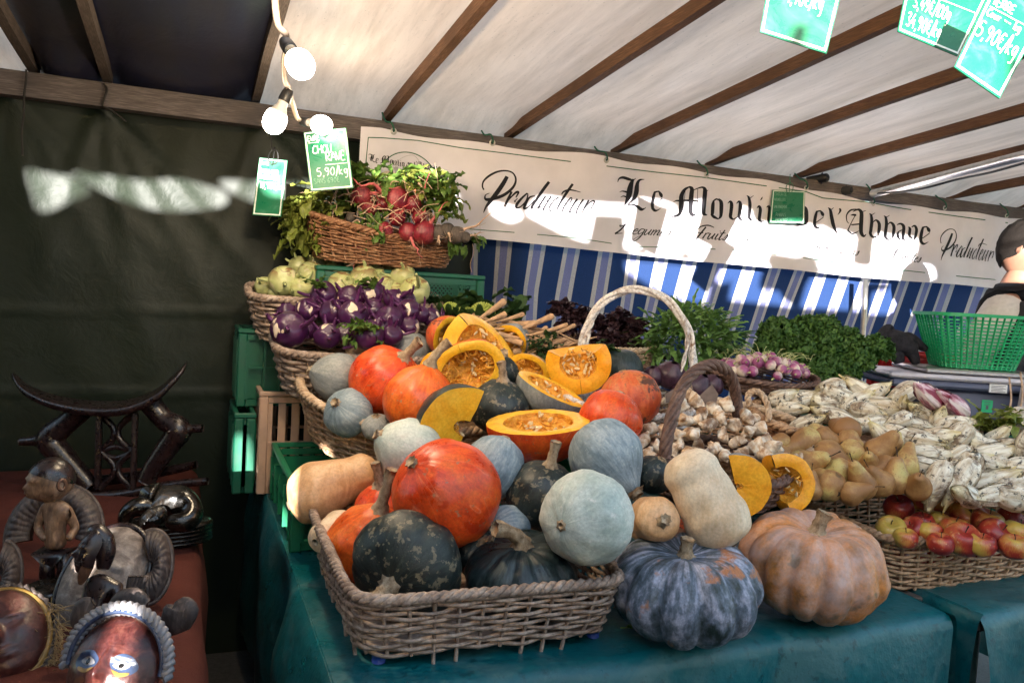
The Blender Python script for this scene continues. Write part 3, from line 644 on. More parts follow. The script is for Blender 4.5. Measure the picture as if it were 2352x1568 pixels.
sign([(1780, -130), (1955, -110), (1898, 125), (1745, 75)], (1.62, 1.6, 1.58, 1.6), 'green price sign at the top at the top, darker at its lower end',
     [(.1, .3, .13, '3,90€', .6), (.3, .62, .15, '1,90€/kg', .5)], False)
sign([(2105, -150), (2300, -75), (2199, 130), (2061, 73)], (1.72, 1.72, 1.68, 1.68), 'sunlit green price sign reading 3,49 and 34,90 at the top right',
     [(.1, .50, .09, 'TRUFFES', .6), (.14, .72, .13, '3,49€/100g', .5), (.1, .92, .14, '34,90€/kg', .5)], False, None, [(.3, .54, .95, .54)])
sign([(2293, -60), (2420, 0), (2295, 227), (2191, 155)], (1.5, 1.5, 1.47, 1.47), 'sunlit green price sign reading 5,90 overlapping its neighbour at the top right corner',
     [(.1, .3, .08, 'TERRE', .7), (.1, .42, .07, 'Cour -- kg', .7), (.08, .64, .15, '5,90€/kg', .52)], False, None, [(.1, .33, .9, .33)])

# ================================================================ light bulbs on the cable
def emis(name, c, s):
    m = M_(name); m.b.inputs['Emission Color'].default_value = c+(1,); m.b.inputs['Emission Strength'].default_value = s; m.col((.9, .9, .88)); return m.m
m_bulb = emis('lit_bulb_glass', (1, .93, .82), 5); m_sock = simple('black_lamp_socket', (.03, .03, .032), .4); m_bulbneck = simple('white_bulb_neck', (.75, .73, .70), .4, .05)
def bulb(c, tip, d, rpx, label, power):
    pc = P(c[0], c[1], d); pt = P(tip[0], tip[1], d+tip[2]); ax = (pc-pt).normalized(); r = rpx*d/FPX
    t = thing('light_bulb', label, 'light bulb', pt, 'lit bulbs on the hanging cable')
    F_ = frame(ax); M = Matrix.Translation(pc) @ F_
    prof = [(-2.15, .42), (-1.7, .46), (-1.35, .62), (-1.0, .82)]
    b = MB(); b.grid([(cos(2*pi*k/20)*rr*r, sin(2*pi*k/20)*rr*r, z*r) for z, rr in prof for k in range(20)], len(prof), 20, False, True).xf(M).build('neck', m_bulbneck, t)
    pr = [(-1.0, .82), (-.72, .95), (-.4, 1.0), (0, 1.0), (.35, .93), (.65, .74), (.85, .5), (.96, .25), (1.0, .02)]
    b = MB(); b.grid([(cos(2*pi*k/20)*rr*r, sin(2*pi*k/20)*rr*r, z*r) for z, rr in pr for k in range(20)], len(pr), 20, False, True).xf(M).build('glass', m_bulb, t)
    s_ = MB(); pr = [(-3.3, .02), (-3.25, .4), (-2.9, .5), (-2.2, .55), (-2.1, .5), (-2.1, .3)]
    s_.grid([(cos(2*pi*k/16)*rr*r, sin(2*pi*k/16)*rr*r, z*r) for z, rr in pr for k in range(16)], len(pr), 16, False, True).xf(M).build('socket', m_sock, t)
    L_ = bpy.data.lights.new('bulb_light', 'POINT'); L_.energy = power; L_.color = (1, .76, .48); L_.shadow_soft_size = r*1.05; o = bpy.data.objects.new('bulb_light', L_); COL.objects.link(o); o.location = pc+ax*r*2.3-pt; o.parent = t
    return pc-ax*r*3.2
s1 = bulb((692, 152), (650, 90, .05), 1.76, 32, 'largest lit bulb, highest on the hanging cable', 3.0)
s2 = bulb((629, 283), (660, 215, .0), 2.25, 26, 'lit bulb at the left end of the cable, above the small radis sign', .8)
s3 = bulb((742, 288), (690, 278, .05), 2.55, 22, 'smallest lit bulb, touching the top of the chou rave sign', .35)
m_cable = simple('flat_festoon_cable', (.30, .22, .16), .6, .2, 60)
pth = cr_spline([P(628, -60, 1.72), P(632, 10, 1.74), P(640, 60, 1.77), s1+VD(.2, .3, 0)*.01, P(652, 140, 1.95), P(655, 185, 2.1), s2+VD(0, 1, 0)*.005, P(673, 240, 2.35), P(682, 270, 2.5), s3], 6)
tag(MB().tube(pth, .008, 6, flat=.35, twist=.05).build('festoon_cable', m_cable), 'flat brown festoon cable that the three bulbs hang from', 'cable')
# ================================================================ produce shapes and skins
def sph(th, ph, R, H, lobes=0, depth=0, pear=0, dip=0, dipb=0, bump=0, seed=0, sharp=2):
    s = sin(th); c = cos(th)
    r = R*max(s, 0)**.92; z = H*c
    if pear: r *= 1-pear*math.exp(-(th/.85)**2); z += pear*.9*H*math.exp(-(th/.5)**2)
    if dip: z -= dip*H*math.exp(-(th/.42)**2)
    if dipb: z += dipb*H*math.exp(-((pi-th)/.4)**2)
    if lobes:
        g = abs(sin(lobes*ph/2+.25*sin(ph*2+seed))); f = 1-depth*(1-g)**sharp*min(1, s*2.2+.25); r *= f; z *= 1-(1-f)*.5
    if bump: k = 1+bump*N3((cos(ph)*s*2+seed, sin(ph)*s*2, c*2))+bump*.35*N3((cos(ph)*s*6+seed, sin(ph)*s*6, c*6)); r *= k; z *= k
    return Vector((r*cos(ph), r*sin(ph), z))
def body(mb, nth=28, nph=48, m=0, **k):
    pts = [sph(pi*(i+.02)/(nth-1+.04), 2*pi*j/nph, **k) for i in range(nth) for j in range(nph)]
    o = len(mb.v); mb.grid(pts, nth, nph, False, True, m)
    mb.f += [tuple(o+j for j in range(nph)), tuple(o+(nth-1)*nph+j for j in range(nph))[::-1]]; mb.m += [m, m]; return mb
def lathe(mb, prof, seg=24, bend=None, m=0, bump=0, seed=0, lobes=0, depth=0, n=5):
    q = cr_spline([(z, r, 0) for z, r in prof], n); pts = []
    for p in q:
        for j in range(seg):
            a = 2*pi*j/seg; r = max(p.y, .0002)
            if lobes: r *= 1-depth*(1-abs(sin(lobes*a/2)))**2
            if bump: r *= 1+bump*N3((cos(a)*1.5+seed, sin(a)*1.5, p.x*30*(.05/max(abs(prof[-1][0]-prof[0][0]), .01))*2))
            x, y, z = r*cos(a), r*sin(a), p.x
            if bend: x += bend(z)
            pts.append((x, y, z))
    o = len(mb.v); mb.grid(pts, len(q), seg, False, True, m)
    mb.f += [tuple(o+j for j in range(seg))[::-1], tuple(o+(len(q)-1)*seg+j for j in range(seg))]; mb.m += [m, m]; return mb

def skin(name, stops, streak=(14, .35), sp=None, spots=None, rough=.42, bumpk=.25, patch=None, spec=.5, bloom=None, fine=.35, line=None):
    """stops: colours over large mottling; streak: lengthwise streaks (count, weight); sp: speckles (colour, scale, threshold); patch: (colour, scale, lo, hi)"""
    m = M_(name, rough, spec); v = m.vec()
    o = m.sep(m.obj); L_ = m.math('SQRT', m.math('ADD', m.math('POWER', o[0], 2.0), m.math('POWER', o[1], 2.0))); L_ = m.math('MAXIMUM', L_, .0005)
    nx_, ny_ = m.math('DIVIDE', o[0], L_), m.math('DIVIDE', o[1], L_)
    lon = m.comb(nx_, ny_, m.math('MULTIPLY', o[2], 3.5)); mp = m.n('ShaderNodeVectorMath', operation='ADD'); m.l(lon, mp.inputs[0]); k = m.math('MULTIPLY', m.rnd(), 31.0); m.l(m.comb(k, k, k), mp.inputs[1]); lon = mp.outputs[0]
    st = m.noise(streak[0], 5, .6, lon); big = m.noise(14, 5, .62, v)
    f = m.math('ADD', m.math('MULTIPLY', st, streak[1]), m.math('MULTIPLY', big, 1-streak[1]))
    c = m.ramp(f, [(.40+.20*i/(len(stops)-1), s) for i, s in enumerate(stops)])
    if patch: c = m.mix(m.ramp(m.noise(patch[1], 6, .62, v), [(patch[2], 0), (patch[3], 1)]), c, patch[0])
    if line: c = m.mix(m.ramp(m.noise(line[1], 1, .4, lon), [(.5-line[2], 0), (.5, line[3]), (.5+line[2], 0)]), c, line[0])
    if sp: c = m.mix(m.ramp(m.noise(sp[1], 3, .65, v), [(sp[2], 0), (sp[2]+.06, .85)]), c, sp[0])
    if spots: c = m.mix(m.ramp(m.noise(spots[1], 5, .7, v), [(spots[2], 0), (spots[2]+.03, .9)]), c, spots[0])
    fn = m.noise(160, 4, .7, v); c = m.mix(m.ramp(fn, [(.35, fine), (.6, 0)]), c, [q*.45 for q in stops[0]])
    if bloom: c = m.mix(m.ramp(m.noise(9, 5, .7, v), [(.4, 0), (.7, bloom[1])]), c, bloom[0])
    m.col(c); m.rough(m.ramp(big, [(.35, rough-.08), (.65, min(1, rough+.15))]))
    h = m.math('ADD', m.math('MULTIPLY', st, .8), m.math('MULTIPLY', fn, .35)); m.bump(h, bumpk, .004); return m.m
K = {}
K['red'] = skin('red_kuri_skin', [(.54, .038, .006), (.74, .075, .010), (.82, .13, .016)], (7, .4), ((.38, .17, .09), 60, .64), ((.42, .33, .24), 20, .70), .32, .3, line=((.85, .28, .14), 2.1, .006, .55))
K['orange'] = skin('orange_kuri_skin', [(.60, .07, .008), (.80, .13, .012), (.86, .20, .022)], (7, .45), ((.45, .28, .15), 70, .64), ((.45, .38, .28), 22, .71), .34, .3)
K['blotchy'] = skin('scarred_red_skin', [(.48, .06, .018), (.66, .12, .03), (.60, .22, .07)], (8, .4), ((.10, .05, .04), 26, .57), ((.035, .028, .022), 11, .56), .45, .35)
K['blue'] = skin('blue_grey_skin', [(.15, .21, .25), (.24, .31, .35), (.37, .43, .46)], (9, .55), ((.48, .50, .48), 80, .66), ((.10, .07, .05), 26, .72), .5, .25)
K['grey'] = skin('dull_grey_skin', [(.17, .19, .20), (.25, .27, .27), (.34, .35, .33)], (9, .5), ((.42, .40, .35), 60, .66), ((.08, .05, .04), 22, .72), .55, .25)
K['pale'] = skin('pale_green_grey_skin', [(.38, .46, .42), (.50, .57, .52), (.62, .66, .60)], (7, .4), ((.66, .67, .62), 60, .60), ((.13, .10, .07), 30, .68), .5, .22)
K['dark'] = skin('dark_green_skin', [(.008, .014, .015), (.015, .026, .026), (.028, .042, .038)], (12, .5), ((.20, .17, .11), 55, .56), ((.26, .23, .17), 26, .68), .42, .4, fine=.2)
K['black'] = skin('ribbed_black_green_skin', [(.006, .012, .014), (.012, .024, .026), (.03, .05, .05)], (16, .7), ((.16, .18, .16), 34, .66), None, .34, .35, fine=.2)
K['nut'] = skin('butternut_skin', [(.56, .30, .13), (.68, .40, .20), (.76, .50, .29)], (6, .4), ((.45, .27, .14), 70, .65), ((.18, .11, .07), 20, .74), .42, .15)
K['nutpale'] = skin('pale_butternut_skin', [(.66, .48, .30), (.76, .60, .42), (.82, .68, .50)], (6, .35), ((.55, .40, .25), 60, .67), ((.14, .11, .08), 24, .74), .42, .15)
K['bluebig'] = skin('bloomed_blue_pumpkin_skin', [(.014, .028, .026), (.12, .15, .20), (.42, .44, .56)], (7, .55), ((.05, .06, .05), 18, .62), ((.10, .07, .05), 40, .69), .48, .35, patch=((.46, .18, .07), 6, .54, .58))
K['orangebig'] = skin('bloomed_orange_pumpkin_skin', [(.30, .13, .035), (.62, .24, .06), (.62, .36, .24)], (6, .5), ((.12, .09, .03), 15, .62), ((.28, .2, .12), 50, .7), .45, .25, bloom=((.56, .43, .42), .75))
m_stem = M_('corky_stem', .85, .2); v = m_stem.vec(); a_ = m_stem.noise(60, 5, .7, v); m_stem.col(m_stem.ramp(a_, [(.3, (.13, .085, .05)), (.5, (.34, .25, .16)), (.7, (.52, .42, .30))])).bump(a_, .8, .004); m_stem = m_stem.m
m_stemdark = simple('dry_brown_stem', (.10, .065, .04), .85, .5, 60, .6)
def flesh_mat(name, a, b, rough=.35, sc=26, bk=.35, fib=True):
    m = M_(name, rough, .5); v = m.vec((1, 1, 1)); n1 = m.noise(sc, 5, .7, v, .8); n2 = m.noise(150, 3, .6, v)
    c = m.ramp(n1, [(.35, a), (.65, b)]); c = m.mix(m.ramp(n2, [(.35, .35), (.6, 0)]), c, [q*.6 for q in a]); m.col(c).bump(m.math('ADD', n1, m.math('MULTIPLY', n2, .4)), bk, .004)
    m.b.inputs['Subsurface Weight'].default_value = 0; return m.m
m_flesh = flesh_mat('yellow_squash_flesh', (.86, .40, .012), (.96, .58, .05), bk=.2); m_pulp = flesh_mat('orange_fibrous_pulp', (.74, .26, .010), (.93, .52, .07), sc=70, bk=1)
m_flesho = flesh_mat('orange_squash_flesh', (.86, .33, .01), (.94, .47, .03), bk=.2)
m_seed = simple('cream_pumpkin_seed', (.74, .58, .32), .35, .15, 120)

GROUPS = {}
def stem_part(root, base, dirv, L, r, bendv=(0, 0, 0), m=None, hole=False, seg=14):
    dirv = Vector(dirv).normalized(); bendv = Vector(bendv); pts = []; rr = []
    for k in range(9):
        t = k/8; pts.append(Vector(base)+dirv*L*t+bendv*t*t); rr.append(r*(1.75-1.1*min(1, t*3.2)*.75 + (.25*smoothstep(.75, 1, t)) + .08*sin(k*2.1)))
    b = MB(); b.tube(pts, rr, seg, star=.14, twist=.09); return b.build('stem', m or m_stem, root)
def squash(u, v, d, rpx, ratio, axis, kind, label, stem=None, name='squash', spin=None, hr=None, group=None, **k):
    """whole squash; stem=(length, radius, bend in view coords, material)"""
    R = rpx*d/FPX; H = R*ratio; pos = P(u, v, d); ax = VD(*axis); t = thing(name, label, 'pumpkin' if name == 'pumpkin' else 'squash', pos, group)
    sd = k.pop('seed', U(0, 90)); kw = dict(R=R, H=H, bump=.05, seed=sd); kw.update(k); hi = rpx > 90
    b = MB(); body(b, 44 if hi else 30, 96 if hi else 56, **kw); b.build('skin', K[kind], t)
    for c in t.children: c.location = (0, 0, 0)
    RM = frame(ax, VD(1, .1, 0)) @ Matrix.Rotation(spin if spin is not None else U(0, 6), 4, 'Z')
    t.matrix_world = Matrix.Translation(pos) @ RM; RM = RM.to_3x3()
    # builds are made relative to the unrotated root, so undo the location shift used by MB.build
    me = t.children[0].data; me.transform(Matrix.Translation(pos)); me.update()
    if stem:
        L, r, bd, mm = (list(stem)+[None, None])[:4]; tip = sph(.02, 0, **kw)
        bl = RM.transposed() @ (CR*bd[0]+CU*bd[1]-fw*bd[2]) if bd else Vector((0, 0, 0))
        base = Vector((0, 0, tip.z-.004)); s_ = stem_part(t, base, (0, 0, 1), L, r, bl, mm); s_.data.transform(Matrix.Translation(pos)); s_.data.update()
        if r > .008:                       # scar ring round the stem
            pass
    else:
        z = sph(.02, 0, **kw).z; q = MB(); q.tube([(0, 0, z-.006), (0, 0, z+.002), (0, 0, z+.004)], [.012, .011, .007], 12, star=.15); o = q.build('stem_scar', m_stem, t); o.data.transform(Matrix.Translation(pos)); o.data.update()
    return t
def butternut(u, v, d, lenpx, rb, rn, axis, kind, label, bend=.0, stem=True, spin=0):
    """u,v = middle of the body, axis points from bulb to neck/stem"""
    s_ = d/FPX; L = lenpx*s_; rb *= s_; rn *= s_; pos = P(u, v, d); t = thing('butternut_squash', label, 'squash', pos)
    M = Matrix.Translation(pos) @ frame(VD(*axis), VD(0, 1, .2)) @ Matrix.Rotation(spin, 4, 'Z')
    prof = [(-L/2, .004), (-L/2+.003, rb*.3), (-L/2+rb*.25, rb*.78), (-L/2+rb*.85, rb), (-L/2+min(rb*1.45, L*.42), rb*.93), (L*.06, (rb*.35+rn*.65)), (L*.2, rn*.98), (L/2-rn*.6, rn), (L/2-rn*.15, rn*.7), (L/2, rn*.25)]
    prof = sorted(prof); b = MB(); lathe(b, prof, 48, (lambda z: bend*(z/L)**2*L), bump=.04, seed=U(0, 50), n=6, lobes=10, depth=.02)
    b.xf(M).build('skin', K[kind], t)
    z = L/2; x0 = bend*.25*L
    if stem: MB().tube([(x0, 0, z-.004), (x0, 0, z+.006), (x0+.002, 0, z+.02), (x0+.003, 0, z+.026)], [.016, .011, .009, .011], 12, star=.14).xf(M).build('stem', m_stem, t)
    MB().tube([(bend*.25*L, 0, -L/2+.002), (bend*.25*L, 0, -L/2-.002), (bend*.25*L, 0, -L/2-.004)], [.013, .012, .006], 12, star=.1).xf(M).build('blossom_scar', m_stemdark, t)
    return t
def seed_mesh(mb, p, nr, tan, L=.008, m=0):
    F_ = frame(nr, tan); n1, n2 = 5, 8; pts = []
    for i in range(n1):
        th = pi*(i+.1)/(n1-.8)
        for j in range(n2): a = 2*pi*j/n2; pts.append(p+F_.to_3x3() @ Vector((cos(th)*L, sin(th)*cos(a)*L*.52, sin(th)*sin(a)*L*.2)))
    mb.grid(pts, n1, n2, False, True, m)
def cut_squash(u, v, d, rpx, ratio, a, axis, xdir, kind, label, thick=.3, nseed=26, rough=.10, flesh=None, spill=.0, pear=0, strings=20, cav=1.0, th0=.003, th1=pi-.003, tipd=None, lobes=0, depth=0, stem=None):
    """wedge covering azimuth -a..a about local X (xdir points to the middle of the rind); axis = stem end; u,v,d = centre of the whole squash"""
    R = rpx*d/FPX; H = R*ratio; pos = P(u, v, d); t = thing('cut_squash', label, 'cut squash', pos)
    F_ = frame(VD(*axis), VD(*xdir)); M = Matrix.Translation(pos) @ F_; sd = U(0, 99)
    kw = dict(R=R, H=H, pear=pear, bump=.03, seed=sd, lobes=lobes, depth=depth); nt, na = 30, max(8, int(22*a/pi*2))
    def outer(th, ph): return sph(th, ph, **kw)
    Ri, Hi = R*(1-thick), H*(1-thick*1.15)*cav
    def inner(th, ph, ex=0): p = sph(th, ph, R=Ri, H=Hi, pear=pear); k = 1+ex*N3((p.x*60, p.y*60, p.z*60+sd))+ex*.6*N3((p.x*160, p.y*160, p.z*160+sd)); return p*k
    _in = inner
    def inner(th, ph, ex=0):
        p = _in(th, ph, ex); xe = cos(a)*math.hypot(p.x, p.y); return Vector((xe+(p.x-xe)*.55, p.y, p.z))
    TH = [th0+(th1-th0)*i/(nt-1) for i in range(nt)]; AZ = [-a+2*a*j/(na-1) for j in range(na)]
    b = MB(); b.grid([outer(th, ph) for th in TH for ph in AZ], nt, na).xf(M).build('rind', K[kind], t)
    f = MB()
    if th0 > .2: f.grid([outer(th0, ph).lerp(inner(th0, ph), q)*.999 for ph in AZ for q in (0, .3, .7, 1)], na, 4)
    f_rind = MB()
    for sgn in (-1, 1):
        ph = sgn*a; o_ = []
        K_ = [0, .06, .3, .6, .85, 1]
        for th in TH:
            po, pi_ = outer(th, ph)*.999, inner(th, ph, 0)
            for q in K_:
                p = po.lerp(pi_, q); off = Vector((-sin(ph), cos(ph), 0))*sgn*(.003*math.sin(pi*q)*(1+N3((p.x*50, p.z*50, sd))) + (.0015*N3((p.x*200, p.y*200, p.z*200))))
                o_.append(p+off)
        f.grid(o_, nt, len(K_))
    f.xf(M).build('flesh', flesh or m_flesh, t)
    # pulp cavity
    pb = MB(); na2 = max(14, na*2)
    pts = []
    for i in range(40):
        th = th0+(th1-th0)*i/39
        for j in range(na2):
            ph = -a+2*a*j/(na2-1); e = min(1, 4*min(j, na2-1-j)/(na2-1)+.0)
            p = inner(th, ph, rough*1.2*(.3+.7*e)); pts.append(p)
    pb.grid(pts, 40, na2)
    rr = random.Random(int(sd*100))
    nr_e = [Vector((sin(a), -cos(a), 0)), Vector((sin(a), cos(a), 0))]
    for k in range(strings):                     # fibrous strings
        th = rr.uniform(.5, 2.6); ph = rr.uniform(-a, a); p = inner(th, ph); q = inner(min(2.9, max(.2, th+rr.uniform(-.7, .7))), max(-a, min(a, ph+rr.uniform(-.7, .7))))
        mid = (p+q)/2*rr.uniform(.6, .95); pb.tube(cr_spline([p, mid+Vector((rr.uniform(-1, 1), rr.uniform(-1, 1), rr.uniform(-1, 1)))*.004, q], 4), rr.uniform(.0008, .0022), 5)
    pb.xf(M).build('pulp', m_pulp, t)
    if nseed:
        sb = MB()
        for k in range(nseed):
            th = rr.gauss(pi/2, .5); ph = rr.uniform(-a*.97, a*.97); p = inner(th, ph)*rr.uniform(.80, .95) ; n_ = -p.normalized()+Vector((rr.uniform(-1, 1), rr.uniform(-1, 1), rr.uniform(-1, 1)))*.6
            seed_mesh(sb, p, n_.normalized(), (rr.uniform(-1, 1), rr.uniform(-1, 1), rr.uniform(-1, 1)), .0098*rr.uniform(.85, 1.15))
        so_ = sb.xf(M).build('seeds', m_seed, t)
    if stem:
        z = outer(.02, 0).z; MB().tube([(0, 0, z-.008), (.0, 0, z+.01), (.002, 0, z+stem)], [.014, .010, .012], 12, star=.15).xf(M).build('stem', m_stem, t)
    return t

# ================================================================ wicker
def wick_mat(name, a, b, c, rough=.6):
    m = M_(name, rough, .4); v = m.vec((1, 1, 1), True); n1 = m.noise(24, 4, .65, v, 1.2); n2 = m.noise(120, 3, .6, v)
    cc = m.ramp(n1, [(.3, a), (.5, b), (.7, c)]); cc = m.mix(m.ramp(n2, [(.3, .6), (.55, 0)]), cc, [q*.4 for q in a]); m.col(cc).bump(n2, .5, .001); return m.m
W_grey = wick_mat('grey_weathered_wicker', (.16, .105, .08), (.33, .24, .185), (.50, .40, .33))
W_brown = wick_mat('brown_wicker', (.13, .05, .022), (.28, .13, .062), (.46, .27, .15))
W_light = wick_mat('honey_wicker', (.26, .135, .07), (.46, .28, .16), (.62, .43, .28))
W_pale = wick_mat('pale_peeled_wicker', (.38, .24, .14), (.58, .42, .28), (.70, .56, .42))
W_dark = wick_mat('dark_stained_wicker', (.06, .03, .022), (.13, .07, .052), (.24, .15, .115))
W_white = wick_mat('flaking_white_painted_wicker', (.28, .17, .11), (.72, .69, .67), (.80, .78, .76))
def perim(shape, a, b, n=4.5, N_=240):
    pts = []
    for i in range(N_):
        t = 2*pi*i/N_; c, s = cos(t), sin(t); e = 2/n if shape == 'rect' else 1
        pts.append(Vector((a*math.copysign(abs(c)**e, c), b*math.copysign(abs(s)**e, s), 0)))
    L = [0]
    for i in range(N_): L.append(L[-1]+(pts[(i+1) % N_]-pts[i]).length)
    def f(t):
        s = (t % 1)*L[-1]; lo, hi = 0, N_
        while hi-lo > 1:
            mid = (lo+hi)//2
            if L[mid] <= s: lo = mid
            else: hi = mid
        k = (s-L[lo])/max(L[lo+1]-L[lo], 1e-9); return pts[lo % N_].lerp(pts[(lo+1) % N_], k)
    return f, L[-1]
def wicker(t, M, shape, a, b, h, flare, mat, rows=10, sp=.05, r=.0042, rim=.010, mrim=None, n=4.5, dip=None, gap=1.0, rimk=3, stakes_out=False, base=True, under=0):
    f, Lp = perim(shape, a, b, n); ns = int(Lp/sp)//2*2+1; rr = random.Random(int(a*1e4+b*1e3)); SUB = 5
    def hh(p): return h+(dip(p.x/a, p.y/b) if dip else 0)
    def side(tt, k, off=0):
        p = f(tt); q = f(tt+.002); tg = (q-p).normalized(); nr = Vector((tg.y, -tg.x, 0)); fl = 1+flare*(max(k, 0)**.8); H_ = hh(p)
        return Vector((p.x*fl, p.y*fl, 0))+nr*off+Vector((0, 0, H_*k))
    wb = MB()
    for k in range(rows):
        kk = (k+.5)/rows; pts = []; rad = []; N_ = ns*SUB; ph = rr.uniform(0, 9)
        for i in range(N_):
            tt = i/N_; o = r*1.05*cos(pi*(i/SUB)+k*pi); z = .0022*sin(i*.23+ph)+.003*N3((i*.13, k*3.3, ph))
            p = side(tt, kk, o); p.z += z; pts.append(p); rad.append(r*(1+.28*N3((i*.07+ph, k*1.7, 2))))
        wb.tube(pts, rad, 5, closed=True)
    wb.xf(M).build('weave', mat, t)
    sb = MB()
    for i in range(ns):
        tt = i/ns; lo = -.03/h if stakes_out and rr.random() < .5 else 0
        sb.tube([side(tt, lo), side(tt, .3), side(tt, .7), side(tt, 1.0)], r*1.0, 5)
    sb.xf(M).build('stakes', mat, t)
    rb = MB(); Nr = 260
    for s_ in range(rimk):
        pts = []
        for i in range(Nr):
            tt = i/Nr; ang = 2*pi*(s_/rimk)+2*pi*round(Lp/.055)*tt; p = side(tt, 1.0); c0 = f(tt); nr = Vector((c0.x, c0.y, 0)).normalized()
            p = p+nr*(rim*.62*cos(ang))+Vector((0, 0, rim*.5*sin(ang)+rim*.2)); pts.append(p)
        rb.tube(pts, [rim*.58*(1+.2*N3((i*.09, s_, 4))) for i in range(Nr)], 6, closed=True)
    rb.xf(M).build('rim', mrim or mat, t)
    if base:
        bb = MB(); N_ = 48; ring = [side(i/N_, .03)*.97 for i in range(N_)]; c = sum(ring, Vector((0, 0, 0)))/N_; c.z -= .0
        bb.add([c]+ring, [(0, i+1, (i+1) % N_+1) for i in range(N_)]); c2 = c+Vector((0, 0, .004)); bb.add([c2]+[p+Vector((0, 0, .004)) for p in ring], [(0, i+1, (i+1) % N_+1) for i in range(N_)]); bb.xf(M).build('base', mat, t)
    return side
def twisted(t, name, path, r, mat, k=4, turns=8, seg=7, rs=.5, wrap=0):
    b = MB(); path = [Vector(p) for p in path]; n = len(path)
    for s_ in range(k):
        pts = []
        for i, p in enumerate(path):
            tg = (path[min(i+1, n-1)]-path[max(i-1, 0)]).normalized(); u_ = (fw-tg*fw.dot(tg)).normalized(); w_ = tg.cross(u_); an = 2*pi*(s_/k+turns*i/n); pts.append(p+u_*(r*.55*cos(an))+w_*(r*.55*sin(an)))
        b.tube(pts, r*rs, seg)
    for e in ([0] if wrap == 1 else [0, 1] if wrap == 2 else []):
        for i in range(6):
            q = path[i if e == 0 else n-1-i]; tg = (path[1]-path[0]).normalized() if e == 0 else (path[-1]-path[-2]).normalized(); F_ = frame(tg).to_3x3()
            b.tube([q+F_ @ Vector((cos(2*pi*j/12)*r*1.25, sin(2*pi*j/12)*r*1.25, 0)) for j in range(12)], r*.22, 5, closed=True)
    return b.build(name, mat, t)
# ================================================================ plastic crates
def plastic(name, c, rough=.42):
    m = M_(name, rough, .5); v = m.vec(); a = m.noise(16, 5, .7, v); m.col(m.mix(m.ramp(a, [(.5, 0), (.75, .6)]), m.ramp(m.noise(3, 2, .5, v), [(.3, [q*.85 for q in c]), (.7, c)]), [q*.5+.03 for q in c])).bump(a, .1, .002); return m.m
PL_green = plastic('green_crate_plastic', (.006, .17, .075)); PL_dgreen = plastic('dark_green_crate_plastic', (.004, .10, .055)); PL_beige = plastic('beige_crate_plastic', (.50, .33, .24)); PL_red = plastic('red_crate_plastic', (.55, .02, .02))
def crate(x0, x1, y0, y1, z0, h, mat, label, lattice=False, ribs=6, name='plastic_crate', rot=0, group=None):
    c = Vector(((x0+x1)/2, (y0+y1)/2, z0)); t = thing(name, label, 'crate', c, group); a, b_ = (x1-x0)/2, (y1-y0)/2; w_ = .0045
    M = Matrix.Translation(c) @ Matrix.Rotation(rot, 4, 'Z')
    r = MB()
    for (cx_, cy_, sx_, sy_) in ((0, -b_+.008, 2*a, .016), (0, b_-.008, 2*a, .016), (-a+.008, 0, .016, 2*b_-.034), (a-.008, 0, .016, 2*b_-.034)):
        r.box((cx_, cy_, h-.009), (sx_, sy_, .016), bev=.003)
    r.xf(M).build('rim', mat, t, False)
    for sx_ in (-1, 1):
        for sy_ in (-1, 1): MB().box((sx_*(a-.016), sy_*(b_-.016), (h-.018)/2), (.030, .030, h-.019), bev=.004).xf(M).build('corner_post', mat, t, False)
    for (dx, dy, L, ax) in ((0, -b_+.014, 2*a-.064, 0), (0, b_-.014, 2*a-.064, 0), (-a+.014, 0, 2*b_-.064, 1), (a-.014, 0, 2*b_-.064, 1)):
        q = MB()
        def bx_(u_, z_, su, sz, th=w_, off=0):
            cc = (dx+u_, dy+off*(-1 if dy < 0 else 1), z_) if ax == 0 else (dx+off*(-1 if dx < 0 else 1), dy+u_, z_); q.box(cc, (su, th, sz) if ax == 0 else (th, su, sz))
        bx_(0, .014, L, .024); bx_(0, h-.030, L, .020)
        n_ = ribs if ax == 0 else max(3, int(ribs*.7))
        if lattice:
            nL = int(L/.017); zt, zb = h-.040, .030
            bx_(-L/2+.012, (zt+zb)/2, .024, zt-zb-.002); bx_(L/2-.012, (zt+zb)/2, .024, zt-zb-.002)
            for k in range(nL):
                for sg in (-1, 1):
                    x_ = -L/2+.024+(L-.048)*(k+.5)/nL
                    for zz in np.linspace(zb+.008, zt-.008, max(2, int((zt-zb)/.017))):
                        s2, c2 = .0155, .0040; e = Vector((s2/2, 0, sg*s2/2)); f_ = Vector((c2/2, 0, -sg*c2/2))*.7
                        o_ = Vector((x_, 0, zz)); pts = [o_-e-f_, o_+e-f_, o_+e+f_, o_-e+f_]
                        dd = .0012*sg; vv = [(Vector((dx, dy+dd, 0))+w1) if ax == 0 else Vector((dx+dd, dy+w1.x, w1.z)) for w1 in pts]; q.add(vv, [(0, 1, 2, 3)])
        else:
            if mat is not PL_beige: bx_(0, h/2-.008, L, h-.068, .0025, -.016)
            for k in range(n_+1): bx_(-L/2+L*k/n_, h/2-.008, .024 if mat is PL_beige else .009, h-.068, .004 if mat is PL_beige else .022, .006)
            bx_(0, h*.5, L, .008, .014, .005)
        q.xf(M).build('side_panel', mat, t, False)
    g = MB()
    g.box((0, 0, .004), (2*a-.04, 2*b_-.04, .005)); g.xf(M).build('floor', mat, t, False)
    return t
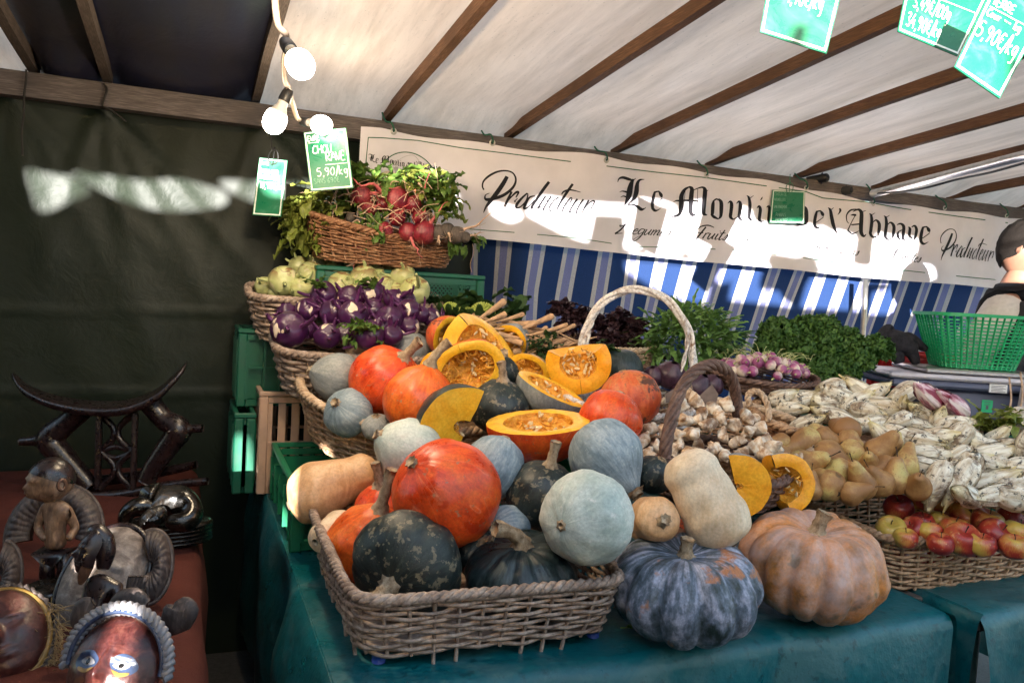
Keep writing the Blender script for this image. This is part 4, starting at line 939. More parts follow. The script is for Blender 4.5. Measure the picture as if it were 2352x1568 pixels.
# ================================================================ leaves
def leaf(mb, base, dirv, up, L, W, curl=.3, lob=0, ruff=.12, rr=None, m=0, nl=9, nw=5, crum=.0, fold=.25):
    rr = rr or RNG; d = Vector(dirv).normalized(); up = Vector(up); s = d.cross(up); s = s.normalized() if s.length > 1e-4 else d.orthogonal().normalized(); n_ = s.cross(d); pts = []; ph = rr.uniform(0, 99)
    for i in range(nl):
        t = i/(nl-1); w_ = W*(sin(pi*min(1, (t*.92+.06)))**.75)
        if lob: w_ *= 1-lob*(.5+.5*cos(t*2*pi*lob_n(lob)+ph))
        c = Vector(base)+d*(L*t*(1-.25*curl*t))-n_*(curl*L*t*t*.7)
        for j in range(nw):
            q = (j/(nw-1)-.5)*2; e = abs(q)
            z = fold*e*w_*.6+ruff*W*e*N3((t*5+ph, q*2.2, ph))*1.6+crum*N3((t*9+ph, q*5, 1))*W
            pts.append(c+s*(w_*q*.5)+n_*z+d*(ruff*W*e*.6*N3((t*6, q*3+ph, 7))))
    mb.grid(pts, nl, nw, m=m)
def lob_n(l): return 3.5
def leaf_mat(name, a, b, rough=.5, tr=.25, vein=None):
    m = M_(name, rough, .4); v = m.vec(); n1 = m.noise(22, 5, .65, v); c = m.ramp(n1, [(.3, a), (.7, b)])
    c = m.mix(m.ramp(m.noise(90, 3, .6, v), [(.3, .5), (.55, 0)]), c, [q*.5 for q in a]); m.col(c).bump(n1, .4, .004)
    t = m.n('ShaderNodeBsdfTranslucent'); m.l(c, t.inputs[0]); x = m.n('ShaderNodeMixShader'); x.inputs[0].default_value = tr
    m.t.links.new(m.b.outputs[0], x.inputs[1]); m.t.links.new(t.outputs[0], x.inputs[2]); m.t.links.new(x.outputs[0], m.out.inputs[0]); return m.m
LF_green = leaf_mat('green_leaf', (.06, .13, .02), (.17, .28, .06)); LF_yell = leaf_mat('yellowing_radish_leaf', (.13, .19, .025), (.34, .36, .08)); LF_dark = leaf_mat('dark_green_leaf', (.018, .05, .014), (.06, .12, .035))
LF_rocket = leaf_mat('rocket_leaf', (.08, .20, .04), (.24, .40, .12)); LF_kale = leaf_mat('kale_leaf', (.026, .085, .016), (.085, .18, .03), .6, .15); LF_lettuce = leaf_mat('dark_red_lettuce_leaf', (.022, .012, .018), (.075, .035, .045), .42, .12); LF_cab = leaf_mat('red_cabbage_leaf', (.022, .010, .020), (.085, .035, .060), .35, .05)
# ================================================================ tables
def cloth_mat(name, c1, c2, dirt):
    m = M_(name, .3, .5); v = m.vec((1, 1, 1), False); a = m.noise(7, 7, .68, v, .5); b = m.noise(40, 5, .7, v); g_ = m.noise(2.5, 3, .5, v)
    c = m.ramp(g_, [(.3, c1), (.7, c2)]); c = m.mix(m.ramp(a, [(.50, 0), (.62, .5)]), c, dirt); c = m.mix(m.ramp(b, [(.55, 0), (.66, .6)]), c, [q*.35 for q in c1])
    m.col(c).rough(m.ramp(a, [(.35, .26), (.7, .55)])).bump(m.math('ADD', m.noise(6, 5, .6, v), m.math('MULTIPLY', b, .15)), .55, .016); return m.m
m_gcloth = cloth_mat('dark_teal_oilcloth', (.001, .070, .080), (.002, .115, .135), (.07, .15, .15))
def drape_table(name, x0, x1, y0, y1, z, drop, label, mat, left=True, right=True, seed=0, wave=.012, rnd=.035, leftdrop=None, cat='table', raggedleft=False):
    """oilcloth lying over a table: top sheet plus front and side skirts in one cloth mesh"""
    t = thing(name, label, cat, ((x0+x1)/2, (y0+y1)/2, 0))
    cr = MB(); cr.box(((x0+x1)/2, (y0+y1)/2, z-.028), (x1-x0-.03, y1-y0-.03, .045), bev=.004)
    for sx in (x0+.06, x1-.06):
        for sy in (y0+.06, y1-.06): pass
    cr.build('board', m_beam, t, False)
    for sx in (x0+.06, x1-.06):
        for sy in (y0+.06, y1-.06): MB().tube([(sx, sy, 0), (sx, sy, z-.052)], .016, 10).build('leg', m_steel, t)
    b = MB(); nxx = int((x1-x0)/.025)+2; prof = []                     # front profile: skirt, rounded edge, top
    fr = [(-.003-.02, drop*1.0), (-.003-.012, drop*.66), (-.006, drop*.33), (-.002, rnd*1.0)]
    cs = [(y0-.004-.010*(d/drop), z-d) for d in np.linspace(drop, rnd, 12)]+[(y0-.004+rnd*(1-cos(a)), z-rnd+rnd*sin(a)) for a in np.linspace(.25, pi/2, 5)]+[(y, z) for y in np.linspace(y0+rnd+.02, y1, 24)]
    pts = []
    for i in range(nxx):
        x = x0+(x1-x0)*i/(nxx-1)
        for j, (y, zz) in enumerate(cs):
            dn = max(0, z-zz); k = min(1, dn/.12)
            yy = y-wave*k*(1+sin(x*9+seed)+.6*sin(x*23+seed*2+dn*4))-.01*N3((x*4, dn*3, seed)); zo = .0022*N3((x*9, y*9, seed)) if dn < .001 else 0
            pts.append((x, yy, zz+zo+.002))
    b.grid(pts, nxx, len(cs))
    for side, xs, on in ((-1, x0, left), (1, x1, right)):
        if not on: continue
        ny = int((y1-y0)/.03)+2; xs -= side*.004; dr = leftdrop if (side < 0 and leftdrop) else drop; pts = []
        ds = [0, .004, .012, .02, .035, .06]+list(np.linspace(.1, dr, 16))
        for j in range(ny):
            y = y0-.004+(y1-y0)*j/(ny-1)
            for d in ds:
                k = min(1, d/.15); out = .014*(1-math.exp(-d/.012)); rag = (.05*N3((y*6, 1, seed))+.03*N3((y*21, 4, seed))) if raggedleft and side < 0 else 0
                xx = xs+side*(out+(.018*k*(1+sin(y*8+seed+d*2))+.02*k*N3((y*3, d*4, seed))))
                if raggedleft and side < 0: xx += -.05*k*smoothstep(2.3, 1.3, y)*d/dr+.03*k*math.exp(-((y-2.05)/.14)**2)-.03*k*math.exp(-((y-1.8)/.1)**2)
                pts.append((xx, y, z+.0035-d*(1+rag)))
        b.grid(pts, ny, len(ds))
    b.build('oilcloth', mat, t); return t
drape_table('market_table', .25, 1.712, 1.315, 3.10, TZ, .62, 'market table under a dark teal oilcloth, carrying the pumpkins and squashes', m_gcloth, seed=1, leftdrop=.60, raggedleft=True)
drape_table('market_table', 1.785, 2.98, 1.30, 3.05, TZ, .62, 'market table under teal oilcloth at the far right, carrying the apple basket', m_gcloth, seed=5)
# a dark joist closing the gap between both tables
tag(MB().box((1.748, 1.95, TZ-.035), (.05, 1.0, .05), bev=.004).build('wooden_joist', m_rafg, smooth=False), 'dark wet wooden joist showing in the gap between the two teal tables', 'joist')

# crates under and behind the baskets
crate(.255, .66, 2.09, 2.66, TZ+.003, .185, PL_green, 'low bright green crate at the left table edge behind the front basket', ribs=7)
crate(.215, .62, 2.70, 3.02, TZ+.003, .345, PL_beige, 'tall beige slatted crate standing under the purple kohlrabi basket', ribs=8)
crate(.14, .210, 2.72, 3.06, TZ+.003, .27, PL_dgreen, 'lower dark green crate squeezed in left of the beige crate', ribs=5)
crate(.15, .50, 2.84, 3.12, TZ+.275, .27, PL_dgreen, 'upper dark green crate at the left under the green kohlrabi basket', ribs=5)
crate(.66, 1.06, 2.78, 3.06, TZ+.003, .26, PL_green, 'bottom crate of the green stack under the radish basket', ribs=7, group='stack of green crates')
crate(.66, 1.06, 2.78, 3.06, TZ+.265, .26, PL_green, 'middle crate of the green stack under the radish basket', ribs=7, group='stack of green crates')
crate(.40, 1.03, 2.84, 3.08, TZ+.527, .25, PL_dgreen, 'wide lattice sided green crate directly under the radish basket', lattice=True)
crate(1.42, 1.95, 2.62, 3.0, TZ+.003, .24, PL_dgreen, 'green crate with lattice side under the dark red lettuces', lattice=True)
crate(1.98, 2.40, 2.45, 2.85, TZ+.003, .24, PL_dgreen, 'green crate with lattice side under the tray of small turnips', lattice=True)
crate(1.62, 1.94, 2.18, 2.50, TZ+.003, .17, PL_dgreen, 'low green crate just behind the artichoke basket', lattice=True)
crate(.74, 1.30, 2.14, 2.70, TZ+.003, .17, PL_green, 'green crate hidden under the middle squash basket', ribs=7)

# brown table with the carvings
def red_cloth():
    m = M_('terracotta_tablecloth', .85, .2); v = m.vec((1, 1, 1), False); a = m.noise(5, 4, .6, v); vo = m.n('ShaderNodeTexVoronoi'); m.l(m.vec((1, .6, 1), False), vo.inputs['Vector']); vo.inputs['Scale'].default_value = 16
    c = m.ramp(a, [(.3, (.055, .013, .010)), (.7, (.095, .025, .017))]); c = m.mix(m.ramp(vo.outputs['Distance'], [(.05, .6), (.22, 0)]), c, (.06, .016, .010)); w_ = m.noise(300, 2, .5, v)
    m.col(c).bump(m.math('ADD', m.noise(8, 5, .6, v), m.math('MULTIPLY', w_, .3)), .5, .012); return m.m
m_rcloth = red_cloth()
BX1_ = .045; BZ = .75
tb = thing('carving_table', 'table under a terracotta patterned cloth at the left carrying the dark wood carvings', 'table', (-.7, 2.3, 0))
MB().box((-.78, 2.25, BZ-.03), (1.56, 1.7, .045), bev=.004).build('board', m_beam, tb, False)
for sx in (-1.5, -.06):
    for sy in (1.0, 3.0): MB().tube([(sx, sy, 0), (sx, sy, BZ-.054)], .016, 10).build('leg', m_steel, tb)
b = MB(); xs = list(np.linspace(-1.6, BX1_-.05, 60)); prof = [(x, 0) for x in xs]+[(BX1_-.05+.05*sin(a), -.05*(1-cos(a))) for a in np.linspace(.2, pi/2, 6)]+[(BX1_+.004, -.05-d) for d in np.linspace(.03, .55, 16)]
ys = np.linspace(.9, 3.14, 90); pts = []
for x, dz in prof:
    for y in ys:
        k = min(1, max(0, -dz-.03)/.15); zz = BZ+dz+.007*N3((x*5, y*5, 1))*(1-k)+.004*N3((x*14, y*14, 1))*(1-k)
        if y > 2.45: zz += .018*abs(N3((x*3, y*9, 5)))*(1-k)*smoothstep(2.45, 2.6, y)
        pts.append((x+k*(.016*sin(y*9)+.012*N3((y*5, dz*3, 2))), y, zz))
b.grid(pts, len(prof), len(ys)).build('tablecloth', m_rcloth, tb)
# ================================================================ baskets of squashes
def basket(name, label, loc, rotz, tilt, shape, a, b, h, flare, mat, **k):
    t = thing(name, label, 'basket', loc); M = Matrix.Translation(loc) @ Matrix.Rotation(rotz, 4, 'Z') @ Matrix.Rotation(tilt, 4, 'X'); wicker(t, M, shape, a, b, h, flare, mat, **k); return t, M
front, _ = basket('wicker_basket', 'rectangular grey wicker basket at the front with broken stakes and blue feet', Vector((.572, 1.715, TZ+.022)), rad(-1), 0, 'rect', .258, .315, .118, .10, W_grey, rows=11, sp=.044, r=.0043, rim=.0115, n=9, stakes_out=True)
for sx, sy in ((-.225, -.282), (.228, -.285), (-.225, .29), (.225, .29)):
    MB().tube([(.572+sx, 1.715+sy, TZ+.003), (.572+sx, 1.715+sy, TZ+.02)], .013, 14).build('foot', simple('blue_foot_tape', (.015, .05, .28), .5), front)
basket('wicker_basket', 'tilted oval wicker basket with plaited rim in the middle of the squash display', Vector((.70, 2.52, TZ+.225)), 0, rad(14), 'oval', .33, .30, .17, .16, W_light, rows=15, sp=.05, r=.0045, rim=.014, mrim=W_pale)
Q = squash
# front basket
Q(935, 1298, 1.62, 133, .74, (-.34, -.28, .90), 'dark', 'large mottled dark green squash at the front left, its stem hanging over the rim', (.040, .016, (-.012, -.012, 0)), lobes=6, depth=.05, dip=.12, bump=.035)
Q(1197, 1322, 1.68, 132, .72, (.0, .93, .33), 'black', 'ribbed black-green squash with a long pale curved stem in the front basket', (.075, .0145, (-.055, -.022, .02)), lobes=11, depth=.07, dip=.14)
Q(1025, 1133, 1.72, 125, .98, (-.50, .58, .48), 'red', 'biggest red-orange squash resting on top of the front basket', (.014, .012, (0, 0, 0)), lobes=5, depth=.02, bump=.03)
Q(852, 1250, 1.80, 103, .84, (.25, .80, .30), 'orange', 'bright orange squash at the left side of the front basket behind the dark green one', (.075, .012, (.01, .03, 0)), pear=.14)
Q(872, 1165, 1.97, 58, .9, (.05, .9, .3), 'red', 'small orange squash peeping out behind the bright orange one', (.055, .011, (-.01, .01, 0)), pear=.1)
butternut(765, 1222, 1.88, 125, 44, 34, (-.3, -.1, .6), 'nutpale', 'small pale butternut half hidden at the left end of the front basket', stem=False)
butternut(768, 1111, 2.05, 218, 68, 50, (.84, .28, -.35), 'nut', 'tan butternut lying across the left end behind the front basket', bend=-.2, stem=False)
Q(1160, 1222, 1.78, 62, .9, (-.4, .3, .5), 'blue', 'grey-blue squash behind the long curved stem', None)
Q(1098, 1268, 1.74, 60, .8, (.35, .5, .6), 'dark', 'small dark green squash between the two big dark ones', (.03, .012, (.01, 0, 0)))
Q(1245, 1137, 1.84, 84, .92, (.22, .86, .25), 'dark', 'dark green squash with upright stem behind the pale green round one', (.055, .011, (.0, .01, 0)), lobes=5, depth=.03)
Q(1348, 1188, 1.62, 109, .93, (-.62, .0, .78), 'pale', 'round pale green squash with its blossom scar facing the viewer', None, lobes=6, depth=.015)
Q(1393, 1048, 1.85, 87, 1.0, (.48, -.62, .45), 'blue', 'blue-grey squash narrowing to a stem that points down at the viewer', (.012, .014, (0, 0, 0)), pear=.30)
Q(940, 1035, 1.98, 76, 1.0, (-.72, .42, .3), 'pale', 'pale grey-green squash left of the dark cut wedge', (.012, .011, (0, 0, 0)), pear=.12)
Q(1132, 1072, 1.86, 72, 1.02, (.35, .75, -.2), 'blue', 'blue-grey squash partly behind the biggest red-orange one', None)
Q(1190, 1105, 1.98, 45, .9, (0, .5, .5), 'blue', 'small blue-grey squash in the gap left of the upright stemmed dark one', None)
Q(1500, 1090, 1.88, 45, .95, (.3, .6, .2), 'dark', 'small dark squash in the gap behind the butternut end', None)
butternut(1500, 1192, 1.72, 150, 56, 50, (.10, .30, .95), 'nut', 'butternut lying with its stem end pointing at the viewer', bend=-.3)
butternut(1622, 1145, 1.72, 232, 76, 66, (-.42, .80, -.2), 'nutpale', 'large pale butternut standing slanted beside the round pale squash', bend=.0, stem=False)
MB_ = Q(1545, 1222, 1.80, 42, .8, (0, .8, .2), 'blotchy', 'small brown-orange squash in the gap above the blue ribbed pumpkin', None)
# the two large pumpkins on the cloth
def big(u, v, H, rpx, d, kind, label, n, stem, axis, seed): return Q(u, v, d, rpx, H, axis, kind, label, stem, name='pumpkin', lobes=n, depth=.12, dip=.34, dipb=.2, bump=.045, seed=seed, sharp=1.6)
big(1573, 1345, .68, 172, 1.675, 'bluebig', 'large ribbed pumpkin with blue-grey bloom and an orange patch, on the teal cloth', 11, (.042, .013, (.004, .0, .0), None), (-.02, .97, .22), 4.2)
big(1866, 1295, .74, 164, 1.83, 'orangebig', 'large ribbed orange-tan pumpkin on the teal cloth beside the blue one', 13, (.05, .015, (.012, .004, 0), None), (.06, .97, .2), 9.7)
# middle basket
Q(775, 867, 2.42, 57, 1.02, (-.78, .25, .3), 'grey', 'dull grey squash at the left end of the middle basket', (.012, .009, (0, 0, 0)), pear=.12)
Q(800, 947, 2.28, 57, .86, (-.35, .45, .72), 'blue', 'blue-grey squash low at the left rim of the middle basket', (.016, .011, (0, 0, 0)))
Q(866, 980, 2.22, 36, .8, (0, .8, .4), 'grey', 'small grey squash half sunk at the front rim of the middle basket', None)
Q(883, 876, 2.36, 84, .95, (.55, .62, .4), 'red', 'smooth red-orange squash with a thick corky stem at the upper left', (.05, .013, (.02, .015, 0)), pear=.06)
Q(963, 920, 2.20, 84, .92, (.28, .9, .12), 'orange', 'orange squash with a curled stem in front of the cut yellow pieces', (.07, .012, (.035, -.0, 0)), pear=.15)
Q(945, 806, 2.60, 46, .9, (.2, .3, .3), 'grey', 'grey squash behind the thick-stemmed red-orange one', None)
butternut(878, 786, 2.62, 170, 38, 32, (-.95, -.22, .1), 'nutpale', 'pale butternut lying behind the squashes next to the purple kohlrabi', stem=False)
Q(1147, 935, 2.22, 68, .93, (.12, .93, .2), 'dark', 'dark green squash with a grey curved stem left of the half squash', (.06, .011, (-.012, .0, 0)), lobes=5, depth=.03)
Q(1402, 965, 2.08, 74, .92, (.3, .7, -.2), 'red', 'smooth red squash behind the blue-grey pointed one', None)
Q(1448, 916, 2.24, 71, .93, (-.2, .8, -.2), 'blotchy', 'red squash with dark brown scabs below the white basket handle', None)
Q(1425, 848, 2.5, 52, .9, (0, .8, 0), 'black', 'dark purple-black squash behind the seeded yellow wedge', None)
# cut pieces
C_ = cut_squash
C_(1238, 968, 2.02, 100, 1.17, pi/2, (-.98, -.05, .12), (.03, -.80, -.16), 'red', 'half red squash with its yellow seeded cut face turned up, in the centre', thick=.28, nseed=30, pear=.05, lobes=6, depth=.02)
C_(1270, 893, 2.26, 72, 1.18, pi/2, (-.86, .40, .15), (-.15, -.75, -.2), 'grey', 'half grey squash leaning with its thin cut face up', thick=.24, nseed=22, pear=.05)
C_(1328, 834, 2.36, 76, .95, pi/2.1, (-.12, .95, .05), (.2, -.1, -.97), 'black', 'thick yellow wedge with a clump of seeds, below the white handle', thick=.42, nseed=34, th0=1.05, flesh=m_flesho)
C_(1118, 796, 2.42, 112, .88, .95, (-.66, .75, -.05), (-.38, -.40, -.84), 'dark', 'tall yellow wedge with seeds standing at the top of the display', thick=.30, nseed=34, strings=40)
C_(1075, 850, 2.34, 88, .75, pi/2, (-.3, .8, .2), (.1, -.35, -.9), 'orange', 'opened yellow half with stringy pulp below the tall wedge', thick=.28, nseed=16, strings=90)
C_(1035, 775, 2.56, 58, .85, pi/2, (.3, .85, 0), (-.75, -.2, -.45), 'blotchy', 'cut half with scorched orange skin at the left of the tall wedge', thick=.30, nseed=14)
C_(1170, 785, 2.62, 48, .85, pi/2.2, (-.4, .8, .1), (.6, -.3, -.4), 'grey', 'cut piece with whitish grey skin right of the tall wedge', thick=.32, nseed=10)
C_(1153, 850, 2.44, 44, .85, .9, (.1, .8, .3), (.2, .1, .9), 'dark', 'small dark skinned piece with a stub of stem between the yellow pieces', thick=.3, nseed=0, stem=.012)
C_(1215, 850, 2.46, 52, .7, pi/2, (.2, .7, .2), (.1, -.5, -.8), 'nut', 'orange stringy cut half between the tall wedge and the thick wedge', thick=.3, nseed=8, strings=50)
C_(1072, 985, 2.02, 118, .82, .60, (.42, .90, .05), (-.97, .30, -.05), 'black', 'dark green wedge whose yellow cut side faces right, left of centre', thick=.70, nseed=8)
C_(1690, 1118, 1.86, 80, .95, .60, (-.25, .96, .1), (.86, -.1, -.45), 'grey', 'yellow squash slab standing beside the pale butternut', thick=.78, nseed=3, flesh=m_flesho)
C_(1795, 1115, 1.94, 80, .92, .85, (-.3, .9, .0), (.6, -.45, -.55), 'grey', 'orange squash wedge with seeds and grey rind behind the tan pumpkin', thick=.36, nseed=16, flesh=m_flesho)
C_(1015, 850, 2.38, 60, .8, pi/2.5, (-.2, .85, 0), (.1, -.2, -.95), 'nut', 'plain yellow cut piece beside the curled stem', thick=.5, nseed=0, strings=8)
# ================================================================ kohlrabi
def koh_mat(name, a, b, scar, cut, rough=.35):
    m = M_(name, rough, .5); v = m.vec(); o = m.sep(m.obj)
    rad_ = m.math('SQRT', m.math('ADD', m.math('POWER', o[0], 2.0), m.math('POWER', o[1], 2.0)))
    n1 = m.noise(30, 5, .6, v); c = m.ramp(n1, [(.3, a), (.7, b)])
    ring = m.noise(14, 4, .6, m.comb(m.math('ADD', m.math('MULTIPLY', rad_, 5.0), m.math('MULTIPLY', m.rnd(), 20.0)), m.math('MULTIPLY', o[0], 1.2), m.math('MULTIPLY', o[1], 1.2)), 1.2)
    up = m.ramp(o[2], [(0.0, 0), (.035, 1)])
    c = m.mix(m.math('MULTIPLY', m.ramp(ring, [(.50, 0), (.53, .95)]), up), c, scar)
    c = m.mix(m.ramp(m.noise(26, 2, .5, m.vec((1, 1, .5)), .5), [(.63, 0), (.65, 1)]), c, cut)
    m.col(c).bump(m.math('ADD', ring, n1), .3, .003); return m.m
K_gk = koh_mat('green_kohlrabi_skin', (.36, .39, .14), (.54, .55, .27), (.22, .12, .05), (.55, .50, .30)); K_pk = koh_mat('purple_kohlrabi_skin', (.030, .005, .034), (.062, .011, .066), (.05, .02, .05), (.62, .52, .40), .3)
m_gst = simple('green_kohlrabi_stalk', (.42, .46, .20), .5, .25, 80); m_pst = simple('purple_kohlrabi_stalk', (.085, .018, .085), .4, .4, 80); m_cut = simple('cut_stalk_end', (.62, .58, .40), .7, .2, 120)
def koh(u, v, d, rpx, axis, kind, label, group, stalks=2, leafy=False, long=0):
    R = rpx*d/FPX; pos = P(u, v, d); t = thing('kohlrabi', label, 'kohlrabi', pos, group); F_ = frame(VD(*axis)); M = Matrix.Translation(pos) @ F_ @ Matrix.Rotation(U(0, 6), 4, 'Z'); sd = U(0, 99)
    b = MB(); body(b, 24, 36, R=R, H=R*.86, bump=.06, seed=sd, dip=.08, pear=0, lobes=5, depth=.03); b.xf(M).build('bulb', K_gk if kind == 'g' else K_pk, t)
    mm = m_gst if kind == 'g' else m_pst; rr = random.Random(int(sd*99))
    for k in range(stalks):
        a = rr.uniform(0, 6.28); th = rr.uniform(.3, 1.5); p = sph(th, a, R, R*.86); dr = (p.normalized()+Vector((0, 0, .5))).normalized(); L = R*rr.uniform(.25, .9)+long*(k == 0)
        q = [p*.92, p+dr*L*.4, p+dr*L*.75+Vector((0, 0, L*.1)), p+dr*L+Vector((0, 0, L*.25))]; s_ = MB(); s_.tube(cr_spline(q, 3), [R*.14*(1-.4*i/9) for i in range(10)], 8).xf(M); s_.build('leaf_stalk', mm, t)
    if leafy:
        lb = MB(); top_ = M @ Vector((0, 0, R*.8))
        for k in range(5): leaf(lb, top_, VD(rr.uniform(-1, 1), rr.uniform(.2, 1), rr.uniform(-.2, .6)), (0, 0, 1), R*rr.uniform(1.0, 1.6), R*.7, .6, ruff=.4, rr=rr, lob=.5)
        lb.build('leaves', LF_green, t)
    return t
basket('wicker_basket', 'grey wicker basket of pale green kohlrabi above the purple ones', P(795, 735, 2.88)+Vector((0, .0, -.06)), rad(-2), rad(10), 'rect', .30, .13, .15, .14, W_grey, rows=11, sp=.05, r=.006, rim=.013, n=5)
basket('wicker_basket', 'chunky grey wicker basket of purple kohlrabi standing on the beige crate', P(850, 850, 2.66)+Vector((.03, .04, -.06)), rad(-2), rad(12), 'rect', .30, .15, .15, .14, W_grey, rows=10, sp=.05, r=.0065, rim=.013, n=4)
GKo = [(608, 658, 2.80, 24), (652, 645, 2.76, 36), (685, 610, 2.92, 24), (728, 607, 2.95, 26), (715, 630, 2.85, 32), (690, 662, 2.76, 29), (742, 640, 2.84, 30), (770, 622, 2.92, 26), (785, 655, 2.80, 33), (812, 620, 2.93, 28),
       (845, 607, 2.98, 24), (835, 640, 2.82, 34), (862, 634, 2.88, 26), (880, 660, 2.80, 28), (893, 630, 2.92, 24), (925, 635, 2.88, 31), (952, 668, 2.80, 36), (905, 672, 2.80, 26), (812, 675, 2.74, 24), (640, 672, 2.78, 24)]
pos_g = ['far left end', 'big one near the left end', 'small one at the back left', 'topmost at the back left', 'tall one behind the second row', 'brown scarred one low on the left', 'one left of the upright purple stalk', 'back one right of the purple stalk', 'scarred one behind the tall purple stalks', 'back row centre one',
         'highest back row one with a stub', 'large ringed one in the centre', 'small back one right of centre', 'tall one right of the ringed one', 'small back right one', 'wide one with a brown cap near the right', 'lobed one with long stubs at the right end', 'low one beside the right end', 'low shaded one at the centre front', 'low shaded one at the left front']
for (u, v, d, r), l in zip(GKo, pos_g):
    koh(u, v, d, r, (U(-.5, .6), U(.1, .8), U(.5, 1)), 'g', 'pale green kohlrabi, '+l, 'pale green kohlrabi', stalks=2 if r < 35 else 3, long=.03 if u > 940 else 0)
PKo = [(664, 757, 2.52, 44, 'largest purple bulb at the left front corner'), (752, 772, 2.52, 32, 'upright bulb with a white slash at the front'), (742, 678, 2.68, 33, 'bulb with tall stalks and leaves standing upright'), (708, 712, 2.64, 30, 'one left of the centre row'), (762, 718, 2.62, 30, 'round one in the centre row'),
       (802, 684, 2.70, 30, 'one behind the centre, with a pale slash'), (812, 725, 2.60, 37, 'big dark one in the centre'), (852, 673, 2.72, 33, 'high dark bulb at the back centre'), (858, 712, 2.64, 28, 'small one with a long stalk right of centre'), (893, 732, 2.58, 32, 'one with long lying stalks at the right'),
       (905, 688, 2.70, 26, 'back one with a cream stripe'), (937, 715, 2.64, 30, 'striped bulb near the right end'), (932, 690, 2.72, 24, 'small back right bulb'), (848, 770, 2.50, 36, 'bulb behind the green sprouts at the front'), (965, 722, 2.66, 22, 'dusty one at the right edge'), (900, 770, 2.52, 26, 'low bulb by the pale butternut'),
       (990, 728, 2.68, 22, 'small one beside the cauliflower'), (660, 715, 2.66, 26, 'one peeping over the big corner bulb'), (700, 760, 2.58, 26, 'low bulb between the two front ones'), (790, 765, 2.54, 26, 'low bulb beside the green sprouts'), (880, 748, 2.56, 26, 'low dark bulb right of the sprouts'), (940, 750, 2.60, 24, 'low bulb at the right front'), (1010, 740, 2.7, 18, 'smallest purple bulb at the far right')]
for i, (u, v, d, r, l) in enumerate(PKo):
    koh(u, v, d, r, (U(-.6, .6), U(0, .9), U(.3, 1)), 'p', 'purple kohlrabi, '+l, 'purple kohlrabi', stalks=4, leafy=(i in (2, 13, 7)), long=(.05 if i in (0, 2, 8, 9) else .015))
lb = MB()
for k in range(16): leaf(lb, P(830+U(-35, 35), 770+U(-30, 20), 2.47), VD(U(-1, 1), U(-.6, 1), U(0, 1)), (0, 0, 1), U(.03, .06), U(.02, .035), .6, ruff=.5, lob=.5)
o = lb.build('kohlrabi_leaves', LF_green); tag(o, 'sprig of green kohlrabi leaves poking out among the purple bulbs', 'leaves'); o['kind'] = 'stuff'

# ================================================================ radish basket
basket('wicker_basket', 'brown oval wicker basket of red radishes on top of the green crates', P(878, 572, 2.93)+Vector((.0, .02, -.045)), rad(-3), rad(8), 'rect', .235, .13, .105, .17, W_brown, rows=15, sp=.038, r=.0042, rim=.012, n=3, dip=lambda x, y: .05*(-x)*(1 if x < 0 else .2))
m_rad = skin('red_radish_skin', [(.11, .005, .013), (.20, .011, .026), (.33, .05, .06)], (8, .4), ((.30, .16, .09), 60, .60), ((.16, .10, .06), 30, .66), .38, .2); m_brad = skin('black_radish_skin', [(.035, .028, .024), (.08, .065, .055), (.13, .10, .085)], (8, .4), None, None, .8, .5); m_root = simple('pale_root', (.50, .34, .24), .7, .4, 80); m_rroot = simple('pink_root', (.52, .12, .12), .6, .4, 60)
RD = [(912, 460, 30, 'r', 'one with a pale cap, upper left', (-.7, .3, .6)), (830, 452, 24, 'r', 'large one high on the left', (.9, .2, .4)), (882, 530, 22, 'r', 'round pink one hanging over the rim at the centre', (.1, 0, 1)), (938, 533, 22, 'r', 'one over the rim right of the pink one', (.3, -.6, .6)), (974, 535, 27, 'r', 'largest one over the rim near the black radishes', (.6, .8, .4)),
      (818, 572, 13, 'r', 'small one dangling below the basket rim', (0, 1, .2)), (913, 500, 20, 'r', 'one above the rim in the centre', (.4, .3, .8)), (848, 480, 18, 'r', 'small dark red one at the left centre', (.5, 0, .8)), (880, 470, 17, 'r', 'small one behind the hanging roots', (-.2, .2, .9)), (950, 470, 20, 'r', 'one at the upper right with a long root', (.5, .7, .4)), (965, 500, 19, 'r', 'one tucked above the largest', (.3, .2, .8)), (872, 435, 9, 'r', 'tiny bright pink one in the sunlit leaves', (0, .3, 1)),
      (1008, 535, 18, 'b', 'left of the three rounded ones', (.1, -.5, .8)), (1028, 530, 18, 'b', 'middle one of the dark cluster', (.2, -.4, .8)), (1048, 540, 20, 'b', 'rightmost with long branching roots', (.8, .5, .2)), (1068, 545, 13, 'b', 'small one at the right tip of the basket', (.9, .2, .3)), (806, 500, 12, 'b', 'small root ball over the left rim', (-.2, -.9, .4))]
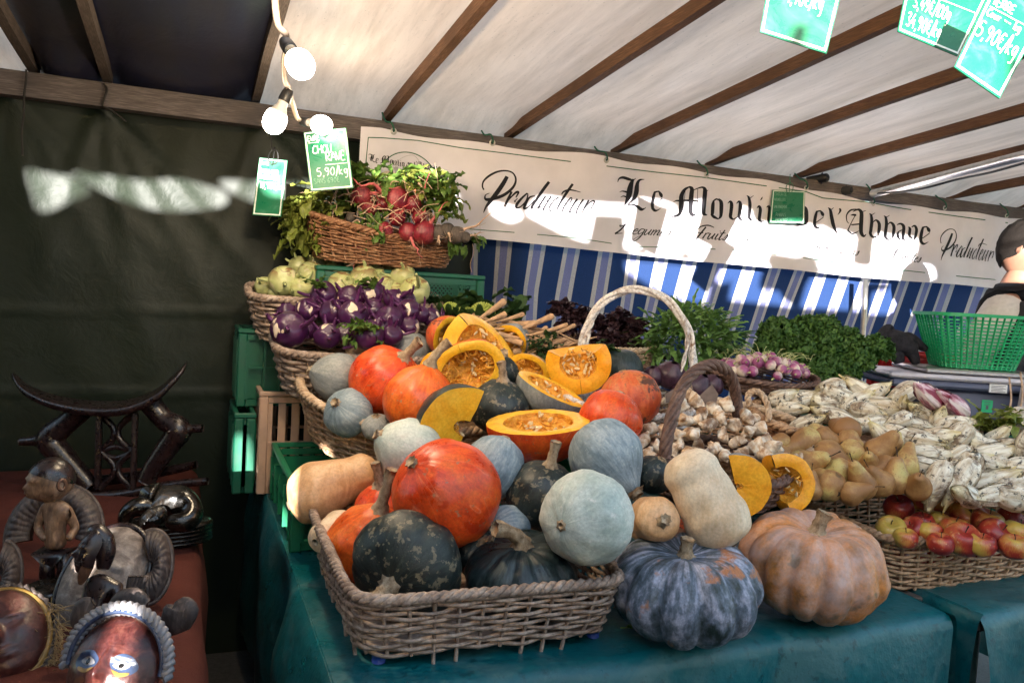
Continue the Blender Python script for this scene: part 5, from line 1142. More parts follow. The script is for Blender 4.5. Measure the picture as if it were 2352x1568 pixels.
for u, v, r, kd, l, ax in RD:
    d = 2.80; R = r*d/FPX; pos = P(u, v, d); t = thing('radish', ('red radish, ' if kd == 'r' else 'black radish, ')+l, 'radish', pos, 'red radishes' if kd == 'r' else 'black radishes')
    M = Matrix.Translation(pos) @ frame(VD(*ax)); b = MB(); body(b, 22, 30, R=R, H=R*1.05, bump=.05, seed=U(0, 99), pear=.08); b.xf(M).build('bulb', m_rad if kd == 'r' else m_brad, t)
    L = R*U(2.0, 3.6) if u != 1048 else .16
    q = [M @ Vector((0, 0, R*.9)), M @ Vector((0, 0, R*1.4))]; dr = (M.to_3x3() @ Vector((0, 0, 1))).normalized()
    if u == 818: dr = VD(-.1, -1, 0); q = [pos+dr*R*.9, pos+dr*R*1.5]; L = .05
    for k in range(1, 5): q.append(q[1]+dr*L*k/4+Vector((U(-1, 1), U(-1, 1), U(-1, 1)))*L*.08)
    cr_ = cr_spline(q, 3); MB().tube(cr_, [R*.20*max(.1, (1-i/len(cr_)))**1.6+.0006 for i in range(len(cr_))], 7).build('tap_root', m_rroot if kd == 'r' and r > 12 else m_root, t)
    rb = MB()
    for k in range(7):
        p0 = cr_[min(len(cr_)-1, 2+k)]; e = p0+Vector((U(-1, 1), U(-1, 1), U(-1, .6)))*.03; rb.tube(cr_spline([p0, (p0+e)/2+Vector((U(-1, 1), U(-1, 1), U(-1, 1)))*.008, e], 3), .0006, 4)
    rb.build('fine_roots', m_root, t)
lb = MB(); ly = MB()
for k in range(420):
    u = U(665, 1050); k1 = smoothstep(690, 760, u)*(1-.5*smoothstep(960, 1040, u)); v = U(455-66*k1, 505-16*k1); d = U(2.80, 3.0)-.02
    if u < 760 and U(0, 1) < .5: v = U(450, 565)
    (ly if (u < 770 or U(0, 1) < .45) else lb)
    leaf(ly if (u < 780 or U(0, 1) < .35) else lb, P(u, v, d), VD(U(-1, 1)-(.8 if u < 760 else 0), U(-.5, .9) if u > 760 else U(-1, .3), U(-.2, .9)), (0, 0, 1), U(.045, .10), U(.03, .055), U(.2, .8), ruff=.35, lob=.35, nl=9, nw=5, crum=.1)
for k in range(16): leaf(lb, P(U(1030, 1090), U(540, 570), 2.85), VD(U(0, 1), U(-1, .2), U(0, 1)), (0, 0, 1), U(.04, .07), U(.025, .04), .7, ruff=.4, lob=.3)
for k in range(26): leaf(lb, P(U(835, 885), U(480, 545), 2.78), VD(U(-.6, .6), U(-1, .2), U(0, .6)), (0, 0, 1), U(.03, .06), U(.02, .035), .7, ruff=.4, lob=.5)
o = lb.build('radish_leaves', LF_green); tag(o, 'fresh green radish leaves heaped over the top of the radish basket', 'leaves'); o['kind'] = 'stuff'
o = ly.build('radish_leaves', LF_yell); tag(o, 'wilted yellow-green radish leaves drooping over the left side of the basket', 'leaves'); o['kind'] = 'stuff'
sb = MB()
for k in range(60):
    p = P(U(760, 1010), U(430, 520), U(2.74, 2.8)); dr = VD(U(-1, 1), U(-.3, 1), U(-.2, .5)); L = U(.04, .12); sb.tube(cr_spline([p, p+dr*L*.5+Vector((U(-1, 1), 0, U(-1, 1)))*.012, p+dr*L+Vector((0, 0, -.02))], 4), U(.0007, .0022), 5)
for (u, v) in ((765, 520), (795, 530), (1085, 560), (968, 545)): p = P(u, v, 2.77); sb.tube(cr_spline([p, p+Vector((.006, 0, -.03)), p+Vector((-.004, 0, -.07)), p+Vector((.004, 0, -.1))], 4), .0006, 4)
o = sb.build('loose_roots', m_root); tag(o, 'tangle of fine pale roots and stalks over the radishes', 'roots'); o['kind'] = 'stuff'

# ================================================================ generic greenery piles
def on_blob(rr, c, ax):
    while True:
        p = Vector((rr.uniform(-1, 1), rr.uniform(-1, 1), rr.uniform(-.2, 1)))
        if .55 < p.length < 1: return Vector((c.x+p.x*ax[0], c.y+p.y*ax[1], c.z+p.z*ax[2])), p.normalized()
# romanesco
m_rom = flesh_mat('lime_romanesco', (.24, .30, .035), (.40, .46, .10), .6, 40, .5)
for (u, v, r, l) in ((1108, 722, 27, 'largest head, next to the curtain'), (1068, 722, 18, 'small head in the middle'), (1035, 712, 18, 'head half hidden behind the kohlrabi')):
    d = 2.78; R = r*d/FPX; pos = P(u, v, d); t = thing('romanesco', 'lime green romanesco cauliflower, '+l, 'romanesco', pos, 'romanesco cauliflowers'); b = MB(); rr = random.Random(u)
    for k in range(150):
        th = math.acos(1-1.25*(k+.5)/150); ph = k*2.39996; n_ = Vector((sin(th)*cos(ph), sin(th)*sin(ph), cos(th))); p = pos+Vector((n_.x*R, n_.y*R, n_.z*R*1.0)); s0 = R*.17*(.6+.5*th/1.6); F_ = frame(n_).to_3x3()
        q = [p-n_*s0*.5+F_ @ Vector((cos(a)*s0, sin(a)*s0, 0)) for a in np.linspace(0, 2*pi, 7)[:-1]]; q2 = [p+n_*s0*.5+F_ @ Vector((cos(a)*s0*.6, sin(a)*s0*.6, 0)) for a in np.linspace(0, 2*pi, 7)[:-1]]
        b.add(q+q2+[p+n_*s0*1.1], [(i, (i+1) % 6, 6+(i+1) % 6, 6+i) for i in range(6)]+[(6+i, 6+(i+1) % 6, 12) for i in range(6)])
    b.build('curd', m_rom, t); lb = MB()
    for k in range(12): a = k*.53; dv = Vector((cos(a), sin(a), .5)); leaf(lb, pos+Vector((cos(a)*R*.9, sin(a)*R*.9, -R*.6)), dv, (0, 0, 1), R*rr.uniform(1.2, 1.9), R*.9, -.5, ruff=.3, rr=rr)
    lb.build('leaves', LF_dark, t)
lb = MB()
for k in range(60): leaf(lb, P(U(1000, 1200), U(690, 735)+U(-8, 8), U(2.82, 2.95)), VD(U(-1, 1), U(-.2, 1), U(-.3, .6)), (0, 0, 1), U(.05, .09), U(.04, .06), .3, ruff=.25)
for k in range(40): leaf(lb, P(U(1210, 1285), U(775, 825), U(2.5, 2.62)), VD(U(-1, 1), U(-.4, 1), U(-.1, .9)), (0, 0, 1), U(.025, .05), U(.02, .035), .5, ruff=.35, lob=.5)
for k in range(22): leaf(lb, P(U(1360, 1410), U(785, 820), U(2.45, 2.55)), VD(U(-1, 1), U(-.6, 1), U(-.1, .9)), (0, 0, 1), U(.025, .05), U(.02, .03), .5, ruff=.35, lob=.5)
o = lb.build('herb_leaves', LF_dark); tag(o, 'dark green leaves round the romanesco and parsnips behind the cut squashes', 'leaves'); o['kind'] = 'stuff'
# parsnips
m_pars = simple('tan_parsnip_skin', (.46, .29, .17), .75, .35, 50, .3)
rr = random.Random(5); protos = []
for k in range(54):
    t_ = k/54; u = rr.uniform(1100, 1330); v = 715+(u-1100)*.32+rr.uniform(-2, 62)*(1-.35*(u-1100)/230); d = rr.uniform(2.58, 2.74); L = rr.uniform(.09, .20); r = rr.uniform(.007, .014); pos = P(u, v, d); dr = VD(rr.choice((-1, 1))*rr.uniform(.5, 1), rr.uniform(-.45, .35), rr.uniform(-.3, .5)); sdv = Vector((rr.uniform(-1, 1), rr.uniform(-1, 1), rr.uniform(-1, 1)))
    q = cr_spline([pos-dr*L*.5, pos-dr*L*.2, pos+dr*L*.15+sdv*.006, pos+dr*L*.5+sdv*.012], 5); n_ = len(q)
    o = MB().tube(q, [r*(.7 if i == 0 else 1)*(1-.9*(i/(n_-1))**1.1)*(1+.06*sin(i*3)) for i in range(n_)], 9).build('parsnip_root', m_pars)
    o.data.transform(Matrix.Translation(-pos)); o.location = pos
    tag(o, 'thin tan parsnip root in the heap behind the cut yellow squashes', 'parsnip', 'parsnips heaped behind the squashes')
# dark red lettuces
rr = random.Random(11); LT = [(1290, 715, 30, 'leftmost, against the curtain'), (1330, 725, 28, 'upper left one'), (1300, 750, 26, 'low left one beside the parsnips'), (1370, 745, 32, 'centre one under the white handle'), (1420, 735, 30, 'tall one at the back right'), (1455, 750, 28, 'right one touching the rocket'), (1400, 775, 28, 'front one on the basket rim'), (1350, 775, 24, 'front left one'), (1450, 780, 24, 'front right one')]
for u, v, r, l in LT:
    d = 2.86-.001*(v-715); R = r*d/FPX; pos = P(u, v+8, d); b = MB()
    for k in range(70):
        n_ = Vector((rr.uniform(-1, 1), rr.uniform(-1, .6), rr.uniform(-.2, 1))).normalized(); leaf(b, pos+n_*R*rr.uniform(.2, .6), (n_+Vector((rr.uniform(-1, 1), rr.uniform(-1, 1), rr.uniform(-.2, 1)))*.5), (0, 0, 1), R*rr.uniform(.6, 1.1), R*rr.uniform(.5, .9), .5, ruff=.5, crum=.25, rr=rr, nl=7)
    o = b.build('red_lettuce', LF_lettuce); o.data.transform(Matrix.Translation(-pos)); o.location = pos; tag(o, 'dark red lettuce, '+l, 'lettuce', 'dark red lettuces')
basket('wicker_basket', 'small light wicker basket under the dark red lettuces', P(1385, 832, 2.80)+Vector((0, .03, -.04)), 0, rad(6), 'oval', .17, .12, .11, .22, W_pale, rows=14, sp=.035, r=.0035, rim=.008)
# rocket
basket('wicker_tray', 'flat dark wicker tray under the rocket leaves', P(1590, 845, 2.85)+Vector((0, 0, -.04)), 0, rad(6), 'oval', .20, .14, .05, .3, W_dark, rows=6, sp=.035, r=.0035, rim=.009)
rr = random.Random(3); lb = MB(); c = P(1580, 800, 2.85)
for k in range(560):
    p, n_ = on_blob(rr, c, (.19, .13, .14)); 
    if p.z > c.z+.14-abs(p.x-c.x)*.1+.02: continue
    leaf(lb, p, n_*.5+Vector((rr.uniform(-1, 1), rr.uniform(-1, .3), rr.uniform(-.5, .8))), (0, 0, 1), rr.uniform(.05, .11), rr.uniform(.012, .03), .35, ruff=.3, lob=.55, rr=rr, nl=11, nw=3)
for k in range(14): leaf(lb, P(1655+rr.uniform(-20, 20), 775+rr.uniform(-20, 25), 2.85), VD(1, rr.uniform(-.3, .6), 0), (0, 0, 1), rr.uniform(.08, .13), .03, .2, rr=rr)
o = lb.build('rocket_leaves', LF_rocket); tag(o, 'heap of bright green rocket leaves in front of the striped curtain', 'salad leaves'); o['kind'] = 'stuff'
# red cabbages / beets
for i, (u, v, r, l) in enumerate(((1540, 862, 34, 'centre back one'), (1595, 890, 38, 'large one right of the centre'), (1500, 865, 26, 'leftmost half hidden by the scabby squash'), (1635, 885, 26, 'rightmost at the crate'), (1565, 905, 26, 'low front one behind the cardboard flaps'))):
    d = 2.52-.0008*(v-862); R = r*d/FPX; pos = P(u, v, d); t = thing('red_cabbage', 'dark purple cabbage, '+l, 'red cabbage', pos, 'dark purple cabbages'); b = MB(); M = Matrix.Translation(pos) @ frame(VD(U(-.5, .5), .7, .5))
    body(b, 22, 30, R=R, H=R*.9, bump=.05, seed=i*7); b.xf(M).build('heart', LF_cab, t); lb = MB()
    for k in range(5):
        a0 = k*1.3+i; pts = []
        for ii in range(10):
            for jj in range(12):
                th = .15+1.9*ii/9; ph = a0+1.5*(jj/11-.5)*1.4; ex = 1.04+.16*smoothstep(.5, 0, th-.1)*1+.03*N3((th*4, ph*3, i)); pts.append(sph(th, ph, R*ex, R*.9*ex))
        lb.grid(pts, 10, 12)
    lb.xf(M).build('outer_leaves', LF_cab, t)
# turnips in tray
basket('wicker_tray', 'shallow wicker tray of small pink turnips on the green crate', P(1752, 872, 2.62)+Vector((0, .02, -.03)), 0, rad(8), 'oval', .155, .13, .05, .25, W_dark, rows=6, sp=.03, r=.0035, rim=.009)
m_tur = M_('pink_white_turnip_skin', .4); o_ = m_tur.sep(m_tur.obj); nz_ = m_tur.noise(30, 3, .6); m_tur.col(m_tur.mix(m_tur.ramp(nz_, [(.55, 0), (.8, .5)]), m_tur.ramp(m_tur.math('ADD', m_tur.math('MULTIPLY', o_[2], 16.0), m_tur.math('MULTIPLY', nz_, .9)), [(.3, (.66, .56, .46)), (.55, (.30, .07, .20)), (.9, (.22, .04, .13))]), (.40, .28, .2))); m_tur = m_tur.m
rr = random.Random(21); TP = []
tries = 0
while len(TP) < 46 and tries < 4000:
    tries += 1; x, y = rr.uniform(-1, 1), rr.uniform(-1, 1)
    if x*x+y*y > 1: continue
    p = Vector((x*.155, y*.12, .045*(1-x*x-y*y)+rr.uniform(-.008, .01)))
    if all((p-q).length > .026 for q in TP): TP.append(p)
c = P(1752, 852, 2.62); tm = []
for k in range(3):
    b = MB(); body(b, 14, 18, R=.018, H=.017, bump=.1, seed=k*9); tm.append(b)
protoT = []
for k in range(3):
    t = thing('turnip', 'x', 'turnip', (0, 0, 0), 'small pink turnips in the tray'); tm[k].build('bulb', m_tur, t); MB().tube([(0, 0, -.016), (.001, 0, -.024), (.004, .001, -.034)], [.003, .0015, .0004], 5).build('root', m_root, t); MB().tube([(0, 0, .015), (.002, 0, .021), (.001, .002, .03)], [.004, .003, .0015], 6).build('leaf_stub', m_gst, t); protoT.append(t)
rows_ = ('back', 'middle', 'front')
TP.sort(key=lambda p: -p.y); third = len(TP)//3+1
def ordn(n): return ('first', 'second', 'third', 'fourth', 'fifth', 'sixth', 'seventh', 'eighth', 'ninth', 'tenth', 'eleventh', 'twelfth', 'thirteenth', 'fourteenth', 'fifteenth', 'sixteenth', 'seventeenth', 'eighteenth', 'nineteenth', 'twentieth', 'twenty-first', 'twenty-second', 'twenty-third', 'twenty-fourth', 'twenty-fifth', 'twenty-sixth', 'twenty-seventh', 'twenty-eighth', 'twenty-ninth', 'thirtieth')[n]
def uv(p): q = p-CAM; z = q.dot(fw); return 1176+FPX*q.dot(CR)/z, 784+FPX*q.dot(CD)/z
def rowlabel(items, nrow, fmt):            # items: list of positions; returns labels by row from the back and order from the left
    idx = sorted(range(len(items)), key=lambda i: uv(items[i])[1]); n = len(items); out = [None]*n; per = math.ceil(n/nrow)
    for r in range(nrow):
        row = sorted(idx[r*per:(r+1)*per], key=lambda i: uv(items[i])[0])
        for k, i in enumerate(row): out[i] = fmt % (ordn(k), ('back', 'front')[r] if nrow == 2 else ('back', 'middle', 'front')[r] if nrow == 3 else ('backmost', 'second', 'third', 'fourth', 'front', 'sixth')[r])
    return out
TW = [c+p for p in TP]; labs = rowlabel(TW, 4, 'small pink and white turnip, %s from the left in the %s row of the tray')
for k, (p, l) in enumerate(zip(TW, labs)):
    o = protoT[k] if k < 3 else copy_tree(protoT[k % 3]); o['label'] = l; place(o, p, Vector((rr.uniform(-1, 1), rr.uniform(-1, 1), rr.uniform(-.4, 1))), spin=rr.uniform(0, 6), s=rr.uniform(.8, 1.15))
sb = MB()
for k in range(50): p = c+Vector((rr.uniform(-.15, .15), rr.uniform(-.1, .1), .03+rr.uniform(0, .02))); e = p+Vector((rr.uniform(-1, 1), rr.uniform(-1, 1), rr.uniform(0, .8)))*.05; sb.tube(cr_spline([p, (p+e)/2+Vector((0, 0, .01)), e], 3), .001, 4)
o = sb.build('turnip_stalks', m_gst); tag(o, 'thin stalks and roots tangled among the small turnips', 'stalks'); o['kind'] = 'stuff'
# kale
rr = random.Random(8); KL = [(1790, 775, 44, 2.95, 'leftmost head'), (1850, 765, 38, 3.0, 'back left head'), (1893, 762, 36, 3.02, 'tallest back head'), (1945, 790, 36, 3.0, 'back right head'), (1772, 812, 40, 2.85, 'low left head next to the turnips'), (1830, 820, 46, 2.82, 'big front left head'), (1895, 812, 46, 2.86, 'centre head'), (1960, 830, 44, 2.84, 'front right head'), (2010, 810, 38, 2.92, 'rightmost head next to the black gloves'), (1880, 858, 42, 2.76, 'lowest front head'), (1935, 860, 36, 2.78, 'front head beside the scale')]
for u, v, r, d, l in KL:
    R = r*d/FPX; pos = P(u, v, d); b = MB()
    for k in range(620):
        z_ = rr.uniform(-.35, 1); a = rr.uniform(0, 2*pi); s_ = math.sqrt(max(0, 1-z_*z_)); n_ = Vector((s_*cos(a), s_*sin(a), z_)); k1 = 1+.22*N3((n_.x*3, n_.y*3, n_.z*3+u)); p = pos+n_*R*k1*rr.uniform(.86, 1.04); s0 = R*rr.uniform(.10, .19)
        F_ = frame(n_+Vector((rr.uniform(-1, 1), rr.uniform(-1, 1), rr.uniform(-1, 1)))*.8).to_3x3(); ring = []
        for j in range(7): aa = 2*pi*j/7; ring.append(p+F_ @ Vector((cos(aa)*s0, sin(aa)*s0, s0*.75*(1 if j % 2 else -.5))))
        b.add([p]+ring, [(0, j+1, (j+1) % 7+1) for j in range(7)])
    o = b.build('kale_head', LF_kale); o.data.transform(Matrix.Translation(-pos)); o.location = pos; tag(o, 'curly dark green kale, '+l, 'kale', 'kale heads')
crate(2.10, 2.75, 2.45, 2.85, TZ+.24, .06, PL_dgreen, 'shallow green crate under the curly kale')

# ================================================================ artichoke baskets and white basket
wbk, Mw = basket('wicker_basket', 'white painted wicker basket with tall arched handle among the cut squashes', P(1440, 925, 2.40)+Vector((0, 0, -.12)), rad(10), rad(8), 'oval', .19, .15, .13, .12, W_white, rows=9, sp=.04, r=.0045, rim=.011)
hp = [P(1340, 850, 2.50), P(1338, 790, 2.50), P(1355, 735, 2.50), P(1390, 690, 2.50), P(1435, 668, 2.50), P(1485, 668, 2.50), P(1535, 692, 2.50), P(1572, 740, 2.50), P(1588, 790, 2.50), P(1592, 850, 2.50), P(1590, 905, 2.50)]
twisted(wbk, 'handle', cr_spline(hp, 8), .014, W_white, 3, 2.2, 8, .52)
twisted(wbk, 'handle_strut', cr_spline([P(1575, 745, 2.49), P(1577, 800, 2.49), P(1560, 870, 2.49)], 8), .007, W_white, 2, 2, 6, .5)
twisted(wbk, 'handle_strut', cr_spline([P(1362, 735, 2.49), P(1350, 780, 2.49), P(1352, 850, 2.49)], 8), .007, W_white, 2, 2, 6, .5)
lbk, Ml = basket('wicker_basket', 'large light wicker basket with a small loop handle behind the artichokes', P(1655, 985, 2.30)+Vector((0, 0, -.10)), rad(-12), rad(14), 'oval', .23, .19, .11, .14, W_light, rows=11, sp=.04, r=.0045, rim=.012, mrim=W_pale)
twisted(lbk, 'handle', cr_spline([P(1722, 930, 2.36), P(1718, 908, 2.36), P(1732, 898, 2.36), P(1750, 906, 2.36), P(1763, 930, 2.34), P(1766, 965, 2.33)], 6), .010, W_pale, 3, 4, 7, .5)
dbk, Md = basket('wicker_basket', 'dark brown wicker basket with a twisted hoop handle full of artichokes', P(1655, 1065, 2.02)+Vector((.01, .03, -.075)), rad(-8), rad(12), 'oval', .165, .13, .08, .14, W_dark, rows=8, sp=.035, r=.0045, rim=.012)
hp = [P(1525, 1070, 1.93), P(1530, 1020, 1.93), P(1545, 950, 1.96), P(1572, 880, 2.0), P(1610, 845, 2.06), P(1645, 838, 2.1), P(1675, 860, 2.15), P(1690, 905, 2.19), P(1695, 955, 2.2)]
twisted(dbk, 'handle', cr_spline(hp, 10), .017, W_dark, 5, 3.5, 8, .42, wrap=1)
m_cb = simple('grey_brown_cardboard', (.22, .16, .13), .9, .2, 40)
cbt = thing('cardboard_liner', 'grey brown cardboard flaps sticking up behind the hoop handle', 'cardboard', P(1560, 895, 2.36))
for q in ([(1528, 905), (1555, 888), (1585, 866), (1595, 905), (1590, 925), (1530, 925)], [(1605, 910), (1635, 882), (1650, 905), (1645, 925), (1605, 925)], [(1390, 882), (1480, 890), (1500, 905), (1500, 920), (1420, 910)]):
    b = MB(); n_ = len(q); b.add([P(u, v, 2.33) for u, v in q]+[P(u, v, 2.335) for u, v in q], [tuple(range(n_)), tuple(range(2*n_-1, n_-1, -1))]+[(i, (i+1) % n_, n_+(i+1) % n_, n_+i) for i in range(n_)]); b.build('flap', m_cb, cbt, False)
# Jerusalem artichokes
m_jer = M_('knobbly_artichoke_skin', .6, .4); v = m_jer.vec(); a_ = m_jer.noise(28, 5, .65, v, .6); o_ = m_jer.sep(m_jer.obj); rg = m_jer.noise(7, 3, .6, m_jer.comb(m_jer.math('MULTIPLY', o_[2], 14.0), m_jer.rnd(), 0.0))
m_jer.col(m_jer.mix(m_jer.ramp(m_jer.noise(16, 4, .6, v), [(.50, 0), (.62, .9)]), m_jer.ramp(m_jer.math('ADD', m_jer.math('MULTIPLY', a_, .6), m_jer.math('MULTIPLY', rg, .4)), [(.38, (.36, .19, .09)), (.46, (.66, .48, .32)), (.56, (.82, .74, .62))]), (.16, .075, .035))).bump(rg, .5, .004); m_jer = m_jer.m
def ico(n=3):
    import bmesh
    bm = bmesh.new(); bmesh.ops.create_icosphere(bm, subdivisions=n, radius=1); vs = [v.co.copy() for v in bm.verts]; fs = [[v.index for v in f.verts] for f in bm.faces]; bm.free(); return vs, fs
IV, IF = ico(4)
JM = []
for k in range(7):
    rr = random.Random(50+k); kn = [(Vector((rr.uniform(-1, 1), rr.uniform(-1, 1), rr.uniform(-1, 1))).normalized(), rr.uniform(.35, .75), rr.uniform(.30, .42)) for _ in range(rr.choice((4, 5, 6)))]; vs = []
    for n_ in IV:
        r = 1.0
        for kd, am, wd in kn: r += am*math.exp(-((n_-kd).length/wd)**2)
        z = n_.z*1.2*r; r *= 1+.12*abs(sin(z*5.5))**.5-.08; vs.append(Vector((n_.x*r*.78, n_.y*r*.78, z))*.0185*(1+.05*N3((n_.x*3, n_.y*3, n_.z*3+k))))
    o = MB().add(vs, IF).build('jerusalem_artichoke', m_jer); tag(o, 'x', 'artichoke', 'knobbly artichokes in the hoop handled basket'); JM.append(o)
JP = [(1492, 985), (1510, 1030), (1480, 1010), (1545, 1030), (1530, 985), (1560, 935), (1575, 965), (1600, 925), (1588, 995), (1560, 1020), (1612, 950), (1640, 940), (1630, 975), (1605, 1020), (1655, 960), (1660, 1000), (1640, 1030), (1685, 975), (1690, 1015), (1580, 1045), (1620, 1050), (1665, 1045), (1700, 1045), (1720, 990), (1735, 1025), (1715, 955), (1745, 985), (1760, 1010), (1755, 1045), (1770, 1030), (1500, 1055), (1540, 1065), (1735, 960), (1600, 965), (1670, 930), (1580, 905), (1550, 1000), (1480, 1045)]
rr = random.Random(77); W_ = []
for u, v in JP: W_.append(P(u, v, 2.02+(1050-v)*.0012+rr.uniform(-.015, .015)))
labs = rowlabel(W_, 3, 'knobbly cream artichoke, %s from the left in the %s row of the hoop handled basket')
for k, (p, l) in enumerate(zip(W_, labs)):
    o = JM[k] if k < 7 else copy_tree(JM[k % 7]); o['label'] = l; place(o, p, Vector((rr.uniform(-1, 1), rr.uniform(-1, 1), rr.uniform(-1, 1))), spin=rr.uniform(0, 6), s=rr.uniform(.85, 1.25))
# ================================================================ right-hand produce
crate(1.93, 2.75, 1.92, 2.42, TZ+.003, .14, PL_dgreen, 'wide low green crate hidden under the pears and endives', ribs=9)
abk, Ma = basket('wicker_basket', 'rectangular honey coloured wicker basket of apples at the right edge', Vector((2.035, 1.675, TZ+.006)), rad(1), rad(2), 'rect', .335, .195, .135, .10, W_light, rows=12, sp=.042, r=.0046, rim=.014, n=9, mrim=W_light)
m_apple = M_('red_yellow_apple_skin', .3, .5); v = m_apple.vec(); o_ = m_apple.sep(m_apple.obj); L_ = m_apple.math('MAXIMUM', m_apple.math('SQRT', m_apple.math('ADD', m_apple.math('POWER', o_[0], 2.0), m_apple.math('POWER', o_[1], 2.0))), .0005)
lon = m_apple.comb(m_apple.math('DIVIDE', o_[0], L_), m_apple.math('DIVIDE', o_[1], L_), m_apple.math('MULTIPLY', o_[2], 6.0)); st = m_apple.noise(22, 4, .6, lon); bg_ = m_apple.noise(14, 3, .5, v)
f = m_apple.math('ADD', m_apple.math('ADD', m_apple.math('MULTIPLY', bg_, .6), m_apple.math('MULTIPLY', st, .22)), m_apple.math('MULTIPLY', m_apple.rnd(), .20))
c = m_apple.ramp(f, [(.40, (.52, .36, .07)), (.47, (.50, .18, .05)), (.53, (.36, .035, .022)), (.66, (.18, .012, .018))]); c = m_apple.mix(m_apple.ramp(m_apple.noise(130, 2, .5, v), [(.66, 0), (.70, .5)]), c, (.6, .45, .25)); m_apple.col(c); m_apple.bump(st, .06, .001); m_apple = m_apple.m
m_cal = simple('brown_calyx', (.06, .035, .02), .8)
def apple_proto(sd):
    t = thing('apple', 'x', 'apple', (0, 0, 0), 'apples in the wicker basket'); b = MB(); body(b, 26, 30, R=.036, H=.031, dip=.42, dipb=.22, bump=.05, seed=sd, lobes=5, depth=.02); b.build('skin', m_apple, t)
    MB().tube([(0, 0, .014), (.001, 0, .024), (.004, .001, .033)], [.0013, .0012, .0016], 6).build('stem', m_cal, t)
    MB().tube([(0, 0, -.0225), (0, 0, -.0255)], [.006, .0035], 7, star=.35).build('calyx', m_cal, t); return t
AP = [apple_proto(3), apple_proto(11), apple_proto(29)]
AA = [(2064, 1165, 34, (-.2, .9, .3), 'red and green, at the back left of the heap'), (2114, 1150, 33, (.3, .8, -.3), 'yellow with a red cheek, highest at the back left'), (2169, 1158, 29, (.3, .8, -.3), 'dark red, at the back between two yellow ones'), (2220, 1180, 37, (.1, -.5, -.85), 'yellow, showing its dark calyx'), (2119, 1198, 27, (0, .9, .2), 'small bright red, in the second row'), (2158, 1195, 25, (.2, .9, .1), 'small deep red, below the dark red one'),
      (2046, 1215, 35, (-.2, .8, .5), 'brownish red with a long stem, at the front left'), (2097, 1213, 30, (-.3, .3, .2), 'yellow and pink, second along the front'), (2136, 1222, 30, (.1, .8, -.3), 'dull rusty, third along the front'), (2193, 1215, 34, (.1, .9, .1), 'pinkish red, behind the green one'), (2268, 1198, 37, (.2, .9, .2), 'glossy red, at the right of the yellow calyx one'), (2287, 1228, 40, (.4, .6, .5), 'big purple red, at the front right'), (2211, 1238, 42, (0, .85, .5), 'greenish yellow with a stem, in the front centre'), (2338, 1224, 36, (.3, .8, 0), 'orange red, at the right edge of the picture'), (2322, 1190, 32, (.3, .8, 0), 'half hidden one, behind the right edge apple'), (2370, 1190, 32, (.3, .8, 0), 'partly outside, at the far right end'), (2080, 1235, 28, (0, .9, .2), 'low shaded one, under the front left pair'), (2160, 1248, 30, (0, .9, .2), 'low shaded one, at the front rim'), (2255, 1250, 32, (0, .9, .2), 'low one, at the front rim right of centre'), (2330, 1255, 34, (0, .9, .2), 'low one, at the front rim near the edge')]
for k, (u, v, r, ax, l) in enumerate(AA):
    d = 2.10-.0022*(v-1200)-.0001*(u-2050); o = AP[k] if k < 3 else copy_tree(AP[k % 3]); o['label'] = 'apple, '+l; place(o, P(u, v, d), VD(*ax), spin=U(0, 6), s=r*d/FPX/.036)
for k in range(16):     # bottom layer
    o = copy_tree(AP[k % 3]); o['label'] = 'apple lying unseen at the bottom of the apple basket'; place(o, Vector((1.82+.062*(k % 8), 1.58+.13*(k//8), TZ+.045)), Vector((U(-.5, .5), U(-.5, .5), 1)), spin=U(0, 6), s=.95)
# pears
m_pear = M_('russet_pear_skin', .5, .4); v = m_pear.vec(); a_ = m_pear.noise(13, 6, .62, v); b_ = m_pear.noise(60, 4, .7, v); f = m_pear.math('ADD', m_pear.math('ADD', m_pear.math('MULTIPLY', a_, .75), m_pear.math('MULTIPLY', b_, .15)), m_pear.math('MULTIPLY', m_pear.rnd(), .14))
c = m_pear.ramp(f, [(.46, (.27, .13, .045)), (.56, (.38, .21, .08)), (.62, (.50, .36, .13)), (.70, (.54, .47, .17))]); c = m_pear.mix(m_pear.ramp(m_pear.noise(200, 2, .6, v), [(.62, 0), (.68, .6)]), c, (.22, .13, .05)); c = m_pear.mix(m_pear.ramp(m_pear.noise(22, 4, .6, v), [(.68, 0), (.71, .8)]), c, (.12, .07, .03)); m_pear.col(c).bump(b_, .15, .002); m_pear = m_pear.m
def pear_proto(sd, ln):
    t = thing('pear', 'x', 'pear', (0, 0, 0), 'russet pears'); b = MB(); k = ln
    lathe(b, [(-.040, .002), (-.041, .009), (-.036, .024), (-.018, .0375), (.0, .039), (.02*k, .032), (.042*k, .0245), (.062*k, .0185), (.078*k, .0135), (.084*k, .007), (.0845*k, .001)], 30, (lambda z: .06*sd*max(0, z)**1.5*4), bump=.05, seed=sd*9, n=4); b.build('skin', m_pear, t)
    x0 = .06*sd*(.084*k)**1.5*4
    MB().tube([(x0, 0, .082*k), (x0+.001, 0, .094*k), (x0+.006, .002, .110*k), (x0+.009, .003, .118*k)], [.0016, .0013, .0013, .0024], 6).build('stem', m_cal, t)
    MB().tube([(0, 0, -.0405), (0, 0, -.044)], [.008, .0035], 8, star=.35).build('calyx', m_cal, t); return t
PP = [pear_proto(.3, .80), pear_proto(-.5, .70), pear_proto(.9, .95)]
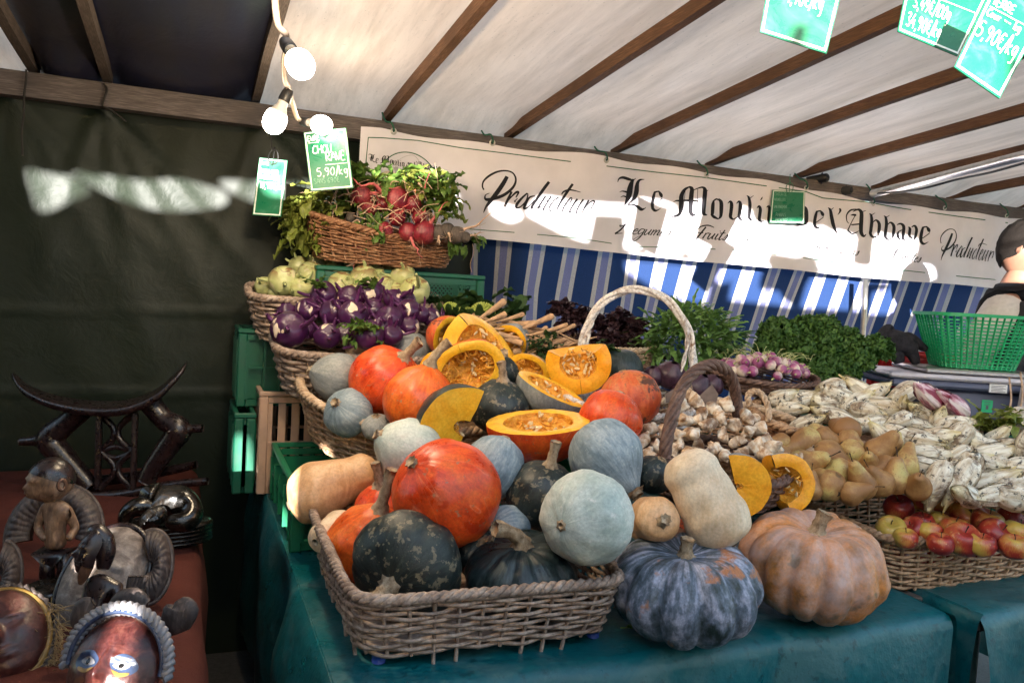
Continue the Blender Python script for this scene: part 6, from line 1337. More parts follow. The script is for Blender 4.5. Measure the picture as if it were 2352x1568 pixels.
PR = [(1904, 1112, 35, (-.3, .4, -.85), 'brown one whose dark calyx faces the viewer at the front'), (1940, 988, 33, (-.2, .3, -.9), 'round one topmost at the back against the endives'), (1850, 1014, 32, (-.85, -.25, .3), 'long one lying at the top left, its stem pointing left'), (1893, 1008, 28, (.9, -.25, .2), 'one lying behind with its neck to the right'), (1951, 1016, 28, (.8, -.5, .1), 'one below the topmost, half hidden'), (1957, 1040, 29, (.6, -.6, .2), 'brown one in the centre under the topmost'),
      (2021, 1034, 33, (.45, .75, .4), 'round one at the upper right with a curved stem'), (2057, 1098, 33, (.02, .98, .1), 'tall one standing upright at the right with its stem up'), (1905, 1052, 38, (.8, -.5, .2), 'largest one lying in the centre, neck to the lower right'), (1848, 1066, 35, (.5, .3, .5), 'wide yellowish one at the left'), (1792, 1016, 22, (-.9, 0, .3), 'small green one at the far left'), (1794, 1046, 24, (-.5, .6, .3), 'reddish one at the left beside the artichokes'),
      (1800, 1066, 24, (.9, -.1, .3), 'green neck at the left pointing right'), (1922, 1084, 32, (-.7, -.2, -.3), 'green brown one behind the calyx pear'), (1835, 1098, 28, (-.4, .7, .3), 'brown one behind the cut squash wedge'), (1997, 1065, 26, (-.3, .5, .6), 'shaded one in the hollow right of the centre'), (2021, 1106, 31, (-.6, .7, .2), 'one leaning left with its stem to the upper left'), (1979, 1112, 32, (-.3, .6, .2), 'yellow one low behind the front'),
      (1958, 1132, 28, (.8, .3, .2), 'yellow one at the very front edge'), (2107, 1116, 31, (-.2, .5, .6), 'plain brown one at the right above the apples'), (2079, 1069, 30, (.3, .6, -.4), 'red-brown one behind the upright pear'), (2030, 1072, 26, (-.8, -.3, .3), 'one lying left of the upright pear'), (2048, 1016, 26, (.5, .4, -.5), 'one behind at the upper right edge'), (1875, 996, 24, (.7, .1, -.6), 'back one near the brown basket'), (1865, 1122, 24, (0, .8, 0), 'shaded one low beside the wedge')]
for k, (u, v, r, ax, l) in enumerate(PR):
    d = 2.02+(1140-v)*.0016; o = PP[k] if k < 3 else copy_tree(PP[k % 3]); o['label'] = 'pear, '+l; place(o, P(u, v, d), VD(*ax), spin=U(0, 6), s=r*d/FPX/.038)
# endives
m_end = M_('soil_stained_endive', .42, .45); v = m_end.vec(); o_ = m_end.sep(m_end.obj); a_ = m_end.noise(18, 6, .72, v, .6); lg_ = m_end.noise(9, 4, .6, m_end.comb(m_end.math('MULTIPLY', o_[0], 9.0), m_end.math('MULTIPLY', o_[1], 9.0), m_end.math('ADD', m_end.math('MULTIPLY', o_[2], 1.2), m_end.math('MULTIPLY', m_end.rnd(), 9.0))))
tipf = m_end.ramp(m_end.math('ADD', m_end.math('MULTIPLY', o_[2], 9.0), m_end.math('MULTIPLY', a_, .5)), [(.35, 0), (.95, .9)])
c = m_end.mix(tipf, m_end.ramp(lg_, [(.38, (.50, .40, .27)), (.6, (.82, .78, .66))]), (.62, .50, .15)); c = m_end.mix(m_end.ramp(a_, [(.53, 0), (.61, .85)]), c, (.17, .10, .055)); c = m_end.mix(m_end.ramp(m_end.noise(45, 5, .75, v), [(.57, 0), (.62, .95)]), c, (.035, .028, .022)); m_end.col(c).bump(m_end.math('ADD', lg_, a_), .5, .004); m_end = m_end.m
m_chic = M_('red_white_chicory', .4); v = m_chic.vec((6, 6, 1)); m_chic.col(m_chic.ramp(m_chic.noise(9, 4, .6, v), [(.42, (.72, .62, .60)), (.5, (.5, .25, .3)), (.58, (.20, .015, .04))])); m_chic = m_chic.m
def endive_mesh(sd, mat, name='endive'):
    rr = random.Random(sd); b = MB(); L = rr.uniform(.105, .135); R = rr.uniform(.023, .029)
    def rad_(t): return R*(.55*math.exp(-((t)/.16)**2)*0+ (sin(pi*min(.999, .08+.92*t**.8)))**.62)*(1-.25*t)
    b2 = [( -L/2+L*t, max(.0015, rad_(t))) for t in (0, .08, .2, .4, .6, .8, .92, 1)]
    lathe(b, b2, 20, bump=.1, seed=sd, n=3)
    for k in range(rr.choice((5, 6, 7))):            # overlapping leaves with free ragged edges
        a0 = k*2.4+rr.uniform(-.3, .3); t0, t1 = rr.uniform(0, .12), rr.uniform(.62, 1.1); wd = rr.uniform(.7, 1.15); pts = []; opn = rr.uniform(.05, .55)
        for i in range(10):
            t = t0+(t1-t0)*i/9; tc = min(t, .97)
            for j in range(7):
                q = (j/6-.5)*2; w_ = wd*(1-.6*max(0, (i/9-.55)/.45)**2); ph = a0+q*w_; r = rad_(tc)*(1.05+.03*k*.4+.10*abs(q)**3)+opn*.012*max(0, i/9-.6)**1.2*2.5+.0015*N3((t*9, q*3, sd+k)); pts.append((r*cos(ph), r*sin(ph), -L/2+L*t+.004*N3((q*3, k, sd))))
        b.grid(pts, 10, 7)
    for k in range(8): p = Vector((0, 0, -L/2)); e = p+Vector((rr.uniform(-1, 1)*.008, rr.uniform(-1, 1)*.008, -rr.uniform(.004, .012))); b.tube([p, e], .002, 4)
    o = b.build(name, mat); return tag(o, 'x', 'endive', 'endives in the heap')
EM = [endive_mesh(k*13+1, m_end) for k in range(8)]
EPOLY = [(1800, 905), (1860, 892), (1960, 888), (2040, 895), (2100, 920), (2150, 955), (2225, 990), (2300, 1005), (2390, 1010), (2390, 1165), (2300, 1152), (2240, 1142), (2150, 1120), (2105, 1085), (2080, 1040), (2020, 1005), (1970, 975), (1930, 970), (1860, 975), (1805, 935)]
def inpoly(x, y, L):
    c = False
    for i in range(len(L)):
        (x1, y1), (x2, y2) = L[i-1], L[i]
        if (y1 > y) != (y2 > y) and x < (x2-x1)*(y-y1)/(y2-y1)+x1: c = not c
    return c
rr = random.Random(99); EP = []; tries = 0
while tries < 12000:
    tries += 1; u, v = rr.uniform(1790, 2390), rr.uniform(868, 1200)
    if not inpoly(u, v, EPOLY): continue
    if all(math.hypot(u-a, (v-b)*1.25) > 36 for a, b in EP): EP.append((u, v))
def dep(v): return 2.56-(v-880)*.0023 if v < 1000 else 2.284-(v-1000)*.0019
EPW = [P(u, v, dep(v)+rr.uniform(-.02, .02)) for u, v in EP]
labs = rowlabel(EPW, 6, 'white soil-stained endive, %s from the left in the %s row of the heap')
for k, (p, l) in enumerate(zip(EPW, labs)):
    l = l.replace('the sixth row', 'the front row') if 'sixth' in l.split(' in the ')[1] else l.replace('the front row', 'the fifth row') if 'front row' in l else l
    o = EM[k] if k < 8 else copy_tree(EM[k % 8]); o['label'] = l; a = rr.uniform(-.5, .9) if rr.random() < .7 else rr.uniform(0, 6.28)
    place(o, p, VD(cos(a)*(1 if rr.random() < .6 else -1), sin(a)*.8-.1, rr.uniform(-.2, .6)), spin=rr.uniform(0, 6), s=rr.uniform(.9, 1.25))
for (u, v, l) in ((2128, 905, 'left red-striped chicory lying on the back edge of the endive heap'), (2185, 925, 'right red-striped chicory lying on the endive heap below the scale')):
    o = endive_mesh(500+u, m_chic, 'red_chicory'); o['category'] = 'chicory'; o['label'] = l; del o['group']; place(o, P(u, v, 2.36), VD(-.75, .55, .3), s=1.1)
basket('wicker_basket', 'brown oval wicker basket under the left end of the endive heap', P(1985, 965, 2.46)+Vector((0, .02, -.115)), rad(-14), rad(12), 'oval', .30, .20, .12, .16, W_brown, rows=11, sp=.04, r=.0045, rim=.013, mrim=W_light)
# white turnips with leaves at the right edge
m_wt = skin('white_turnip_skin', [(.60, .52, .42), (.72, .66, .56), (.78, .74, .66)], (6, .4), ((.36, .26, .16), 40, .64), None, .45, .2)
for u, v, r, l in ((2344, 962, 30, 'large one at the right picture edge'), (2352, 1000, 20, 'smaller one below the large one'), (2318, 958, 15, 'small one half hidden in the leaves')):
    d = 2.35; R = r*d/FPX; pos = P(u, v, d); t = thing('white_turnip', 'white turnip, '+l, 'turnip', pos, 'white turnips'); M = Matrix.Translation(pos) @ frame(VD(.2, .9, .2)); b = MB(); body(b, 20, 28, R=R, H=R*.95, bump=.04, seed=u); b.xf(M).build('bulb', m_wt, t)
    MB().tube(cr_spline([pos+VD(0, 1, 0)*R*.8, pos+VD(0, 1, 0)*(R+.04)+VD(1, 0, 0)*.006, pos+VD(0, 1, 0)*(R+.10)], 4), .003, 6).build('leaf_stalk', m_root, t)
lb = MB(); rr = random.Random(4)
for k in range(46): leaf(lb, P(rr.uniform(2230, 2352), rr.uniform(945, 990), rr.uniform(2.3, 2.42)), VD(rr.uniform(-1, 1), rr.uniform(-.3, .9), rr.uniform(-.3, .8)), (0, 0, 1), rr.uniform(.04, .08), rr.uniform(.025, .05), .5, ruff=.3, lob=.4, rr=rr)
o = lb.build('turnip_leaves', LF_yell); tag(o, 'yellow-green leaves beside the white turnips at the right edge', 'leaves'); o['kind'] = 'stuff'
# a curled leaf on the cloth by the blue pumpkin, crumbs
lb = MB(); leaf(lb, PZ(1425, 1440, TZ+.006), Vector((.9, -.35, .05)), (0, 0, 1), .075, .022, .2, lob=.7, nl=13); o = lb.build('fallen_leaf', LF_rocket); tag(o, 'green lobed leaf lying on the teal cloth under the blue pumpkin', 'leaf')
cb = MB(); rr = random.Random(6)
for k in range(60):
    p = PZ(rr.uniform(900, 2150), rr.uniform(1380, 1540), TZ+.004)
    if p.y < 1.44 or p.x > 1.78: continue
    s_ = rr.uniform(.0012, .0035); cb.box(p, (s_*2, s_, s_*.6), Matrix.Rotation(rr.uniform(0, 3), 4, 'Z'))
o = cb.build('crumbs', m_stem, smooth=False); tag(o, 'crumbs and stem bits scattered on the teal cloth', 'crumbs'); o['kind'] = 'stuff'

# ================================================================ scale, shopping basket, red crate, gloves
ctr = P(2185, 905, 3.05); rx_ = Vector((CR.x, CR.y, 0)).normalized(); ry_ = Vector((-rx_.y, rx_.x, 0)); SM = Matrix(((rx_.x, ry_.x, 0, ctr.x), (rx_.y, ry_.y, 0, ctr.y), (0, 0, 1, 0), (0, 0, 0, 1))) @ Matrix.Rotation(rad(-4), 4, 'Z')
m_blue = plastic('blue_grey_scale_plastic', (.11, .125, .20)); m_lil = plastic('white_scale_plastic', (.52, .50, .56)); m_ss = simple('brushed_steel_plate', (.55, .52, .50), .28, .1, 60, .05, .5, .9)
zt = 1.45-(842-738)/FPX*3.05
crate(ctr.x-.30, ctr.x+.30, ctr.y-.22, ctr.y+.22, TZ+.003, .30, PL_dgreen, 'dark green crate under the weighing scale', ribs=7)
sc_ = thing('weighing_scale', 'blue-grey market weighing scale with a steel plate and white display', 'scale', Vector((ctr.x, ctr.y, TZ+.31)))
MB().box((.05, 0, zt-.125), (.40, .28, .11), bev=.012).xf(SM).build('lower_body', m_blue, sc_, False)
MB().box((-.01, 0, zt-.054), (.58, .36, .030), bev=.010).xf(SM).build('upper_body', m_blue, sc_, False)
MB().box((-.01, 0, zt-.028), (.60, .38, .020), bev=.008).xf(SM).build('trim_band', m_lil, sc_, False)
MB().box((.04, .0, zt-.006), (.42, .32, .016), bev=.005).xf(SM).build('weighing_plate', m_ss, sc_, False)
dm = SM @ Matrix.Translation((.215, -.225, zt-.098)) @ Matrix.Rotation(rad(8), 4, 'X')
dp = MB().box((0, 0, 0), (.17, .05, .135), bev=.014).xf(dm).build('display_unit', m_lil, sc_, False)
def emat(name, c, s): m = M_(name, .3); m.col(c); m.b.inputs['Emission Color'].default_value = c+(1,); m.b.inputs['Emission Strength'].default_value = s; return m.m
MB().box((.016, -.0265, .004), (.105, .004, .085)).xf(dm).build('screen', emat('pale_lcd_screen', (.55, .62, .72), .10), dp, False)
m_rl = simple('red_print', (.45, .03, .03), .5); m_gs = simple('green_sticker', (.02, .42, .18), .5); m_ws = simple('white_sticker', (.7, .7, .7), .6); m_dk = simple('grey_print', (.10, .10, .13), .6)
lb = MB()
for (x, z, w_, h_) in ((.016, .049, .105, .0015), (.016, -.042, .105, .0015), (-.058, -.012, .010, .012)): lb.box((x, -.0275, z), (w_, .002, h_))
lb.xf(dm).build('red_marking', m_rl, dp, False)
lb = MB()
for k in range(6): lb.box((.025, -.0292, .036-.013*k), (.06-.012*(k % 3), .001, .0022))
lb.xf(dm).build('screen_text', m_dk, dp, False)
st_ = MB().box((.075, -.1815, zt-.055), (.062, .003, .030)).xf(SM).build('white_label', m_ws, sc_, False)
lb = MB()
for k in range(5): lb.box((.075-.004*(k % 2), -.1836, zt-.045-.0052*k), (.05-.008*(k % 2), .001, .0018))
lb.xf(SM).build('label_text', m_dk, st_, False)
gs_ = MB().box((.062, -.142, zt-.125), (.038, .003, .045)).xf(SM).build('green_label', m_gs, sc_, False)
lb = MB(); lb.box((.062, -.1440, zt-.130), (.009, .001, .014))
for k in range(3): lb.box((.062, -.1440, zt-.109-.006*k), (.022, .001, .0015))
lb.xf(SM).build('label_print', m_dk, gs_, False)
# shopping basket
bt = thing('shopping_basket', 'bright green slatted plastic shopping basket standing on the scale plate', 'basket', P(2228, 842, 3.02)); bz = bt.location.z-.004; f_, Lp_ = perim('rect', .185, .135, 5); H_ = (842-722)/FPX*3.02
BM = Matrix.Translation((bt.location.x+.03, bt.location.y+.02, bz)) @ SM.to_3x3().to_4x4()
def bs(tt, k): p = f_(tt); s_ = .70+.32*k; return Vector((p.x*s_, p.y*s_, H_*k))
PL_bg = plastic('bright_green_basket_plastic', (.005, .33, .12), .35)
rb = MB(); nb = 46
for i in range(nb):
    tt = i/nb; rb.tube([bs(tt, k/6) for k in range(7)], .0042, 4)
rb.xf(BM).build('uprights', PL_bg, bt)
rb = MB()
for k in range(1, 15):
    ring = [bs(i/96, k/15.5) for i in range(96)]; pts = []
    for p in ring:
        for (o1, o2) in ((1, -.0028), (1, .0028), (.985, .0028), (.985, -.0028)): pts.append(Vector((p.x*o1, p.y*o1, p.z+o2)))
    rb.grid(pts, 96, 4, True, True)
rb.xf(BM).build('slats', PL_bg, bt, False)
ring = [bs(i/96, 1) for i in range(96)]; pts = []
for p in ring:
    for (o1, o2) in ((.98, -.006), (1.05, -.006), (1.05, .006), (.98, .006)): pts.append(Vector((p.x*o1, p.y*o1, p.z+o2)))
MB().grid(pts, 96, 4, True, True).xf(BM).build('rim', PL_bg, bt, False)
ring = [bs(i/48, 0) for i in range(48)]; MB().add(ring+[p+Vector((0, 0, .006)) for p in ring], [tuple(range(48)), tuple(range(95, 47, -1))]+[(i, (i+1) % 48, 48+(i+1) % 48, 48+i) for i in range(48)]).xf(BM).build('floor', PL_bg, bt, False)
crr = P(2110, 815, 3.35); crate(crr.x-.17, crr.x+.17, crr.y-.11, crr.y+.11, crr.z-.14, .15, PL_red, 'red plastic crate behind the scale, under the black gloves', ribs=5)
hb = thing('crate_stack', 'green crate supporting the red crate behind the scale', 'crate', (crr.x, crr.y, TZ)); hb_ = MB().box((crr.x, crr.y, (TZ+crr.z-.143)/2), (.30, .2, crr.z-.143-TZ), bev=.01).build('body', PL_dgreen, hb, False); MB().box((crr.x, crr.y, crr.z-.160), (.32, .22, .02), bev=.004).build('rim', PL_dgreen, hb, False)
gm = MB(); c0 = P(2060, 795, 3.1)
m_bk = M_('black_woollen_cloth', .95, .15); m_bk.col(m_bk.ramp(m_bk.noise(40, 4, .6), [(.3, (.012, .012, .016)), (.7, (.035, .035, .045))])).bump(m_bk.noise(120, 3, .6), .5, .003); m_bk = m_bk.m
for L, rs in (([(2008, 800), (2020, 780), (2030, 762), (2042, 752), (2050, 760)], [.02, .022, .018, .014, .012]), ([(2015, 800), (2045, 785), (2075, 790), (2095, 812), (2105, 835)], [.03, .045, .042, .025, .012]), ([(2040, 800), (2058, 812), (2066, 832)], [.035, .03, .02]), ([(2060, 785), (2085, 778), (2110, 790), (2128, 802)], [.022, .025, .02, .010])):
    q = cr_spline([P(u, v, 3.1) for u, v in L], 5); n_ = len(q); R_ = [rs[min(len(rs)-1, int(i/5))]*(1-(i % 5)/5)+rs[min(len(rs)-1, int(i/5)+1)]*((i % 5)/5) for i in range(n_)]
    gm.tube([p+Vector((0, 0, .004*N3(p*30))) for p in q], [r*(1+.25*N3(q[i]*25)) for i, r in enumerate(R_)], 12)
tag(gm.build('black_gloves', m_bk), 'crumpled black woollen gloves lying on the red crate', 'gloves')
MB_p = MB(); tag(MB().tube([PY(1988, 640, 3.02), PY(1986, 700, 3.02), Vector((PY(1985, 780, 3.02).x, 3.02, .75)), Vector((PY(1985, 780, 3.02).x, 3.02, 0))], .014, 12).build('tent_pole', m_steel), 'thin upright steel pole in front of the striped curtain', 'pole')

# ================================================================ people
def skin_obj(name, verts, edges, radii, mat, parent, sub=2, root=0):
    off = parent.location if parent else Vector((0, 0, 0)); me = bpy.data.meshes.new(name); me.from_pydata([Vector(v)-off for v in verts], edges, []); o = bpy.data.objects.new(name, me); COL.objects.link(o); o.parent = parent; me.materials.append(mat)
    md = o.modifiers.new('skin', 'SKIN'); md.use_smooth_shade = True
    for i, r in enumerate(radii): me.skin_vertices[0].data[i].radius = r if hasattr(r, '__len__') else (r, r); me.skin_vertices[0].data[i].use_root = (i == root)
    s_ = o.modifiers.new('sub', 'SUBSURF'); s_.levels = sub; s_.render_levels = sub; return o
m_skin_ = simple('light_skin', (.24, .115, .075), .6, .08, 30, .1); m_hair = simple('black_brown_hair', (.010, .008, .007), .85, .4, 200, .4, spec=.1); m_vest = simple('black_quilted_vest', (.005, .006, .009), .85, .3, 20, .5, bd=.01, spec=.2); m_fleece = simple('cream_fleece_sleeve', (.46, .43, .41), .9, .1, 60, .5); m_coat = simple('dark_puffer_jacket', (.006, .008, .012), .6, .4, 9, .8, bd=.02)
def head(mb_s, c, F_, hgt, name_t):
    """face towards local +Z of F_, up = local +Y; one mesh with nose, brows, lips and ears"""
    w_, h_, dp_ = hgt*.335, hgt*.5, hgt*.40; nth, nph = 44, 60; pts = []
    G = lambda x, y, cx, cy, sx, sy: math.exp(-((x-cx)/sx)**2-((y-cy)/sy)**2)
    for i in range(nth):
        th = pi*(i+.01)/(nth-1+.02)
        for j in range(nph):
            ph = 2*pi*j/nph; x = sin(th)*sin(ph); z = sin(th)*cos(ph); y = cos(th)
            jaw = 1-.30*smoothstep(-.1, -.95, y)*(1 if True else 0); px = x*jaw; pz = z*(1-.12*smoothstep(-.2, -.9, y)*(1 if z < 0 else .2))
            d_ = 0
            if z > 0:
                d_ += .22*G(px, y, 0, -.12, .11, .15)+.12*G(px, y, 0, .06, .07, .2)+.06*(G(px, y, .3, .14, .22, .06)+G(px, y, -.3, .14, .22, .06))-.09*(G(px, y, .33, .0, .14, .08)+G(px, y, -.33, .0, .14, .08))
                d_ += .07*G(px, y, 0, -.42, .2, .035)+.08*G(px, y, 0, -.50, .18, .035)-.05*G(px, y, 0, -.46, .22, .015)+.07*G(px, y, 0, -.74, .2, .12)
            ear = 0
            if abs(px) > .8: ear = 0
            pts.append((px*w_, y*h_, pz*dp_+d_*dp_))
    mb_s.grid(pts, nth, nph, False, True)
    for sg in (-1, 1):
        ep = []
        for i in range(9):
            for j in range(9):
                a = 2*pi*j/9; rr_ = .5+.5*sin(pi*i/8); ep.append((sg*(w_*.97+.004+.010*sin(pi*i/8)+ .006*cos(a)), -.02*hgt+(.135*hgt)*(.5-i/8)*1+.0, -.02*hgt+.036*hgt*cos(a)*rr_*1.4+.02*hgt*sin(a)*.2-.01*(i/8-.5)))
        mb_s.grid(ep, 9, 9, False, True)
    mb_s.xf(Matrix.Translation(c) @ F_)
hc = P(2352, 574, 3.25); hd = VD(.74, -.08, .64); up_ = Vector((0, 0, 1)); zf = hd.normalized(); xf_ = up_.cross(zf).normalized(); yf = zf.cross(xf_); HF = Matrix(((xf_.x, yf.x, zf.x, 0), (xf_.y, yf.y, zf.y, 0), (xf_.z, yf.z, zf.z, 0), (0, 0, 0, 1)))
pr = thing('person', 'person in profile, short black hair, black vest over cream sleeves, at the right', 'person', Vector((hc.x, hc.y, 0)))
b = MB(); head(b, hc, HF, .235, pr); 
dz = hc.z-1.66; bx, by = hc.x, hc.y; side_ = xf_; fwd_ = Vector((zf.x, zf.y, 0)).normalized()
def BP(s, f, z): return Vector((bx, by, z+dz))+side_*s+fwd_*f
hb_ = b.build('head', m_skin_, pr)
V_ = [BP(0, 0, .95), BP(0, -.02, 1.15), BP(0, -.02, 1.38), BP(0, -.02, 1.50), BP(0, .0, 1.60), BP(.19, -.02, 1.42), BP(.24, -.13, 1.14), BP(.22, .08, 1.0), BP(-.19, -.02, 1.42), BP(-.24, -.13, 1.14), BP(-.22, .08, 1.0), BP(.10, 0, .88), BP(.11, .02, .48), BP(.11, -.02, .08), BP(-.10, 0, .88), BP(-.11, .02, .48), BP(-.11, -.02, .08), BP(.22, .15, .98), BP(-.22, .15, .98)]
E_ = [(0, 1), (1, 2), (2, 3), (3, 4), (2, 5), (5, 6), (6, 7), (2, 8), (8, 9), (9, 10), (0, 11), (11, 12), (12, 13), (0, 14), (14, 15), (15, 16), (7, 17), (10, 18)]
skin_obj('body', V_, E_, [(.12, .09), (.11, .08), (.11, .08), .062, .055, .05, .04, .035, .05, .04, .035, .09, .06, .045, .09, .06, .045, .03, .03], m_skin_, pr)
skin_obj('vest', [V_[0], V_[1], V_[2], BP(0, -.02, 1.47), BP(.13, -.02, 1.44), BP(-.13, -.02, 1.44)], [(0, 1), (1, 2), (2, 3), (2, 4), (2, 5)], [(.17, .15), (.165, .15), (.17, .155), .10, .105, .105], m_vest, pr)
for sg in (5, 8): skin_obj('sleeve', [V_[2].lerp(V_[sg], .55), V_[sg]+Vector((0, 0, -.01)), V_[sg].lerp(V_[sg+1], .5), V_[sg+1], V_[sg+2]], [(0, 1), (1, 2), (2, 3), (3, 4)], [.085, .088, .082, .078, .055], m_fleece, pr)
skin_obj('trousers', [V_[0], V_[11], V_[12], V_[13], V_[14], V_[15], V_[16]], [(0, 1), (1, 2), (2, 3), (0, 4), (4, 5), (5, 6)], [(.16, .13), .105, .075, .06, .105, .075, .06], m_vest, pr)
b = MB(); pts = []                                       # hair cap
for i in range(22):
    for j in range(48):
        ph = 2*pi*j/48; thm = 1.12+1.05*(.5-.5*cos(ph)); th = .01+thm*i/21; x = sin(th)*sin(ph); z = sin(th)*cos(ph); y = cos(th); k = 1.07+.05*N3((x*6, y*6, z*6))+.03*N3((x*30, y*12, z*30)); th += (.10*N3((ph*14, 3, 1))+.05*sin(ph*40))*(i/21)**3; x = sin(th)*sin(ph); z = sin(th)*cos(ph); y = cos(th); jag = 0
        pts.append((x*.235*.335*k, y*.235*.5*k+jag*.1, z*.235*.40*k))
b.grid(pts, 22, 48, False, True).xf(Matrix.Translation(hc) @ HF).build('hair', m_hair, pr)
eb = MB()
for sg in (-1, 1): body(eb, 8, 12, R=.012, H=.012) if False else None
for sg in (-1, 1):
    e0 = MB(); body(e0, 10, 14, R=.0115, H=.0115); e0.xf(Matrix.Translation(hc) @ HF @ Matrix.Translation((sg*.026, .001, .074))); e0.build('eye', simple('eye_white', (.6, .58, .55), .2), pr)
MB().tube([BP(0, -.01, 1.50)+side_*(.066*cos(a))+fwd_*(.066*sin(a))+Vector((0, 0, .0)) for a in np.linspace(0, 2*pi, 17)[:-1]], .022, 8, closed=True).build('collar', m_vest, pr)
# second person
sc2 = P(2352, 735, 3.12); p2 = thing('person', 'person in a dark puffer jacket cut off by the right picture edge', 'person', Vector((sc2.x+.06, sc2.y, 0)))
def B2(s, f, z): return Vector((sc2.x, sc2.y, z))+rx_*(s+.19)+ry_*f
V2 = [B2(0, 0, .95), B2(0, 0, 1.15), B2(0, .0, 1.44), B2(0, 0, 1.54), B2(0, .02, 1.62), B2(-.17, -.02, 1.47), B2(-.26, .02, 1.15), B2(-.24, .10, .95), B2(.17, 0, 1.47), B2(.24, -.05, 1.13), B2(.18, -.24, 1.04), B2(-.1, 0, .88), B2(-.1, 0, .48), B2(-.1, .02, .08), B2(.1, 0, .88), B2(.1, 0, .48), B2(.1, .02, .08)]
skin_obj('body', V2, E_[:16], [(.15, .11), (.14, .10), (.15, .10), .06, .055, .06, .045, .033, .06, .045, .033, .09, .06, .045, .09, .06, .045], m_skin_, p2)
skin_obj('jacket', [V2[0], V2[1], V2[2], B2(0, 0, 1.46), V2[5], V2[6], V2[7], V2[8], V2[9], V2[10]], [(0, 1), (1, 2), (2, 3), (2, 4), (4, 5), (5, 6), (2, 7), (7, 8), (8, 9)], [(.20, .16), (.20, .16), (.21, .15), .10, .11, .09, .06, .11, .09, .06], m_coat, p2)
skin_obj('trousers', [V2[0], V2[11], V2[12], V2[13], V2[14], V2[15], V2[16]], [(0, 1), (1, 2), (2, 3), (0, 4), (4, 5), (5, 6)], [(.16, .13), .105, .075, .06, .105, .075, .06], m_vest, p2)
b = MB(); head(b, B2(0, .03, 1.70), Matrix(((rx_.x, 0, ry_.x, 0), (rx_.y, 0, ry_.y, 0), (0, 1, 0, 0), (0, 0, 0, 1))), .23, p2); b.build('head', m_skin_, p2)
pts = []
for i in range(20):
    for j in range(40):
        ph = 2*pi*j/40; th = .01+(1.2+.6*(.5-.5*cos(ph)))*i/19; x = sin(th)*sin(ph); z = sin(th)*cos(ph); y = cos(th); pts.append((x*.23*.36, y*.23*.54, z*.23*.43))
MB().grid(pts, 20, 40, False, True).xf(Matrix.Translation(B2(0, .03, 1.70)) @ Matrix(((rx_.x, 0, ry_.x, 0), (rx_.y, 0, ry_.y, 0), (0, 1, 0, 0), (0, 0, 0, 1)))).build('hair', m_hair, p2)

def hand(par, wrist, dr, palm_up, mat=m_skin_, s=1.0):
    dr = Vector(dr).normalized(); n_ = Vector(palm_up); n_ = (n_-dr*n_.dot(dr)).normalized(); sd = dr.cross(n_); w = Vector(wrist); V = [w, w+dr*.045*s, w+dr*.085*s]; E = [(0, 1), (1, 2)]; R_ = [(.022, .016), (.034, .014), (.036, .012)]
    for k, (o_, L) in enumerate(((-.030, .068), (-.010, .078), (.010, .072), (.029, .056))):
        b0 = len(V); V += [w+dr*.088*s+sd*o_*s, w+dr*(.088+L*.45)*s+sd*o_*1.1*s-n_*.008*s, w+dr*(.088+L*.78)*s+sd*o_*1.1*s-n_*.024*s, w+dr*(.088+L*.95)*s+sd*o_*1.1*s-n_*.036*s]; E += [(2, b0), (b0, b0+1), (b0+1, b0+2), (b0+2, b0+3)]; R_ += [.0095, .0088, .0082, .007]
    b0 = len(V); V += [w+dr*.03*s-sd*.032*s, w+dr*.06*s-sd*.055*s-n_*.01*s, w+dr*.085*s-sd*.06*s-n_*.022*s]; E += [(1, b0), (b0, b0+1), (b0+1, b0+2)]; R_ += [.012, .0105, .008]
    return skin_obj('hand', V, E, R_, mat, par)
hand(pr, V_[17], V_[17]-V_[7], (0, 0, 1)); hand(pr, V_[18], V_[18]-V_[10], (0, 0, 1))
hand(p2, V2[7], V2[7]-V2[6], rx_); hand(p2, V2[10], V2[10]-V2[9], (0, 0, 1))
# ================================================================ wood carvings on the terracotta cloth
def pwood(name, a, b, c, rough=.22, sc=(8, 8, 2), bump=.25, spec=.6):
    m = M_(name, rough, spec); v = m.vec(sc); n1 = m.noise(9, 5, .65, v, .8); n2 = m.noise(70, 4, .7, m.vec()); m.col(m.mix(m.ramp(n2, [(.35, .5), (.6, 0)]), m.ramp(n1, [(.3, a), (.5, b), (.72, c)]), [q*.5 for q in a])).rough(m.ramp(n2, [(.35, rough), (.65, rough+.18)])).bump(m.math('ADD', n1, n2), bump, .002); return m.m
CW_dark = pwood('polished_dark_wood', (.006, .004, .006), (.016, .009, .010), (.045, .02, .015)); CW_black = pwood('polished_black_wood', (.003, .003, .003), (.006, .005, .004), (.02, .013, .008), .12); CW_brown = pwood('brown_carved_wood', (.05, .02, .012), (.13, .06, .035), (.28, .16, .09), .3)
CW_tan = pwood('worn_tan_wood', (.06, .03, .018), (.22, .125, .07), (.40, .27, .18), .4); CW_grey = pwood('grey_worn_wood', (.02, .013, .012), (.06, .042, .038), (.16, .12, .10), .5, bump=.6); CW_white = pwood('chalk_white_mask_paint', (.06, .04, .033), (.24, .19, .16), (.46, .40, .35), .55, (3, 3, 3), .7); CW_red = pwood('lacquered_red_brown_wood', (.025, .006, .005), (.060, .012, .010), (.13, .045, .03), .30, (5, 5, 5), .5)
m_pblue = simple('blue_mask_paint', (.03, .045, .09), .3, .4, 40); m_pyel = simple('ochre_mask_paint', (.22, .13, .03), .35, .3, 40); m_pwhite = simple('white_mask_paint', (.20, .195, .21), .35, .15, 50); m_raf_ = simple('dry_raffia', (.28, .20, .10), .9, .4, 60)
